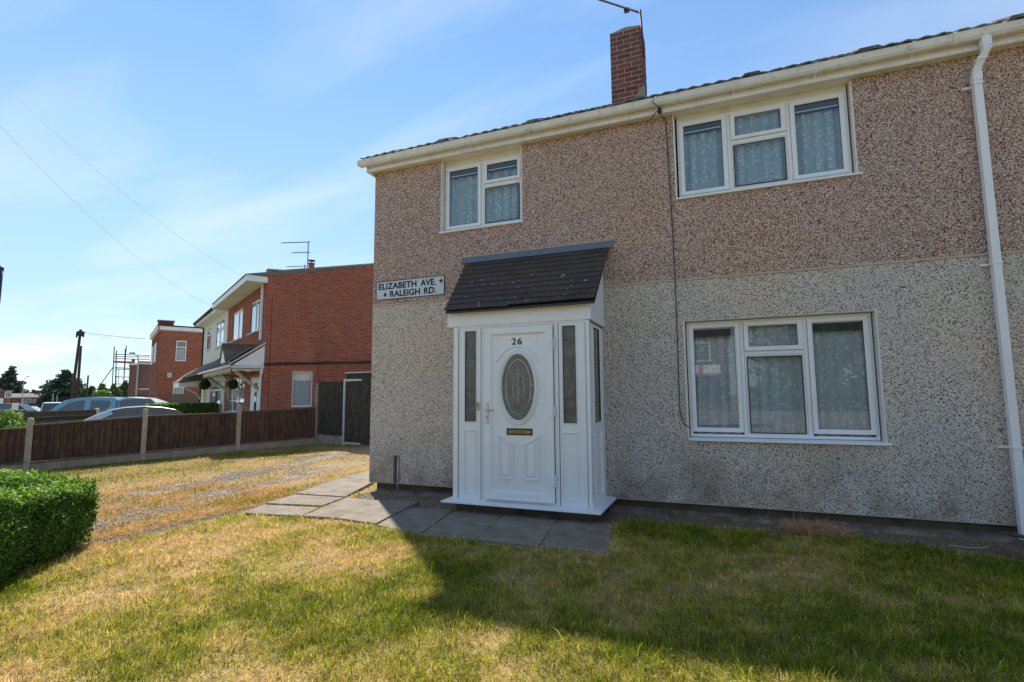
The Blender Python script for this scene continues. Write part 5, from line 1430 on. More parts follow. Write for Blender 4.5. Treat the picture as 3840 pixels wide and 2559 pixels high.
mb = MB(); mb.prism_u(Fr((0, 0), (1, 0), (0, 1)), [(yb + 0.02, zb_ - 0.002), (6.29, zt_ + 0.0), (6.29, zt_ - 0.04), (yb + 0.02, zb_ - 0.03)], -3.05, -1.215); mb.build('roof_board', M['black'], porch)
mb = MB()                                        # lichen spots on the tiles, small flat growths
for i in range(46):
    u = pt.uniform(-3.0, -1.3); s_ = pt.uniform(0.02, 0.62) ** 1.0 * sl; r1 = pt.uniform(0.004, 0.012) * (1.6 if pt.random() < 0.2 else 1)
    k0 = (s_ % (sl / NR)) / (sl / NR); h0 = 0.031 - 0.018 * k0 * 0.72
    c = np.array([u, yb + ty * s_ + ny * h0, zb_ + tz * s_ + nz_ * h0])
    ring_ = [c + r1 * pt.uniform(.7, 1.2) * (math.cos(t) * np.array([1, 0, 0]) + math.sin(t) * 0.8 * np.array([0, ty, tz])) for t in np.linspace(0, 6.28, 8)[:-1]]
    mb.loft([ring_, [p_ + np.array([0, ny, nz_]) * 0.003 for p_ in ring_]], True, False, True)
tag(mb.build('lichen', simple('lichen', (0.4, 0.42, 0.4), 0.9), porch), kind='stuff')
mb = MB(); g_ = Fr((0, 0), (1, 0), (0, 1))
mb.prism_u(g_, [(6.298, 3.262), (6.285, 3.262), (6.262, 3.255), (6.235, 3.168), (6.262, 3.168), (6.298, 3.23)], -3.255, -1.212)
fix(mb.build('lead_flashing', M['lead'], porch, bevel=0.003))
mb = MB(); mb.box(g_, -3.26, -1.2, 6.28, 6.299, 3.263, 3.275); mb.build('flashing_bead', M['bead'], porch)
mb = MB(); mb.loft([[(-1.212, 6.24, 3.17), (-1.212, 6.26, 3.255), (-1.212, 6.296, 3.26)], [(-1.15, 6.28, 3.17), (-1.13, 6.285, 3.25), (-1.13, 6.297, 3.262)]], True, True, True)
fix(mb.build('flashing_end', M['lead'], porch))

# dead clump, twig and half-buried stone along the wall
wd_ = thing('dead_weed_clump', (0.8, 5.82, 0), 'clump of dead reddish-brown stalks on the bare soil under the lower window', 'dead plant')
mb = MB(); rr = random.Random(4)
for i in range(900):
    x = rr.gauss(0.8, 0.12); y = rr.gauss(5.86, 0.06); L_ = rr.uniform(0.05, 0.16); az = rr.uniform(0, 6.28); el_ = rr.uniform(0.05, 1.2); b_ = rr.uniform(-.03, .03)
    d_ = np.array([math.cos(az) * math.cos(el_), math.sin(az) * math.cos(el_), math.sin(el_)]); p0 = np.array([x, y, rr.uniform(-0.01, 0.04)]); p1 = p0 + d_ * L_ * .6; p2 = p1 + (d_ + np.array([b_ * 9, b_ * 6, -0.35])) * L_ * .4
    if p2[1] > 6.27: continue
    mb.tube([p0, p1, p2], [0.0026, 0.002, 0.0009], 3, False)
for x in (0.64, 0.94): mb.tube([(x, 5.95, 0), (x - .01, 5.97, 0.1), (x - .005, 5.99, 0.19)], [0.0025, 0.002, 0.001], 4)
mb.build('stalks', M['straw'], wd_)
mb = MB(); mb.tube([(1.82, 5.80, 0.012), (1.95, 5.76, 0.012), (2.05, 5.78, 0.016), (2.12, 5.85, 0.02)], 0.004, 5)
tag(mb.build('pale_twig', M['timber'], smooth=True), 'pale bent twig lying on the soil strip near the downpipe', 'twig')
mb = MB(); mb.loft([[(2.13, 5.75, -0.02), (2.3, 5.52, -0.02), (2.95, 5.45, -0.02), (3.0, 6.0, -0.02), (2.33, 6.02, -0.02)], [(2.16, 5.76, 0.05), (2.31, 5.56, 0.045), (2.9, 5.5, 0.05), (2.95, 5.98, 0.07), (2.34, 5.99, 0.07)]], True, True, True)
ms = simple('red_brown_block', (0.13, 0.08, 0.055), 0.95, 0.4, 12, 0.6, 60)
tag(fix(mb.build('half_buried_block', ms, bevel=0.02)), 'half-buried reddish brown masonry block at the right end of the soil strip', 'block')
mb = MB(); mb.tube([(2.28, 6.06, 0.1), (2.4, 6.03, 0.085), (2.55, 6.05, 0.055), (2.9, 6.0, 0.05)], [0.012, 0.016, 0.016, 0.012], 7)
tag(mb.build('mossy_root', simple('mossy', (0.08, 0.075, 0.04), 0.95, 0.4, 20, 0.5)), 'mossy stick lying against the block at the right end of the wall', 'stick')
# ================================================================== FENCES
VV = (NV[0], NV[1]); UUv = (NU[0], NU[1])
FA = np.array([-13.21, 6.265])
posts = [(FA + NV * 1.93 * i) for i in range(-1, 4)]
pix = [None, (110, 1567), (548, 1533), (893, 1517), (1172, 1437)]
fence = thing('low_wooden_fence', (*posts[2], 0), 'low fence of dark brown boards between concrete posts along the far side of the drive', 'fence')
FN = (-NU[0], -NU[1])                           # fence normal, towards us
ztops = []
for i, p in enumerate(posts):
    zt = z_over(*pix[i], *p) if pix[i] else None
    ztops.append(zt)
ztops[0] = ztops[1] - 0.10
for i, p in enumerate(posts):
    fr = Fr(p, VV, FN); zb = zgf(*p)
    mb = MB(); a_ = 0.05
    mb.loft([[fr.p(-a_, -a_, zb - 0.3), fr.p(a_, -a_, zb - 0.3), fr.p(a_, a_, zb - 0.3), fr.p(-a_, a_, zb - 0.3)],
             [fr.p(-a_, -a_, ztops[i] - 0.03), fr.p(a_, -a_, ztops[i] - 0.03), fr.p(a_, a_, ztops[i] - 0.03), fr.p(-a_, a_, ztops[i] - 0.03)],
             [fr.p(-.02, -.02, ztops[i]), fr.p(.02, -.02, ztops[i]), fr.p(.02, .02, ztops[i]), fr.p(-.02, .02, ztops[i])]], True, True, True)
    fix(mb.build('fence_post', M['post'] if i < 4 else M['conc'], fence, bevel=0.008))
fr_ = random.Random(12)
pt_top = {0: 1612, 1: (1592, 1560), 2: (1563, 1543), 3: (1541, 1530)}
for i in range(4):
    A, B = posts[i], posts[i + 1]; fr = Fr(A, VV, FN); Lp = 1.93
    if i == 0: za, zb_ = z_over(-400, 1640, *A) if False else ztops[1] - 0.22, z_over(90, 1604, *B)
    else:
        pa = {1: (128, 1592), 2: (562, 1558), 3: (905, 1543)}[i]; pb = {1: (530, 1560), 2: (880, 1546), 3: (1163, 1527)}[i]
        za, zb_ = z_over(*pa, *A), z_over(*pb, *B)
    ga, gb = zgf(*A), zgf(*B); gh = 0.15
    zz = lambda u, a_, b_: a_ + (b_ - a_) * u / Lp
    mb = MB(); mb.prism(fr, [(0.05, ga - 0.1), (Lp - 0.05, gb - 0.1), (Lp - 0.05, gb + gh), (0.05, ga + gh)], -0.025, 0.025)
    mb.build('gravel_board', M['conc'], fence, bevel=0.005)
    mb = MB(); mb.prism(fr, [(0.05, ga + gh + 0.002), (Lp - 0.05, gb + gh + 0.002), (Lp - 0.05, gb + gh + 0.04), (0.05, ga + gh + 0.04)], -0.02, 0.03); mb.build('bottom_rail', M['wood_grey'], fence)
    mb = MB(); mb.prism(fr, [(0.05, za - 0.035), (Lp - 0.05, zb_ - 0.035), (Lp - 0.05, zb_), (0.05, za)], -0.035, 0.04); mb.build('top_rail', M['wood_grey'], fence, bevel=0.004)
    mb = MB(); mb.prism(fr, [(0.05, (za + ga) / 2), (Lp - 0.05, (zb_ + gb) / 2), (Lp - 0.05, (zb_ + gb) / 2 + 0.04), (0.05, (za + ga) / 2 + 0.04)], -0.035, -0.012); mb.build('back_rail', M['wood'], fence)
    u = 0.052
    while u < Lp - 0.06:
        w_ = min(0.105 + fr_.uniform(-.008, .008), Lp - 0.052 - u); w2_ = w_ + 0.006
        t_ = fr_.uniform(-0.004, 0.004); 
        mb = MB(); z0a, z0b = zz(u, ga, gb) + gh + 0.042, zz(u + w_, ga, gb) + gh + 0.042; z1a, z1b = zz(u, za, zb_) - 0.037, zz(u + w_, za, zb_) - 0.037
        lo = [[fr.p(u, -0.006 + t_, z0a), fr.p(u + w_ + 0.01, 0.010 + t_, z0b), fr.p(u + w_ + 0.01, 0.028 + t_, z0b), fr.p(u, 0.000 + t_, z0a)],
              [fr.p(u, -0.006 + t_, z1a), fr.p(u + w_ + 0.01, 0.010 + t_, z1b), fr.p(u + w_ + 0.01, 0.028 + t_, z1b), fr.p(u, 0.000 + t_, z1a)]]
        mb.loft(lo, True, True, True); mb.build('fence_board', M['wood'], fence); u += w_
# taller section turning towards our house, and the gate
P4 = posts[4]
zb4 = zgf(*P4)
d_ = ray(1293, 1680); YG = 10.95
GX = -9.05
q0 = P4
dirg = np.array([0.985, -0.17]); dirg /= np.linalg.norm(dirg)
TF = Fr(P4, dirg, (dirg[1], -dirg[0]))
u1, _ = TF.of(1293, 1560)
tall = thing('tall_board_fence', (*P4, zb4), 'taller fence of narrow greenish-black boards between the low fence and the gate', 'fence')
mb = MB(); mb.box(TF, 0.05, u1 - 0.04, -0.03, 0.02, zb4 - 0.1, zb4 + 0.24); mb.build('gravel_board', M['conc'], tall)
zl = z_over(1175, 1433, *TF.p(0, 0, 0)[:2]); zr = z_over(1288, 1431, *TF.p(u1, 0, 0)[:2])
u = 0.06; i = 0
while u < u1 - 0.05:
    w_ = 0.058; z1 = zl + (zr - zl) * u / u1 + fr_.uniform(-.012, .012)
    mb = MB(); mb.box(TF, u, u + w_ - 0.008, 0.0 + 0.006 * (i % 2), 0.018 + 0.006 * (i % 2), zb4 + 0.20 + fr_.uniform(0, .07), z1); mb.build('fence_board', M['wood_old'], tall, label=None); u += w_; i += 1
mb = MB(); mb.box(TF, 0.05, u1 - 0.04, -0.045, -0.002, zl - 0.3, zl - 0.22); mb.box(TF, 0.05, u1 - 0.04, -0.045, -0.002, zb4 + 0.3, zb4 + 0.38); mb.build('back_rail', M['wood_old'], tall)
mb = MB(); mb.box(TF, u1 - 0.035, u1 + 0.02, -0.05, 0.04, zgf(*TF.p(u1, 0, 0)[:2]) - 0.2, zr + 0.06); mb.build('fence_post', M['galv'], tall, bevel=0.004)
gate = thing('side_gate', (*TF.p(u1 + 0.03, 0, 0)[:2], 0), 'dark brown board gate with pale strap hinges beside the left corner of the rendered house', 'gate')
gz0 = zgf(*TF.p(u1 + 0.5, 0, 0)[:2]) + 0.04; gz1 = z_over(1300, 1402, *TF.p(u1, 0, 0)[:2])
u = u1 + 0.03
while u < u1 + 1.25:
    mb = MB(); mb.box(TF, u, u + 0.118, 0.0, 0.02, gz0, gz1); mb.build('gate_board', M['wood_old'], gate); u += 0.122
mb = MB(); mb.box(TF, u1 + 0.03, u1 + 1.25, -0.05, -0.002, gz1 - 0.25, gz1 - 0.15); mb.box(TF, u1 + 0.03, u1 + 1.25, -0.05, -0.002, gz0 + 0.15, gz0 + 0.25); mb.build('ledge', M['wood'], gate)
for py in (1426, 1663):
    z = z_over(1320, py, *TF.p(u1 + 0.3, 0, 0)[:2]); mb = MB(); mb.prism(TF, [(u1 + 0.01, z - 0.03), (u1 + 0.62, z - 0.022), (u1 + 0.65, z), (u1 + 0.62, z + 0.022), (u1 + 0.01, z + 0.03)], 0.021, 0.029); mb.build('strap_hinge', M['galv'], gate)
mb = MB(); mb.box(TF, u1 + 0.02, u1 + 1.3, 0.0, 0.05, gz1 + 0.004, gz1 + 0.03); mb.build('lintel_strip', M['galv'], gate)

# ================================================================== NEIGHBOURING PAIR OF HOUSES
NFr = Fr(NO, NU, (-NV[0], -NV[1]))              # street front
NG = Fr(NO, NV, (-NU[0], -NU[1]))               # gable towards us
nb = thing('brick_house', (*NO, -0.1), 'red brick semi-detached house with plain brick gable end and a tiled front canopy', 'house')
def gtop(v): return float(np.interp(v, [0, 0.45, 4.6, 9.2], [5.33, 5.36, 6.30, 5.30]))
gwin = (0.86, 1.50, 1.025, 2.135)
mb = MB(); wall(mb, NG, [0, 0.45, 4.6, 9.2], -0.5, gtop, [gwin], -0.12, 0.0)
mb.build('gable_wall', M['mortar'], nb)
bricks(NG, nb, 0.0, 3.75, -0.05, lambda v: gtop(v), [gwin], 0.004, M['brick'], nparts=300, zvis=0.9, uvis=(-1, 3.5))
NW = [(0.99, 2.25, 3.49, 4.60), (3.64, 5.55, 3.50, 4.63)]
nlow = [(0.55, 1.9, -0.1, 2.0), (2.75, 5.95, 0.75, 2.05)]
mb = MB(); wall(mb, NFr, [0.121, 6.58], -0.5, lambda u: 5.0, NW + nlow, -0.12, 0.0); mb.build('front_wall', M['mortar'], nb)
bricks(NFr, nb, 0.0, 6.56, -0.05, lambda u: 4.97, NW + nlow, 0.004, M['brick'])
window(NG, nb, *gwin, [(0.89, 1.47, 1.05, 2.11, 0, 0)], -0.03, None, seed=8, cmat=M['curtain_blue'], cn=0.06, folds=5)
mb = MB(); mb.box(NG, 0.9, 1.46, -0.075, -0.06, 1.86, 2.1); mb.build('roller_blind', M['blind'], nb)
for W_ in NW:
    m1 = W_[0] + (W_[1] - W_[0]) * 0.42
    window(NFr, nb, *W_, [(W_[0] + .025, m1 - .02, W_[2] + .03, W_[3] - .03, 1, 0), (m1 + .02, W_[1] - .025, W_[2] + .03, W_[3] - .03, 0, 0)], -0.02, (W_[0] - .05, W_[1] + .05, W_[2] + 0.01, 0.12), seed=3, cmat=M['blind'])
window(NFr, nb, 2.75, 5.95, 0.75, 2.05, [(2.78, 3.7, 0.78, 2.02, 0, 0), (3.75, 4.9, .78, 2.02, 1, 0), (4.95, 5.92, .78, 2.02, 0, 0)], -0.02, (2.7, 6.0, .77, .1), seed=5, cmat=M['curtain'])
mb = MB(); mb.box(NFr, 0.56, 1.89, -0.09, -0.03, -0.1, 1.99); nd = mb.build('front_door', M['white'], nb, bevel=0.01)
mb = MB(); mb.box(NFr, 0.95, 1.25, -0.029, -0.02, 0.9, 1.8); mb.build('door_glass', M['tint'], nd)
# inside backing so panes do not look through
mb = MB(); mb.box(NFr, 0.2, 6.5, -0.6, -0.55, -0.1, 5.0); mb.box(NG, 0.2, 5, -0.9, -0.85, 0, 4.9); mb.build('inner_wall', M['dark'], nb)
# flat projecting eaves
mb = MB(); mb.box(NFr, 0.0, 6.62, -0.02, 0.60, 4.965, 4.985); mb.build('soffit', M['cream'], nb)
mb = MB(); mb.box(NFr, -0.02, 6.62, 0.585, 0.61, 4.93, 5.115); mb.box(NFr, -0.03, -0.005, 0.0, 0.61, 4.93, 5.115); mb.box(NFr, 6.6, 6.63, 0.0, 0.61, 4.93, 5.115); mb.build('fascia', M['white'], nb, bevel=0.004)
mb = MB(); mb.prism_u(NFr, [(0.64, 5.118), (0.64, 5.14), (-4.6, 6.36), (-9.2, 5.3), (-9.2, 5.25), (-4.6, 6.3), (0.1, 5.118)], -0.02, 6.6); mb.build('roof', M['roof_far'], nb)
mb = MB()
lo = []
for v in (-0.02, 0.2, 0.45, 1, 2, 3, 4.6): z = gtop(v) + 0.01; lo.append([NG.p(v, -0.2, z), NG.p(v, 0.04, z), NG.p(v, 0.04, z + 0.05), NG.p(v, -0.2, z + 0.05)])
mb.loft(lo, True, True, True); mb.build('verge_coping', M['conc'], nb)
mb = MB(); mb.box(NFr, 0.40, 0.50, 0.01, 0.075, 3.15, 4.96); mb.build('downpipe', M['upvc'], nb, bevel=0.006)
mb = MB(); mb.tube([NG.p(v, 0.045, z) for v, z in ((0.0, 2.36), (1.7, 2.45), (3.6, 2.545))], 0.038, 8); mb.build('black_waste_pipe', M['black'], nb, smooth=True)
mb = MB(); mb.tube([NG.p(0.16, 0.012, 4.5), NG.p(0.155, 0.012, 1.0)], 0.007, 5); mb.tube([NG.p(1.5, 0.012, 2.74), NG.p(1.6, 0.014, 2.83), NG.p(1.65, 0.012, 2.8), NG.p(1.67, 0.012, 1.7)], 0.007, 5); mb.build('wall_cable', M['rust'], nb)
# flue pot on the roof
c_ = at(1168, 1000, 20.5); z0 = c_[2]
mb = MB(); mb.tube([(c_[0], c_[1], z0 - 0.5), (c_[0], c_[1], z0 + 0.10)], 0.11, 14); mb.tube([(c_[0], c_[1], z0 + 0.09), (c_[0], c_[1], z0 + 0.13)], 0.13, 14); fp = mb.build('chimney_pot', M['terracotta'], nb)
mb = MB(); mb.tube([(c_[0], c_[1], z0 + 0.22), (c_[0], c_[1], z0 + 0.25), (c_[0], c_[1], z0 + 0.28)], [0.14, 0.14, 0.03], 14); mb.tube([(c_[0], c_[1], z0 + 0.1), (c_[0], c_[1], z0 + 0.24)], 0.02, 6); mb.build('cowl', M['rust'], fp)

# canopy across the front
can = nb
cz, cv = 2.27, 0.9
mb = MB(); mb.prism_u(NFr, [(0.0, 2.96), (0.0, 3.02), (cv + 0.04, cz + 0.1), (cv + 0.04, cz + 0.04)], 0.0, 6.4); cr_ = mb.build('canopy_roof', M['roof_far'], can)
tl = MB(); rr = random.Random(3)
for r0 in range(4):                              # pantile courses
    for k in range(20):
        u = 0.02 + k * 0.32
        n0 = cv + 0.04 - r0 * 0.235; z0 = cz + 0.1 + r0 * 0.235 * (0.70 / 0.94)
        ps = [(u + 0.32 * i / 6, 0.02 * (1 + math.cos(i / 6 * 2 * math.pi))) for i in range(7)]
        if z0 + 0.2 > 3.06: continue
        tl.loft([[NFr.p(a_, n0, z0 + b_) for a_, b_ in ps], [NFr.p(a_, n0, z0 + b_ + 0.025) for a_, b_ in ps], [NFr.p(a_, n0 - 0.26, z0 + 0.195 + b_ + 0.01) for a_, b_ in ps]], False)
tag(tl.build('canopy_tiles', M['roof'], can), kind='stuff')
mb = MB(); mb.prism(NG, [(0.0, 2.29), (0.0, 2.93), (-0.88, 2.30)], -0.02, 0.006); mb.build('canopy_cheek', M['white'], can)
for k in range(5):
    z = 2.30 + k * 0.125; mb = MB(); v1 = -0.88 * (1 - (z + 0.0 - 2.30) / 0.63); v1b = -0.88 * (1 - (z + 0.117 - 2.30) / 0.63)
    if v1 > -0.06: continue
    mb.prism(NG, [(-0.005, z), (-0.005, z + 0.117), (min(-0.01, v1b), z + 0.117), (v1, z)], 0.0065, 0.016); mb.build('shiplap_board', M['white'], can)
mb = MB(); mb.prism(NG, [(0.02, 2.99), (-0.95, 2.31), (-0.95, 2.37), (0.02, 3.06)], 0.0, 0.045); mb.build('barge_board', M['timber'], can)
mb = MB(); mb.tube([NFr.p(-0.05, cv + 0.07, cz), NFr.p(6.5, cv + 0.07, cz)], 0.045, 8); mb.tube([NFr.p(-0.03, -0.0, cz - 0.02), NFr.p(-0.03, cv + 0.02, cz - 0.02)], 0.035, 8); mb.build('canopy_gutter', M['gutter'], can, smooth=True)
mb = MB(); mb.tube([NFr.p(0.0, 0.06, cz - 0.03), NFr.p(0.0, 0.06, cz - 0.18), NFr.p(0.12, 0.05, cz - 0.33), NFr.p(0.15, 0.05, -0.1)], 0.04, 8); mb.build('downpipe', M['upvc'], can)
# scalloped valance of pointed boards, and curved one on the return
k = 0; u = 0.05
while u < 5.6:
    mb = MB(); mb.prism(NFr, [(u, cz - 0.04), (u + 0.13, cz - 0.04), (u + 0.13, cz - 0.08), (u + 0.065, cz - 0.2), (u, cz - 0.08)], cv - 0.005, cv + 0.012); mb.build('valance_board', M['timber'], can); u += 0.142
mb = MB(); pts = [(-0.02, cz - 0.07)] + [(-0.02 - 0.86 * i / 24, cz - 0.17 + 0.05 * abs(math.sin(i / 24 * 3.14 * 2)) * (1 if i % 24 else 0)) for i in range(25)] + [(-0.88, cz - 0.07)]
mb.prism(NG, pts, 0.02, 0.035); mb.build('scalloped_valance', M['timber'], can)
for u in (0.30, 3.0, 5.7):                       # gallows brackets
    mb = MB(); mb.tube([NFr.p(u, 0.03, 1.55), NFr.p(u, cv - 0.12, cz - 0.1)], 0.045, 4); mb.tube([NFr.p(u, 0.03, 1.3), NFr.p(u, 0.03, cz - 0.05)], 0.045, 4); mb.tube([NFr.p(u, 0.03, cz - 0.09), NFr.p(u, cv, cz - 0.09)], 0.04, 4)
    mb.build('gallows_bracket', M['timber'], can)
# small gable over the door
gu0, gu1, gum = 0.66, 1.95, 1.5; 
mb = MB()
mb.loft([[NFr.p(gu0, cv + 0.02, 2.32), NFr.p(gu1, cv + 0.02, 2.32), NFr.p((gu0 + gu1) / 2 + .2, cv + 0.02, 3.0)], [NFr.p(gu0, cv - 0.0, 2.32), NFr.p(gu1, cv, 2.32), NFr.p((gu0 + gu1) / 2 + .2, cv, 3.0)]], True, True, True)
mb.build('small_gable', M['white'], can)
ap = (gu0 + gu1) / 2 + .2
for s_, ue in ((0, gu0 - 0.03), (1, gu1 + 0.03)):
    for r0 in range(4):
        f0, f1 = r0 / 4, (r0 + 1) / 4 + 0.05
        for k in range(3):
            n1, n0 = cv + 0.06 - k * 0.32, cv + 0.06 - (k + 1) * 0.32 + 0.004
            P_ = lambda f, n_, dz: NFr.p(ue + (ap - ue) * f, n_, 2.33 + 0.70 * f + dz)
            mb = MB(); mb.loft([[P_(f0, n1, 0.035), P_(f0, n0, 0.035), P_(f0, n0, 0.01), P_(f0, n1, 0.01)], [P_(min(f1, 1), n1, 0.012), P_(min(f1, 1), n0, 0.012), P_(min(f1, 1), n0, -0.01), P_(min(f1, 1), n1, -0.01)]], True, True, True)
            mb.build('roof_tile', M['roof'], can)
mb = MB(); mb.tube([NFr.p(ap, cv + 0.07, 3.045), NFr.p(ap, 0.0, 3.045)], 0.045, 8); mb.build('ridge_tile', M['roof'], can)

# cream half
cr = thing('cream_rendered_house', (*NFr.p(10, 0, 0)[:2], -0.3), 'cream rendered house attached beyond the brick one, with an open top-light in its window', 'house')
CWs = [(7.42, 9.36, 3.55, 4.72), (10.95, 12.2, 3.62, 4.74)]; CL = [(7.5, 10.4, 0.55, 2.1), (11.3, 12.3, -0.4, 2.0)]
mb = MB(); wall(mb, NFr, [6.6, 13.3], -0.8, lambda u: 5.0, CWs + CL, -0.12, 0.02); mb.build('front_wall', M['cream'], cr)
mb = MB(); mb.box(NFr, 13.16, 13.3, -9, -0.121, -0.8, 5.0); mb.box(NFr, 6.61, 13.3, -9.1, -9, -0.8, 5); mb.build('side_wall', M['cream'], cr)
mb = MB(); mb.box(NFr, 6.7, 13.1, -0.6, -0.55, -0.4, 5.0); mb.build('inner_wall', M['dark'], cr)
window(NFr, cr, *CWs[0], [(7.45, 8.4, 3.58, 4.28, 0, 0), (8.44, 9.33, 3.58, 4.28, 0, 0), (8.44, 9.33, 4.32, 4.69, 0, 0), (7.45, 8.4, 4.32, 4.69, 0, 0)], -0.0, (7.35, 9.42, 3.56, 0.12), cmat=M['blind'])
mb = MB(); mb.loft([[NFr.p(7.5, 0.03, 4.68), NFr.p(8.4, 0.03, 4.68), NFr.p(8.4, 0.06, 4.68), NFr.p(7.5, 0.06, 4.68)], [NFr.p(7.5, 0.3, 4.4), NFr.p(8.4, 0.3, 4.4), NFr.p(8.4, 0.33, 4.41), NFr.p(7.5, 0.33, 4.41)]], True, True, True); mb.build('open_top_light', M['upvc'], cr)
window(NFr, cr, *CWs[1], [(10.98, 12.17, 3.65, 4.35, 0, 0), (10.98, 12.17, 4.4, 4.71, 0, 0)], -0.0, (10.9, 12.26, 3.64, 0.12), cmat=M['curtain'])
window(NFr, cr, *CL[0], [(7.53, 8.9, .6, 1.62, 0, 0), (8.95, 10.37, .6, 1.62, 0, 0), (7.53, 8.9, 1.67, 2.07, 0, 0), (8.95, 10.37, 1.67, 2.07, 0, 0)], 0.0, (7.4, 10.5, 0.6, 0.12), cmat=M['curtain'])
mb = MB(); mb.box(NFr, 11.32, 12.28, -0.06, -0.01, -0.4, 1.98); mb.build('front_door', M['timber'], cr)
mb = MB(); mb.box(NFr, 6.62, 13.6, -0.02, 0.4, 4.97, 4.99); mb.build('soffit', M['upvc_cream'], cr)
mb = MB(); mb.box(NFr, 6.64, 13.6, 0.38, 0.40, 4.95, 5.12); mb.build('fascia', M['upvc_cream'], cr)
mb = MB(); mb.tube([NFr.p(6.64, 0.46, 5.13), NFr.p(13.7, 0.46, 5.13)], 0.055, 8); mb.tube([NFr.p(13.5, 0.45, 5.1), NFr.p(13.5, 0.42, 4.98), NFr.p(13.28, 0.06, 4.85), NFr.p(13.28, 0.06, -0.4)], 0.04, 8); mb.build('gutter', M['pole'], cr, smooth=True)
mb = MB(); mb.prism_u(NFr, [(0.46, 5.14), (0.46, 5.17), (-4.6, 6.4), (-9.2, 5.2), (-9.2, 5.14), (-4.6, 6.34), (0.3, 5.14)], 6.62, 13.65); mb.build('roof', M['roof_far'], cr)
mb = MB(); mb.prism_u(NFr, [(0.0, 2.9), (0.0, 2.98), (1.0, 2.32), (1.0, 2.24)], 6.62, 13.0); mb.build('canopy_roof', M['roof'], cr)
mb = MB(); mb.prism_u(NFr, [(0.0, 2.2), (1.15, 2.0), (1.25, 2.05), (0.9, 2.38), (0.0, 2.6)], 10.9, 13.2); mb.build('porch_hood', M['roof_far'], cr)
mb = MB(); mb.prism_u(NFr, [(0.05, 1.9), (1.2, 1.82), (1.22, 2.02), (0.05, 2.15)], 10.95, 13.25); mb.build('hood_fascia', M['white'], cr)
mb = MB(); mb.tube([NFr.p(12.9, 0.05, 1.2), NFr.p(12.9, 0.25, 1.5), NFr.p(12.9, 0.8, 1.82)], 0.04, 6); mb.build('hood_bracket', M['timber'], cr)

# aerials on the brick house roof
def small_aerial(loc, h, arms, label, group=None):
    a_ = thing('tv_aerial', loc, label, 'aerial', group); x, y, z = loc
    mb = MB(); mb.tube([(x, y, z), (x, y, z + h)], 0.022, 6); mb.build('mast', M['alu'], a_)
    for (dz, Ln, nt_) in arms:
        mb = MB(); p0 = np.array([x, y, z + dz]); d_ = np.array([NU[0] * 0.35 - 0.6, -0.5, 0.0]); d_ = -np.array([RM[0, 0], RM[1, 0], 0.03]); p1 = p0 + d_ * Ln
        mb.tube([p0 - d_ * 0.08, p1], 0.018, 5)
        for i in range(nt_):
            c_ = p0 + d_ * Ln * (i + 0.5) / nt_; e_ = np.array([RM[0, 2], RM[1, 2], 0.25]) * 0.14; mb.tube([c_ - e_, c_ + e_], 0.012, 4)
        mb.build('boom', M['black'], a_)
c0 = at(1153, 1005, 20); small_aerial((c0[0], c0[1], c0[2] - 0.3), 1.35, ((1.33, 1.05, 9), (0.92, 0.62, 5)), 'tall double television aerial on the roof of the brick house beside the chimney pot')
c0 = at(1142, 1012, 20.5); small_aerial((c0[0], c0[1], c0[2] - 0.3), 0.5, ((0.45, 0.7, 6),), 'short low television aerial beside the taller one on the brick house roof')

# ---- foliage helper
def leaf_cloud(n, centers, radii, size, seed, flat=0.0, hollow=0.55, aspect=0.5):
    r_ = np.random.default_rng(seed); C_ = np.array(centers, float); Rr = np.array(radii, float)
    if Rr.ndim == 1: Rr = np.stack([Rr] * 3, 1)
    vol = Rr.prod(1) ** (2 / 3); idx = r_.choice(len(C_), n, p=vol / vol.sum())
    d_ = r_.normal(size=(n, 3)); d_ /= np.linalg.norm(d_, axis=1)[:, None]
    rad = (hollow + (1 - hollow) * r_.random(n) ** 0.5)[:, None]
    P = C_[idx] + d_ * rad * Rr[idx]
    nrm = d_ * 0.7 + r_.normal(size=(n, 3)) * 0.6; nrm[:, 2] += flat; nrm /= np.linalg.norm(nrm, axis=1)[:, None]
    return leaf_quads(P, nrm, size, r_, aspect)
def leaf_quads(P, nrm, size, r_, aspect=0.5):
    n = len(P); t = np.cross(nrm, r_.normal(size=(n, 3))); t /= np.linalg.norm(t, axis=1)[:, None]; b_ = np.cross(nrm, t)
    s_ = size * (0.6 + 0.8 * r_.random(n))[:, None]
    V = np.stack([P - t * s_ * 0.5, P + b_ * s_ * 0.5 * aspect + nrm * s_ * 0.08, P + t * s_ * 0.55, P - b_ * s_ * 0.5 * aspect + nrm * s_ * 0.08], 1).reshape(-1, 3)
    i = np.arange(n) * 4
    return V, np.stack([i, i + 1, i + 2, i + 3], 1)

# hanging topiary balls
for (px, py, n_, lab) in ((768, 1443, 0.85, 'round leafy ball hanging from the canopy, the farther one beside the cream window'), (873, 1441, 0.7, 'round leafy ball hanging from the canopy, the nearer one by the brick house window')):
    u, z = NFr.of(px, py, n_); c = NFr.p(u, n_, z)
    dist = np.linalg.norm(np.array(c) - CAM); rad = 17.0 / FPX * dist * 0.93
    b = thing('topiary_ball', c, lab, 'topiary ball', 'leafy balls hanging from the canopy')
    V, F = leaf_cloud(1500, [c], [rad], 0.05, 4, hollow=0.85); np_mesh('foliage', V, F, M['leaf_d'], b)
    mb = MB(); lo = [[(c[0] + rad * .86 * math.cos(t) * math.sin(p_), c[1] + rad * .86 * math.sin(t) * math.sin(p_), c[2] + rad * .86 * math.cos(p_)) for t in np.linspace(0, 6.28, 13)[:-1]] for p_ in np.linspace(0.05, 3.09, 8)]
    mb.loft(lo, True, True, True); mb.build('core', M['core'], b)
    mb = MB(); mb.tube([(c[0], c[1], c[2] + rad * 0.8), (c[0], c[1], cz - 0.05)], 0.008, 4); mb.build('chain', M['black'], b)

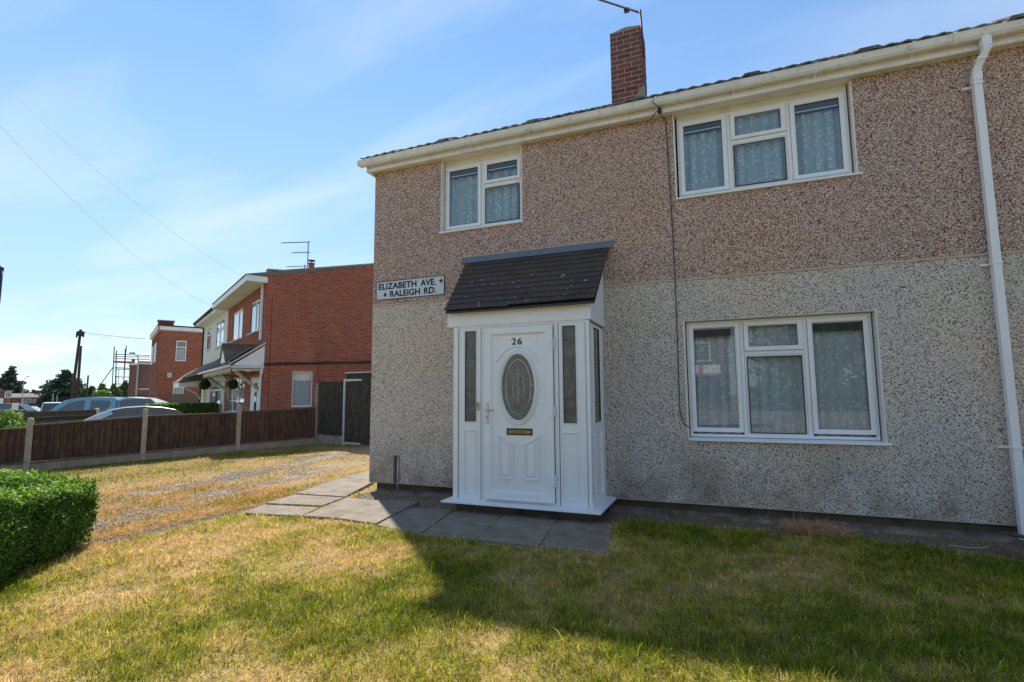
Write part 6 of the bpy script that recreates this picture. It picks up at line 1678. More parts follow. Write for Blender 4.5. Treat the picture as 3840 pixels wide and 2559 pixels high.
# front-garden hedge of the neighbours
HUx = 7.0
def n_at(px, u):                                # distance in front of the house where column px crosses u
    lo_, hi_ = -1.0, 30.0
    f_ = lambda n_: ((np.array(NFr.p(u, n_, 1.0)) - CAM) @ RM)
    for _ in range(40):
        md = (lo_ + hi_) / 2; q = f_(md)
        if 1920 + FPX * q[0] / q[2] > px: lo_ = md
        else: hi_ = md
    return lo_
n0h, n1h = n_at(818, HUx), n_at(552, HUx)
hg = thing('clipped_hedge', NFr.p(7, 3, 0.3), 'low clipped green hedge between the front gardens of the brick and cream houses', 'hedge')
r_ = np.random.default_rng(2); n_ = 16000
ptop = NFr.p(HUx, n0h, 0); ztop_h = z_over(818, 1517, ptop[0], ptop[1])
u = HUx + 0.75 * r_.random(n_); nn = n0h + (n1h - n0h) * r_.random(n_); z = -0.1 + (ztop_h + 0.1) * r_.random(n_); sf = r_.integers(0, 2, n_)
z = np.where(sf == 0, ztop_h + 0.025 * r_.normal(size=n_), z); u = np.where(sf == 1, HUx + .03 * r_.normal(size=n_), u)
P = NFr.O[None] + NFr.U[None] * u[:, None] + NFr.N[None] * nn[:, None]; P[:, 2] = z
nr = np.where((sf == 0)[:, None], np.array([0, 0, 1.0]), -NFr.U[None]) + r_.normal(size=(n_, 3)) * 0.5; nr /= np.linalg.norm(nr, axis=1)[:, None]
V, F = leaf_quads(P, nr, 0.075, r_); np_mesh('foliage', V, F, M['leaf'], hg)
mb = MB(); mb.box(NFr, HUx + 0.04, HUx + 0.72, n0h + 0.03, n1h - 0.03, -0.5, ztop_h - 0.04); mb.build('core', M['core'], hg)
mb = MB(); mb.box(NFr, HUx - 0.02, HUx + 0.4, n0h - 0.36, n0h - 0.02, -0.2, ztop_h + 0.02); tag(mb.build('gate_pillar', M['pave'], bevel=0.01), 'short grey pillar at the right end of the clipped hedge', 'pillar')
# ================================================================== THIRD HOUSE AND BEYOND
def pface(px, Z, yawvec=None):                  # horizontal position at pixel column and depth
    p = at(px, 1492, Z); return p
A3 = pface(583, 31.0)
T3G = Fr(A3, NV, (-NU[0], -NU[1])); T3F = Fr(A3, NU, (-NV[0], -NV[1]))
t3 = thing('flat_topped_brick_house', (*A3[:2], -0.6), 'plain red brick house with white roof edge and two small white gable windows', 'house')
zt3 = z_over(583, 1236, *A3[:2]); zc = lambda v: zt3
w3a = (T3G.of(542 + 120, 1280)[0], T3G.of(540 + 160, 1280)[0], z_over(660, 1354, *T3G.p(3, 0, 0)[:2]), z_over(660, 1280, *T3G.p(3, 0, 0)[:2]))
w3b = (T3G.of(650, 1440)[0], T3G.of(690, 1440)[0], z_over(650, 1490, *T3G.p(2.4, 0, 0)[:2]) - 0.15, z_over(650, 1433, *T3G.p(2.4, 0, 0)[:2]))
mb = MB(); wall(mb, T3G, [0, 8.5], -1.2, zc, [w3a, w3b], -0.15, 0); wall(mb, T3F, [0.151, 7.0], -1.2, zc, [], -0.15, 0); mb.build('wall', M['mortar'], t3)
bricks(T3G, t3, 0, 6.5, -0.6, lambda v: zt3 - 0.02, [w3a, w3b], 0.006, M['brick'])
bricks(T3F, t3, 0, 6.9, -0.6, lambda v: zt3 - 0.02, [], 0.006, M['brick2'], stuff_name='front_brickwork')
for W_ in (w3a, w3b):
    zm = W_[2] + (W_[3] - W_[2]) * 0.68
    window(T3G, t3, *W_, [(W_[0] + .03, W_[1] - .03, W_[2] + .03, zm, 0, 0), (W_[0] + .03, W_[1] - .03, zm + .04, W_[3] - .03, 0, 0)], 0.01, (W_[0] - .03, W_[1] + .03, W_[2] + .01, .08), cmat=M['curtain'])
mb = MB(); mb.box(T3G, 0.2, 8, -0.9, -0.85, -1, zt3 - .1); mb.build('inner_wall', M['dark'], t3)
mb = MB(); mb.box(T3G, -0.12, 8.6, -0.1, 0.12, zt3, zt3 + 0.22); mb.box(T3F, -0.12, 7.1, 0.0, 0.14, zt3, zt3 + 0.2); mb.build('roof_edge', M['white'], t3)
mb = MB(); mb.box(T3G, -0.14, 8.62, -7.2, 0.15, zt3 + 0.222, zt3 + 0.3); mb.build('roof', M['pole'], t3)
mb = MB(); mb.box(T3G, -0.05, 0.75, -1.3, -0.6, zt3 + 0.3, zt3 + 0.62); chx = mb.build('chimney', M['brick2'], t3); mb = MB(); mb.box(T3G, -0.1, 0.8, -1.35, -0.55, zt3 + 0.621, zt3 + 0.68); mb.build('chimney_cap', M['conc'], chx)
for u_ in (1.2, 4.0):
    mb = MB(); mb.box(T3F, u_, u_ + 1.2, 0.02, 0.08, zt3 - 1.9, zt3 - 0.7); mb.build('front_window', M['white'], t3)
mb = MB(); mb.box(T3G, w3b[0] - 0.35, w3b[0] - 0.12, 0.01, 0.14, w3b[3] + 0.25, w3b[3] + 0.55); mb.build('alarm_box', M['timber'], t3)
# its side fence
p0, p1 = T3G.of(638, 1500, 1.2), T3G.of(752, 1500, 1.2)
sf = thing('weathered_side_fence', T3G.p(p0[0] + 1, 1.2, -0.5), 'grey weathered board fence in front of the plain brick house beyond the hedge', 'fence')
zt = z_over(690, 1478, *T3G.p(3, 1.2, 0)[:2]); k = 0; u = p0[0]
while u < p1[0]:
    mb = MB(); mb.box(T3G, u, u + 0.11, 1.2 + 0.008 * (k % 2), 1.22 + 0.008 * (k % 2), -0.7, zt); mb.build('fence_board', M['wood_grey'], sf); u += 0.118; k += 1
for uu in (p0[0] - 0.1, p1[0] - 0.15):
    mb = MB(); mb.box(T3G, uu, uu + 0.1, 1.15, 1.25, -0.7, zt + 0.05); mb.build('fence_post', M['wood_grey'], sf)

# fourth, darker block behind
A4 = pface(478, 62.0)
d4 = ray(500, 1492); d4 = d4[:2] / np.linalg.norm(d4[:2]); F4 = Fr(A4, (d4[1], -d4[0]), (-d4[0], -d4[1]))
f4 = thing('dark_brick_block', (*A4[:2], -1.6), 'dark brown brick block with flat roof seen between the scaffold and the plain brick house', 'house')
zt4 = z_over(520, 1366, *A4[:2]); w4 = F4.of(562, 1492)[0]
mb = MB(); mb.box(F4, 0.0, w4 * 0.33, -6, 0.35, -3, zt4 - 0.15); mb.box(F4, w4 * 0.33, w4, -6, 0, -3, zt4); mb.build('wall', M['farbrick'], f4)
mb = MB(); mb.box(F4, -0.1, w4 * 0.33, -6, 0.42, zt4 - 0.149, zt4 + 0.1); mb.box(F4, w4 * .33 + .01, w4, -6, 0.08, zt4 + 0.001, zt4 + 0.2); mb.build('roof_edge', M['white'], f4)
mb = MB(); mb.box(F4, w4 * .33 + .01, w4, -6, 0.1, zt4 + 0.201, zt4 + 0.35); mb.build('roof', M['pole'], f4)
mb = MB(); mb.box(F4, w4 * 0.06, w4 * 0.22, -2.2, -1.5, zt4 + 0.1, zt4 + 0.72); mb.build('chimney', M['farbrick'], f4)
mb = MB(); mb.box(F4, w4 * .45, w4, 0.01, 0.08, zt4 - 3.1, zt4 - 2.98); mb.build('string_course', M['upvc_cream'], f4)

# scaffold
sc = thing('scaffold_tower', at(440, 1490, 58)[:3] * np.array([1, 1, 0]), 'tall scaffold of steel tubes and boards around the far dark brick block', 'scaffold')
def tubepx(a_, b_, Z0, Z1, r_, nm='scaffold_tube', mat=None):
    mb = MB(); mb.tube([at(*a_, Z0), at(*b_, Z1)], r_, 6); mb.build(nm, mat or M['pole'], sc)
for a_, b_, Z in (((429, 1300), (418, 1500), 58), ((437, 1315), (431, 1495), 60), ((470, 1308), (461, 1500), 58), ((474, 1297), (471, 1330), 60)):
    zb = at(*b_, Z); zb2 = np.array([zb[0], zb[1], -1.7]); mb = MB(); mb.tube([at(*a_, Z), zb, zb2], 0.055, 6); mb.build('standard', M['pole'], sc)
for y0, y1, x1 in ((1329, 1334, 562), (1338, 1340, 562), (1345, 1350, 562), (1379, 1382, 485), (1385, 1386, 485), (1414, 1415, 485), (1440, 1442, 478), (1452, 1452, 470)):
    tubepx((430, y0), (x1, y1), 58, 58, 0.045)
tubepx((424, 1378), (370, 1452), 58, 57, 0.05, 'raking_tube')
for i in range(5):
    mb = MB(); a_ = at(426, 1357, 58 + i * 0.25); b_ = at(492, 1360, 58 + i * 0.25)
    mb.tube([a_, b_], 0.11, 4); mb.build('scaffold_board', M['wood_grey'], sc)
mb = MB(); a_ = at(436, 1384, 59); b_ = at(436, 1440, 59)
for dx_ in (0, 0.45): mb.tube([a_ + [dx_, 0, 0], b_ + [dx_, 0, -0.2]], 0.03, 4)
for i in range(6): c_ = a_ + (b_ - a_) * i / 6; mb.tube([c_, c_ + [0.45, 0, 0]], 0.02, 4)
mb.build('ladder', M['alu'], sc)

# utility poles with wires
def upole(px, ptop, Z, r_, label, crown=True, pb=None):
    t_ = at(px, ptop, Z); g = zgf(t_[0], t_[1])
    o = thing('utility_pole', (t_[0], t_[1], g), label, 'utility pole', 'wooden utility poles along the street')
    bx = at(pb, 1500, Z) if pb else t_; k_ = (t_[2] - g) / (t_[2] - 1.2); bx = t_ + (bx - t_) * k_; mb = MB(); mb.tube([(bx[0], bx[1], g - .3), (t_[0], t_[1], t_[2])], [r_ * 1.25, r_], 9); mb.build('pole', M['pole'], o, smooth=True)
    if crown:
        mb = MB(); X_ = np.array([RM[0, 0], RM[1, 0], 0]); c_ = np.array([t_[0], t_[1], t_[2] - 0.25])
        mb.tube([c_ - X_ * 0.32 + [0, 0, 0.05], c_ + X_ * 0.38], 0.05, 5)
        for k in (-0.9, -0.3, 0.35, 0.8): mb.tube([c_ + X_ * 0.36 * k, c_ + X_ * 0.36 * k - [0, 0, 0.3 + 0.2 * abs(k)]], 0.07, 6)
        mb.tube([c_ - [0, 0, 0.35], c_ + [0, 0, 0.1]], 0.2, 8)
        mb.build('wire_head', M['pole'], o)
    return t_
pt1 = upole(303, 1236, 46, 0.105, 'nearest and tallest dark wooden pole with a cluster of wire fittings at its top', True, 268)
pt2 = upole(304, 1298, 62, 0.13, 'second wooden pole, shorter, standing just behind the tallest one', False)
pt3 = upole(331, 1408, 105, 0.15, 'third and farthest wooden pole, in the gap right of the dark conifer', False)
def wire(name, a_, b_, sag, r_, label):
    a_, b_ = np.array(a_), np.array(b_); pts = [a_ + (b_ - a_) * t + np.array([0, 0, -sag * 4 * t * (1 - t)]) for t in np.linspace(0, 1, 25)]
    mb = MB(); mb.tube(pts, r_, 4, False); tag(mb.build(name, M['black']), label, 'cable', 'overhead cables')
wire('overhead_cable', pt1 - [0, 0, .2], at(545, 1272, 33), 0.05, 0.014, 'overhead cable from the tallest pole to the chimney of the plain brick house')
wire('overhead_cable', pt1 - [0, 0, .3], at(425, 1269, 52), 0.0, 0.012, 'short overhead cable from the tallest pole towards the scaffold')
wire('overhead_cable', at(-350, -60, 9), NFr.p(0.4, 0.6, 5.1), 0.5, 0.0026, 'long overhead cable crossing the sky down to the brick house, the upper of the two')
wire('overhead_cable', at(-350, 80, 10), NFr.p(7.5, 0.45, 5.15), 0.7, 0.003, 'long overhead cable crossing the sky down to the cream house, the lower of the two')

# street lamps
def lamp(px, ptop, Z, h, label, side=1, r_=0.07):
    t_ = at(px, ptop, Z); g = zgf(t_[0], t_[1]); X_ = np.array([RM[0, 0], RM[1, 0], 0]) * side
    o = thing('street_lamp', (t_[0], t_[1], g), label, 'street lamp', 'street lamps')
    mb = MB(); T_ = np.array([t_[0], t_[1], t_[2]]); mb.tube([(t_[0], t_[1], g - .2), T_ - [0, 0, 0.9], T_ - [0, 0, 0.35] + X_ * 0.08, T_ + X_ * 0.5 - [0, 0, 0.05]], [r_ * 1.3, r_, r_ * .8, r_ * .7], 7)
    mb.build('post', M['lampgrey'], o, smooth=True)
    mb = MB(); mb.loft([[tuple(T_ + X_ * a_ + np.array([RM[0, 2], RM[1, 2], 0]) * b_ + [0, 0, c_]) for b_, c_ in ((-w_, 0), (0, -.07), (w_, 0), (0, .09))] for a_, w_ in ((0.45, 0.07), (0.7, 0.13), (1.0, 0.08))], True, True, True)
    mb.build('lantern', M['pole'], o)
lamp(521, 1325, 55, 7, 'street lamp in front of the dark brick block, its head pointing left', -1)
lamp(91, 1414, 100, 7, 'street lamp in front of the left conifer, tallest of the far ones', 1)
lamp(201, 1464, 125, 7, 'small far street lamp before the long terrace, the left one of a close pair', 1, 0.1)
lamp(216, 1471, 135, 7, 'small far street lamp before the long terrace, the right one of a close pair', 1, 0.1)

# far terrace
def facing(px, Z):
    d_ = ray(px + 60, 1492); d_ = d_[:2] / np.linalg.norm(d_[:2]); return Fr(at(px, 1492, Z), (d_[1], -d_[0]), (-d_[0], -d_[1]))
def pxz(py, Z): return at(150, py, Z)[2]
FT = facing(45, 140); g_ = -3.8; uT = lambda x_: FT.of(x_, 1492)[0]
ter = thing('far_terrace', (*FT.O[:2], g_), 'long low brown terrace far down the street with groups of small white windows', 'terrace')
we = uT(240); ze = pxz(1491, 140)
mb = MB(); mb.box(FT, 0, we, -8, 0, g_ - 1, ze); mb.build('wall', M['farbrick'], ter)
mb = MB(); mb.prism_u(FT, [(0.4, ze), (0.4, ze + 0.2), (-4, ze + 1.15), (-8.4, ze)], -0.3, we + 0.3); mb.build('roof', M['roof_far'], ter)
mb = MB(); mb.box(FT, -0.3, we + .3, 0.41, 0.47, ze - 0.05, ze + 0.2); mb.build('eaves_board', M['upvc_cream'], ter)
mb = MB(); mb.box(FT, uT(133), uT(152), -4.5, -3.4, ze + 0.9, ze + 2.0); mb.build('chimney', M['farbrick'], ter)
for x0, x1 in ((86, 97), (101, 121), (125, 137), (167, 178), (181, 200), (204, 215)):
    W_ = (uT(x0), uT(x1), pxz(1511, 140), pxz(1496, 140))
    mb = MB(); mb.ring(FT, *W_, [(0, 0.0), (0, 0.08), (0.14, 0.08), (0.14, 0.01)]); 
    if x1 - x0 > 15: mb.box(FT, (W_[0] + W_[1]) / 2 - .06, (W_[0] + W_[1]) / 2 + .06, 0.0, 0.07, W_[2] + .1, W_[3] - .1)
    wn = mb.build('window', M['white'], ter); mb = MB(); mb.box(FT, W_[0] + .13, W_[1] - .13, 0.005, 0.02, W_[2] + .13, W_[3] - .13); mb.build('pane', M['tint'], wn)
for x0, x1, y0, y1 in ((92, 135, 1525, 1543), (142, 160, 1528, 1543)):
    mb = MB(); mb.box(FT, uT(x0), uT(x1), 0.01, 0.08, pxz(y1, 140), pxz(y0, 140)); mb.build('garage_door', M['white'], ter)
# left houses
FL = facing(-30, 85); uL = lambda x_: FL.of(x_ - 30, 1492)[0]
lh = thing('left_edge_house', (*FL.O[:2], -2.6), 'dark red house with cream bay and orange lower panel at the far left edge', 'house')
mb = MB(); mb.box(FL, 0, uL(48), -7, 0, -4, pxz(1462, 85)); mb.build('wall', M['farbrick'], lh)
mb = MB(); mb.prism(FL, [(0, pxz(1462, 85)), (uL(52), pxz(1470, 85)), (uL(30), pxz(1455, 85)), (0, pxz(1448, 85))], -7, 0.4); mb.build('roof', M['roof_far'], lh)
mb = MB(); mb.box(FL, uL(46), uL(73), -6, 0.3, pxz(1492, 85), pxz(1466, 85)); mb.build('cream_bay', M['cream'], lh)
mb = MB(); mb.box(FL, uL(44), uL(82), -6, 0.6, pxz(1466, 85) + .001, pxz(1462, 85)); mb.build('bay_roof', M['roof_far'], lh)
mb = MB(); mb.box(FL, uL(48), uL(72), -6, 0.25, -4, pxz(1492, 85) - .001); mb.build('lower_panel', M['terracotta'], lh)
mb = MB(); 
for k in range(3): mb.box(FL, uL(52 + 7 * k), uL(56 + 7 * k), 0.3, 0.34, pxz(1489, 85), pxz(1472, 85))
mb.build('bay_window', M['tint'], lh)
mb = MB(); mb.box(FL, uL(8), uL(44), 0, 0.3, -4, pxz(1493, 85)); mb.build('white_garage', M['white'], lh)

# second fence line (other gardens): low dark boards between white posts
SB = at(62, 1550, 17.5); SE = at(364, 1540, 21.5)
d2 = (SE - SB)[:2]; L2 = np.linalg.norm(d2); d2 /= L2
F2 = Fr(SB, d2, (d2[1], -d2[0])); za, zb_ = SB[2], SE[2]
sf2 = thing('far_garden_fence', (*SB[:2], -0.5), 'low dark mossy board fence between white posts in front of the blue pickup', 'fence')
zl_ = lambda u: za + (zb_ - za) * u / L2
for r0 in range(4):
    mb = MB(); h = 0.17
    for a_, b_ in ((0.1, L2),): mb.prism(F2, [(a_, zl_(a_) - h * (r0 + 1) + .008), (b_, zl_(b_) - h * (r0 + 1) + .008), (b_, zl_(b_) - h * r0), (a_, zl_(a_) - h * r0)], 0.004 * (r0 % 2), 0.03 + 0.012 * (r0 % 2))
    mb.build('fence_board', M['wood_old'] if r0 % 2 else M['plinth'], sf2)
mb = MB(); mb.prism(F2, [(0.1, za + .001), (L2, zb_ + .001), (L2, zb_ + .04), (0.1, za + .04)], -0.02, 0.05); mb.build('capping', M['wood_grey'], sf2)
for u, w_ in ((-0.02, 0.14), (L2 - 0.1, 0.12)):
    mb = MB(); mb.box(F2, u, u + w_, -0.03, 0.09, -1.0, zl_(u) + (0.02 if u < 1 else 0.09)); mb.build('fence_post', M['white'], sf2, bevel=0.01)
gp_ = at(55, 1512, 45); mb = MB(); mb.box(facing(47, 45), 0, 0.42, -.4, 0, -2, gp_[2]); tag(mb.build('pale_gate_pillar', M['upvc_cream']), 'pale gate pillar by the road at the far left', 'pillar')

# ================================================================== VEHICLES
def wheel(parent, fr, u, n, z, r_=0.33, w_=0.2):
    mb = MB(); mb.tube([fr.p(u, n - w_, z), fr.p(u, n, z)], r_, 20); wl = mb.build('wheel', M['tyre'], parent, bevel=0.02)
    mb = MB(); mb.tube([fr.p(u, n - 0.02, z), fr.p(u, n + 0.008, z)], r_ * 0.62, 12); mb.build('rim', M['alu'], wl)
def body_loft(fr, prof, hw, taper, name, mat, parent, tum=0.0, zb=0.0, smooth=True):
    """prof: closed polygon (u,z) of the side; sections narrow towards ends; tumblehome above zb"""
    mb = MB(); rows = []
    for t, k in ((-1, 0.93), (-0.97, 0.985), (-0.8, 1.0), (0, 1.0), (0.8, 1.0), (0.97, 0.985), (1, 0.93)):
        row = []
        for u, z in prof:
            cx = sum(p[0] for p in prof) / len(prof); czz = sum(p[1] for p in prof) / len(prof)
            s__ = hw * t * (1 - tum * max(0, z - zb))
            row.append(fr.p(cx + (u - cx) * (1 - (1 - k) * 0.25), s__, czz + (z - czz) * (k if True else 1)))
        rows.append(row)
    mb.loft(rows, True, True, True); o = fix(mb.build(name, mat, parent, smooth=False, bevel=0.03)); return o
# blue pickup, broadside, nose to the left
PZ = 23.5
pk0 = at(560, 1500, PZ); gpk = zgf(pk0[0], pk0[1])
X_ = np.array([RM[0, 0], RM[1, 0]]); yaw = 0.42
dirp = np.array([X_[0] * math.cos(yaw) - X_[1] * math.sin(yaw), X_[0] * math.sin(yaw) + X_[1] * math.cos(yaw)])   # tailwards
dirp = NV * 0.9 + np.array([0.45, -0.1]); dirp /= np.linalg.norm(dirp)
def px_of(P): q = (np.array(P) - CAM) @ RM; return 1920 + FPX * q[0] / q[2], 1279.5 + FPX * q[1] / q[2]
pickup = thing('blue_pickup', (pk0[0], pk0[1], gpk), 'pale blue double-cab pickup with dark hardtop windows, parked beyond the second fence', 'pickup')
PO = at(378, 1488, PZ)                            # roof centre over the b pillar
PK = Fr(PO, dirp, (dirp[1], -dirp[0])); zr = PO[2]; hw = 0.86
# solve scale so the cab and hardtop span the measured columns
def col(u, n=hw): return px_of(PK.p(u, n, zr - 0.3))[0]
def u_at(px, n=hw):
    lo_, hi_ = -6, 6
    for _ in range(40):
        md = (lo_ + hi_) / 2
        if col(md, n) < px: lo_ = md
        else: hi_ = md
    return lo_
uA, uB, uC, uD, uE, uF = [u_at(p) for p in (178, 250, 330, 432, 440, 605)]
zz_ = lambda py: z_over(400, py, *PK.p(0, hw, 0)[:2])
zbelt = zz_(1545)
prof = [(uA - 1.0, zbelt - 0.35), (uA - 0.95, zbelt - 0.05), (uA, zbelt + 0.06), (uF + 0.1, zbelt + 0.06), (uF + 0.12, zbelt - 0.2), (uF + 0.1, zbelt - 0.75), (uA - 1.05, zbelt - 0.75)]
body_loft(PK, prof, 0.95, 0, 'body', M['paint_blue'], pickup)
cab = [(uA + 0.05, zbelt + 0.05), (uB - 0.15, zz_(1501)), (uB + 0.35, zz_(1492)), (uC, zz_(1489)), (uD - 0.1, zz_(1491)), (uD + 0.02, zz_(1500)), (uD, zbelt + 0.05)]
body_loft(PK, cab, hw, 0, 'cab', M['paint_blue'], pickup, 0.16, zbelt)
top = [(uE, zbelt + 0.05), (uE + 0.02, zz_(1500)), (uE + 0.15, zz_(1493)), (uF - 1.4, zz_(1490)), (uF - 0.8, zz_(1495)), (uF - 0.3, zz_(1511)), (uF, zz_(1532)), (uF + 0.02, zbelt + 0.05)]
body_loft(PK, top, hw, 0, 'hardtop', M['paint_silver'], pickup, 0.16, zbelt)
def side_pane(pts, mat, parent, n=hw, name='side_window', fr=PK, zb=zbelt):
    mb = MB(); mb.loft([[fr.p(u, (n + 0.004) * (1 - 0.16 * max(0, z - zb)), z) for u, z in pts], [fr.p(u, (n + 0.014) * (1 - 0.16 * max(0, z - zb)), z) for u, z in pts]], True, True, True)
    fix(mb.build(name, mat, parent))
    return None
side_pane([(uA + 0.35, zbelt + 0.09), (uB + 0.05, zz_(1511)), (uB + 0.4, zz_(1503)), (u_at(315), zz_(1502)), (u_at(312), zbelt + 0.09)], M['tint'], pickup)
side_pane([(u_at(338), zbelt + 0.09), (u_at(338), zz_(1502)), (u_at(408), zz_(1503)), (u_at(414), zz_(1512)), (u_at(405), zz_(1530)), (u_at(385), zbelt + 0.09)], M['tint'], pickup)
side_pane([(u_at(445), zbelt + 0.09), (u_at(445), zz_(1504)), (u_at(470), zz_(1497)), (u_at(560), zz_(1496)), (u_at(580), zz_(1510)), (u_at(583), zbelt + 0.09)], M['tint'], pickup, name='hardtop_window')
mb = MB()
for s__ in (-0.6, 0.6): mb.tube([PK.p(uB + .2, s__, zz_(1489)), PK.p(uC, s__, zz_(1485)), PK.p(uD - .2, s__, zz_(1487))], 0.018, 5); mb.tube([PK.p(uE + .3, s__, zz_(1487)), PK.p(uE + .9, s__, zz_(1485)), PK.p(uF - 1.3, s__, zz_(1487))], 0.018, 5)
mb.build('roof_rail', M['black'], pickup)
for u in (uA - 0.2, uF - 0.9):
    for n_, in ((0.96,), (-0.76,)): wheel(pickup, PK, u, n_, zbelt - 0.75, 0.38)
# grey hatchback with silver pillar, just behind our fence
HZ = 14.2
HO = at(520, 1540, HZ); HK = Fr(HO, dirp * 0.0 + NV, (-NU[0], -NU[1]))
hk = thing('silver_hatchback', (HO[0], HO[1], zgf(HO[0], HO[1])), 'silver hatchback with a bronze-grey roof, mostly hidden behind the low brown fence', 'car')
zbH = z_over(500, 1600, HO[0], HO[1])
def hu(px, n=0.75):
    lo_, hi_ = -5, 5
    for _ in range(40):
        md = (lo_ + hi_) / 2
        if px_of(HK.p(md, n, 1.0))[0] < px: lo_ = md
        else: hi_ = md
    return lo_
def hz(px, py, n=0.75): q = HK.p(hu(px, n), n, 0); return z_over(px, py, q[0], q[1])
gl_ = 1.06
prf = [(hu(312) , hz(312, 1582)), (hu(345), hz(345, 1566)), (hu(412), hz(412, 1540)), (hu(470), hz(470, 1529)), (hu(548), hz(548, 1524)), (hu(615), hz(615, 1528)), (hu(660), hz(660, 1536)), (hu(685), hz(685, 1549)), (hu(700), hz(690, 1580))]
zH = hz(400, 1590)
body_loft(HK, [(hu(250), zH - 0.12), (hu(300), zH + 0.0), (hu(700) + 0.2, zH + 0.02), (hu(700) + 0.3, zH - 0.3), (hu(700) + 0.25, zH - 0.75), (hu(250) - 0.1, zH - 0.75), (hu(250) - 0.15, zH - 0.4)], 0.84, 0, 'body', M['paint_silver'], hk)
cabp = prf + [(hu(700), zH), (hu(300), zH)]
body_loft(HK, cabp, 0.76, 0, 'cabin', M['paint_grey'], hk, 0.2, zH)
def hp(pts, mat, nm, dn=0.0):
    mb = MB(); q = [(hu(a_), hz(a_, b_)) for a_, b_ in pts]
    mb.loft([[HK.p(u, (0.765 + dn) * (1 - 0.2 * max(0, z - zH)), z) for u, z in q], [HK.p(u, (0.778 + dn) * (1 - 0.2 * max(0, z - zH)), z) for u, z in q]], True, True, True); fix(mb.build(nm, mat, hk))
hp([(385, 1578), (425, 1564), (470, 1555), (530, 1552), (590, 1555), (612, 1560), (600, 1580)], M['tint'], 'side_window')
hp([(308, 1583), (350, 1566), (413, 1539), (424, 1553), (380, 1572), (335, 1584)], M['paint_silver'], 'pillar', 0.012)
for u in (hu(300) + 0.1, hu(680) - 0.1):
    for n_ in (0.85, -0.66): wheel(hk, HK, u, n_, zH - 0.65, 0.31)

# simple far cars: body, cabin, windows, wheels, lights
def far_car(px, py_roof, Z, Lc, hw_, hc, mat, label, name='parked_car', yaw_=0.0, van=False):
    t_ = at(px, py_roof, Z); d_ = np.array([X_[0] * math.cos(yaw_) - X_[1] * math.sin(yaw_), X_[0] * math.sin(yaw_) + X_[1] * math.cos(yaw_)])
    fr = Fr(t_, d_, (d_[1], -d_[0])); g = t_[2] - hc
    o = thing(name, (t_[0], t_[1], g), label, 'van' if van else 'car')
    z0 = g + 0.25; zb = g + hc * (0.55 if not van else 0.5); h_ = Lc / 2
    body_loft(fr, [(-h_, z0 + .1), (-h_, zb - 0.15), (-h_ + .5, zb), (h_ - .1, zb), (h_, zb - .2), (h_, z0)], hw_, 0, 'body', mat, o)
    body_loft(fr, [(-h_ + (.55 if not van else .35), zb - .02), (-h_ * .35 if not van else -h_ * .62, g + hc - .05), (0, g + hc), (h_ * .6 if not van else h_ - .1, g + hc - .04), (h_ - .12, zb - .02)], hw_ * .93, 0, 'cabin', mat, o, 0.15, zb)
    mb = MB()
    for s__ in (-1, 1):
        q = [(-h_ + (.85 if not van else .6), zb + .03), (-h_ * .3 if not van else -h_ * .5, g + hc - .13), (h_ * .45 if not van else 0, g + hc - .12), (h_ * .62 if not van else 0.2, zb + .03)]
        mb.loft([[fr.p(u, s__ * (hw_ * .93 * (1 - .15 * (z - zb)) + .002), z) for u, z in q], [fr.p(u, s__ * (hw_ * .93 * (1 - .15 * (z - zb)) + .012), z) for u, z in q]], True, True, True)
    fix(mb.build('side_window', M['tint'], o))
    mb = MB(); x0, x1 = (-h_ + (.55 if not van else .35)), (-h_ * .35 if not van else -h_ * .62)
    mb.loft([[fr.p(x0 - .01, -hw_ * .8, zb + .03), fr.p(x0 - .01, hw_ * .8, zb + .03), fr.p(x1 - .03, hw_ * .72, g + hc - .1), fr.p(x1 - .03, -hw_ * .72, g + hc - .1)], [fr.p(x0 + .03, -hw_ * .8, zb + .03), fr.p(x0 + .03, hw_ * .8, zb + .03), fr.p(x1 + .03, hw_ * .72, g + hc - .1), fr.p(x1 + .03, -hw_ * .72, g + hc - .1)]], True, True, True)
    fix(mb.build('windscreen', M['tint'], o))
    for s__ in (-1, 1):
        mb = MB(); mb.box(fr, -h_ - .015, -h_ + .1, s__ * hw_ * .75 - .14, s__ * hw_ * .75 + .14, zb - .32, zb - .18); mb.build('headlight', M['lens'], o)
        for uu in (-h_ + .75, h_ - .75): wheel(o, fr, uu, s__ * hw_ + (.01 if s__ > 0 else .21), g + .31, .31)
far_car(203, 1509, 55, 4.6, 0.95, 1.95, M['paint_white'], 'white van parked in the street left of the blue pickup', 'white_van', 2.2, True)
far_car(100, 1526, 90, 4.2, 0.85, 1.45, M['paint_white'], 'small white car on a drive in front of the long terrace', yaw_=0.5)
far_car(74, 1524, 60, 4.2, 0.85, 1.45, M['paint_silver'], 'silver car partly behind the pale gate pillar at the far left', yaw_=0.2)
far_car(22, 1514, 50, 4.4, 0.88, 1.5, M['paint_dark'], 'dark car at the left edge in front of the cream bay house', yaw_=0.3)
far_car(-22, 1538, 32, 4.3, 0.88, 1.5, M['paint_dark'], 'black car cut off by the left edge, nearer than the other parked cars', yaw_=1.2)

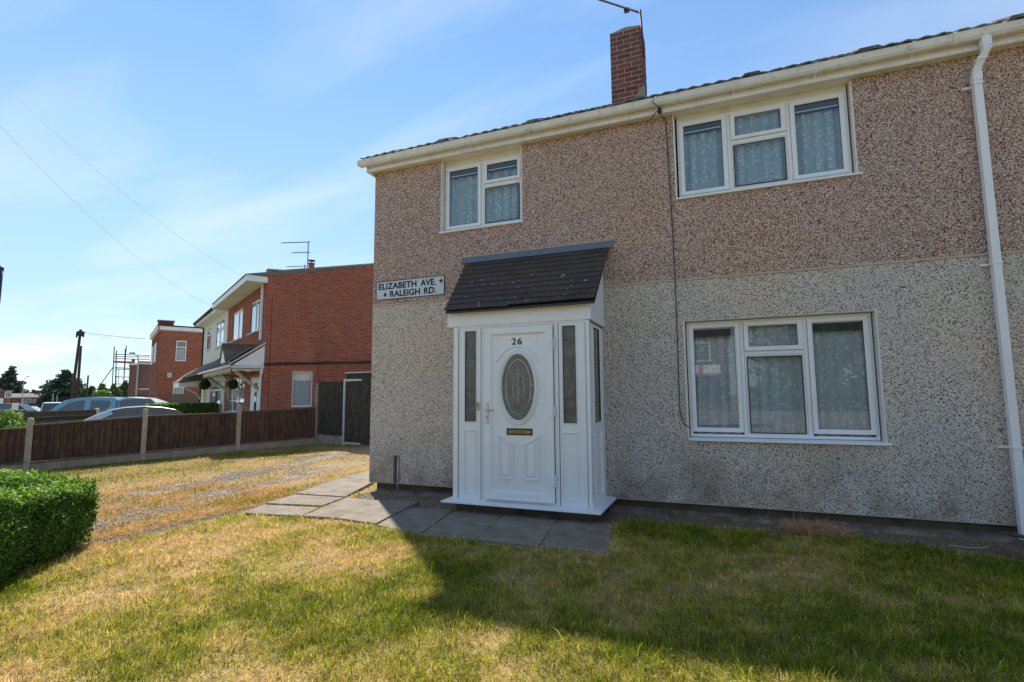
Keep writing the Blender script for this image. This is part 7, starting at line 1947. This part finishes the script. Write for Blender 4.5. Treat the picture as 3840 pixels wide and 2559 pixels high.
# ================================================================== TREES AND BUSHES
def tree(name, px, ptop, Z, wpx, seed, label, mat, n=5200, conifer=True, cat='tree', leaf=0.6):
    t_ = at(px, ptop, Z); g = zgf(t_[0], t_[1]); H_ = t_[2] - g; R_ = wpx / 2 / FPX * Z
    o = thing(name, (t_[0], t_[1], g), label, cat)
    rr = random.Random(seed); cs = []; rs = []
    mb = MB(); mb.tube([(t_[0], t_[1], g - .5), (t_[0], t_[1], g + H_ * .5), (t_[0] + .1, t_[1], g + H_ * .93)], [0.45 * H_ / 16, 0.28 * H_ / 16, 0.05], 8); mb.build('trunk', M['bark'], o)
    nl = 26 if conifer else 22
    lm = MB()
    for i in range(nl):
        f = (i + 0.5) / nl; z = g + H_ * (0.14 + 0.84 * f)
        wr = R_ * (math.sin(min(1, (1 - f) * 1.35 + 0.1) * 1.57) if conifer else math.sqrt(max(0.05, 1 - (2 * f - 0.9) ** 2)))
        for k in range(4 if f < 0.8 else 2):
            a_ = rr.uniform(0, 6.28); rad = wr * rr.uniform(0.35, 0.86)
            c_ = (t_[0] + math.cos(a_) * rad, t_[1] + math.sin(a_) * rad, z + rr.uniform(-.3, .3)); q = wr * rr.uniform(0.2, 0.42) + 0.25
            cs.append(c_); rs.append((q, q, q * (0.42 if conifer else 0.75)))
            lm.tube([(t_[0], t_[1], z - H_ * 0.04), c_], [0.07, 0.03], 4, False)
        cs.append((t_[0], t_[1], z)); rs.append((wr * .5 + .2, wr * .5 + .2, H_ * 0.04 + .2))
    lm.build('limbs', M['bark'], o)
    V, F = leaf_cloud(n, cs, rs, leaf, seed, 0.5 if conifer else 0, 0.35, 0.6); np_mesh('crown', V, F, mat, o)
tree('conifer_tree', 44, 1374, 150, 104, 31, 'dark ragged conifer at the far left behind the street lamp', M['leaf_far'], 15000)
tree('conifer_tree', 250, 1387, 145, 150, 37, 'broad dark conifer behind the two wooden poles', M['leaf_far'], 24000)
bpy.data.objects['conifer_tree']['group'] = 'dark conifers far down the street'
far_l = [(125, 1462, 175, 46), (160, 1460, 178, 50), (345, 1448, 120, 60), (385, 1442, 118, 56), (428, 1444, 112, 50), (470, 1430, 120, 50), (8, 1440, 170, 60), (318, 1462, 118, 40)]
lbl = ['far green tree between the left conifer and the terrace chimney', 'far green tree just right of the terrace chimney', 'pale green tree right of the farthest wooden pole', 'pale green tree left of the scaffold foot', 'pale green tree seen through the scaffold', 'green tree just behind the left edge of the dark brick block', 'green tree behind the left conifer at the frame edge', 'small green tree between the broad conifer and the farthest pole']
for i, (px, pt_, Z, wp) in enumerate(far_l):
    tree('broadleaf_tree', px, pt_, Z, wp, 50 + i, lbl[i], M['leaf_mid'], 5000, False)
# tree belt on the skyline
r_ = np.random.default_rng(77)
cs, rs = [], []
for i in range(150):
    px = -300 + 5.3 * i * 1.0; p = at(px, 1472 + 6 * math.sin(i * .9), 240); g = -4.6
    if px > 560: break
    cs.append((p[0], p[1], (p[2] + g) / 2)); rs.append((5, 5, (p[2] - g) / 2))
V, F = leaf_cloud(14000, cs, rs, 1.5, 5, 0, 0.6, 0.7); tag(np_mesh('tree_belt', V, F, M['leaf_mid']), 'distant belt of trees along the skyline at the left', 'trees', kind='stuff')
# yellow-green shrub low by the scaffold foot
def bush(name, c, r_xyz, n, leaf, mat, seed, label, cat='bush', core=True):
    o = thing(name, (c[0], c[1], c[2] - r_xyz[2]), label, cat); rr = random.Random(seed); cs = []; rs = []
    for i in range(14):
        q = [rr.uniform(-.55, .55) for _ in range(3)]; cs.append([c[k] + q[k] * r_xyz[k] for k in range(3)]); rs.append([r_xyz[k] * rr.uniform(.35, .6) for k in range(3)])
    V, F = leaf_cloud(n, cs, rs, leaf, seed, 0.2, 0.5, 0.55); np_mesh('foliage', V, F, mat, o)
    mb = MB(); 
    for i in range(6): mb.tube([(c[0] + rr.uniform(-.1, .1), c[1], c[2] - r_xyz[2]), tuple(cs[i])], 0.012, 4, False)
    mb.build('stems', M['bark'], o)
p = at(385, 1478, 75); bush('yellow_green_shrub', p, (1.3, 1.0, 0.6), 900, 0.25, M['leaf_y'], 3, 'yellow-green shrub low beyond the pickup, left of the scaffold foot')
p = at(18, 1590, 13.6); bush('bright_leafy_shrub', (p[0] + .1, p[1], p[2] - 0.1), (0.42, 0.4, 0.55), 1500, 0.075, M['leaf_y'], 5, 'bright yellow-green leafy shrub behind the low fence at the left edge')
p = at(62, 1608, 13.4); bush('low_dark_leafy_plant', p, (0.35, 0.3, 0.12), 500, 0.06, M['leaf'], 6, 'low plant with pale-edged leaves behind the fence, by the white post')
p = at(30, 1555, 40); bush('roadside_shrub', p, (0.7, .6, .5), 500, 0.14, M['leaf_y'], 8, 'small olive shrub by the pale gate pillar')

# clipped privet hedge in the foreground
hd = thing('privet_hedge', (-5.6, 2.7, 0), 'dense clipped privet hedge block with sunlit top at the left of the lawn', 'hedge')
# block outline: near face runs from the frame edge towards the drive
A_ = np.array([-4.60, 1.75]); B_ = np.array([-5.47, 3.17]); Dp = np.array([-0.855, -0.52])   # along, and depth direction
lenh = np.linalg.norm(B_ - A_); e1 = (B_ - A_) / lenh; e2 = np.array([e1[1] * -1, e1[0]])
if e2[0] > 0: e2 = -e2
def hp3(s__, d_, z): q = A_ + e1 * s__ + e2 * d_; return q
r_ = np.random.default_rng(9); n_ = 120000
S = r_.random(n_) * (lenh + 0.06); D = r_.random(n_) * 2.0; Zh = r_.random(n_) ** 0.8; face = r_.random(n_)
htop = lambda s__, d_: 0.64 - 0.05 * s__ / lenh * 1.0 + 0.13 * d_ / 2 + 0.03 * np.sin(s__ * 5 + d_ * 3) - 0.16 * sstep(s__, lenh - 0.55, lenh + .1) - 0.05 * sstep(0.35 - d_, 0, 0.35)
ht = htop(S, D)
lump = (fbm(S + 3, D + Zh * 1.4 + 5, 3.6, 66) - 0.5) * 0.2
thick = r_.random(n_) ** 1.5 * 0.10
top = face < 0.42; front = (face >= 0.42) & (face < 0.78); end = face >= 0.78
rd = 0.3
s2 = np.where(end, lenh + lump - thick - rd * (Zh - 0.6) ** 2, S); d2_ = np.where(front, -lump * 1.0 + thick + 0.24 * sstep(Zh, .45, 1.05) ** 1.5 + 0.05 * (1 - sstep(Zh, 0, .3)), D); z2 = np.where(top, ht + lump * 0.8 - thick, ht * Zh)
near_end = sstep(S, lenh - 0.35, lenh); d2_ = np.where(front, d2_ + 0.16 * near_end ** 2, d2_)
P = np.stack([A_[0] + e1[0] * s2 + e2[0] * d2_, A_[1] + e1[1] * s2 + e2[1] * d2_, z2 + 0.0], 1)
nr = np.where(top[:, None], np.array([0, 0, 1.0]), np.where(front[:, None], np.array([-e2[0], -e2[1], 0.15]), np.array([e1[0], e1[1], 0.15]))) + r_.normal(size=(n_, 3)) * 0.55
nr /= np.linalg.norm(nr, axis=1)[:, None]
V, F = leaf_quads(P, nr, 0.0225, r_, 0.62); np_mesh('foliage', V, F, M['leaf'], hd)
# sprigs standing proud, coloured brighter to look sunlit along the hedge top
n2_ = 46000; S = r_.random(n2_) * (lenh + .03); D = r_.random(n2_) * 2.0; cl = fbm(S, D, 9, 21); ok = cl > 0.36; S, D = S[ok], D[ok]
P = np.stack([A_[0] + e1[0] * S + e2[0] * D, A_[1] + e1[1] * S + e2[1] * D, htop(S, D) + (fbm(S + 3, D + 6.4, 3.6, 66) - 0.5) * 0.16 + 0.0 + 0.085 * r_.random(len(S)) * np.clip((cl[ok] - .36) * 5, 0, 1)], 1)
nr = r_.normal(size=(len(S), 3)) + [0, 0, .6]; nr /= np.linalg.norm(nr, axis=1)[:, None]
V, F = leaf_quads(P, nr, 0.024, r_, 0.55); np_mesh('sprigs', V, F, leafmat('privet_sunlit_tip', (0.08, 0.17, 0.025), (0.2, 0.33, 0.05), (0.38, 0.48, 0.12), 0.45, 0.5), hd)
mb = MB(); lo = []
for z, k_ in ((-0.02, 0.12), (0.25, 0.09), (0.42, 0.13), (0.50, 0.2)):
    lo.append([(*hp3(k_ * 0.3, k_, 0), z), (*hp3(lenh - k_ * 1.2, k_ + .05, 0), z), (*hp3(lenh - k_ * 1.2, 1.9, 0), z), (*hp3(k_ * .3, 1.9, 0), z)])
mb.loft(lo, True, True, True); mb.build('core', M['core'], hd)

# blue post at the extreme left edge
p = at(2, 1000, 7.5); bp = thing('blue_post', (p[0], p[1], zgf(p[0], p[1])), 'dark blue post with a rounded cap just entering at the left edge', 'post')
mb = MB(); mb.tube([(p[0], p[1], 2.72), (p[0], p[1], p[2] - 0.01)], 0.035, 12); mb.build('shaft', M['blue'], bp, smooth=True)
mb = MB(); mb.tube([(p[0], p[1], p[2] - 0.07), (p[0], p[1], p[2] - 0.01), (p[0], p[1], p[2] + 0.01)], [0.04, 0.04, 0.02], 12); mb.build('cap', M['blue'], bp)

# ================================================================== ACROSS THE STREET (seen only in the window reflections)
OF = Fr((0.6, -21), (-1, 0), (0, 1))
oh = thing('opposite_brick_house', (-3, -21, 0), 'brick house across the street, mirrored in the lower left window pane', 'house')
ow = [(1.0, 2.9, 3.3, 4.5), (1.0, 2.9, 0.8, 1.95), (4.2, 6, 3.3, 4.5), (4.6, 6.6, .8, 1.95)]
mb = MB(); mb.box(OF, 0, 8, -7, 0, -0.3, 5.3); mb.build('wall', M['farbrick'], oh)
mb = MB(); mb.prism_u(OF, [(0.4, 5.2), (-3.5, 7.0), (-7.4, 5.2)], -0.2, 8.2); mb.build('roof', M['roof_far'], oh)
for W_ in ow:
    mb = MB(); mb.ring(OF, *W_, [(0, 0.0), (0, 0.07), (0.09, 0.07), (0.09, 0.01)]); mm_ = (W_[0] + W_[1]) / 2; mb.box(OF, mm_ - .05, mm_ + .05, 0, 0.06, W_[2] + .08, W_[3] - .08); wn = mb.build('window', M['white'], oh)
    mb = MB(); mb.box(OF, W_[0] + .08, W_[1] - .08, 0.004, 0.015, W_[2] + .08, W_[3] - .08); mb.build('pane', M['tint'], wn)
mb = MB(); mb.prism_u(OF, [(0.0, 3.1), (1.1, 2.55), (1.1, 2.4), (0.0, 2.4)], 0.5, 3.6); mb.build('canopy', M['white'], oh)
mb = MB(); mb.prism_u(OF, [(0.05, 3.11), (1.13, 2.57), (1.13, 2.55), (0.05, 3.08)], 1.5, 1.75); mb.box(OF, 0.5, 3.6, 1.101, 1.12, 2.45, 2.5); mb.build('red_band', M['red_flag'], oh)
mb = MB(); mb.box(GL, -12, 14, -13.2, -13.0, -0.3, 0.55); tag(mb.build('garden_wall', M['conc']), 'low garden wall across the street, mirrored in the lower window', 'wall')
for i, (x, y, h, rr_) in enumerate(((3.6, -19, 6.5, 2.6), (8.0, -21, 8.5, 3.4), (13, -18, 7, 3.0))):
    o = thing('garden_tree', (x, y, 0), ['green tree right of the house across the street, mirrored in the lower window', 'tallest tree across the street, middle of three mirrored in the lower window', 'tree across the street, rightmost of three mirrored in the lower window'][i], 'tree')
    mb = MB(); mb.tube([(x, y, 0), (x, y, h * .6)], [0.2, 0.1], 8); mb.build('trunk', M['bark'], o)
    rq = random.Random(i); cs = [(x + rq.uniform(-.7, .7) * rr_, y + rq.uniform(-.6, .6) * rr_, rr_ * .3 + rq.random() * h * .8) for _ in range(34)]; rs = [(rr_ * rq.uniform(.3, .5),) * 3 for _ in cs]
    V, F = leaf_cloud(6000, cs, rs, 0.3, i, 0, .4, .6); np_mesh('crown', V, F, M['leaf_mid'], o)

r_ = np.random.default_rng(3); n_ = 9000
P = np.stack([0.9 + 14 * r_.random(n_), -16.3 + 0.5 * r_.random(n_), 0.1 + 1.6 * r_.random(n_)], 1); nr = r_.normal(size=(n_, 3)) + [0, 1, 0.3]; nr /= np.linalg.norm(nr, axis=1)[:, None]
oh2 = thing('reflection_hedge', (8, -16.5, 0), 'tall hedge added across the street to darken the reflection in the lower window', 'hedge')  # added hedge, makes the lower window reflect darker and greener
V, F = leaf_quads(P, nr, 0.14, r_); np_mesh('foliage', V, F, M['leaf'], oh2)
mb = MB(); mb.box(GL, 0.95, 14.8, -16.7, -16.05, -0.2, 1.6); mb.build('core', M['core'], oh2)
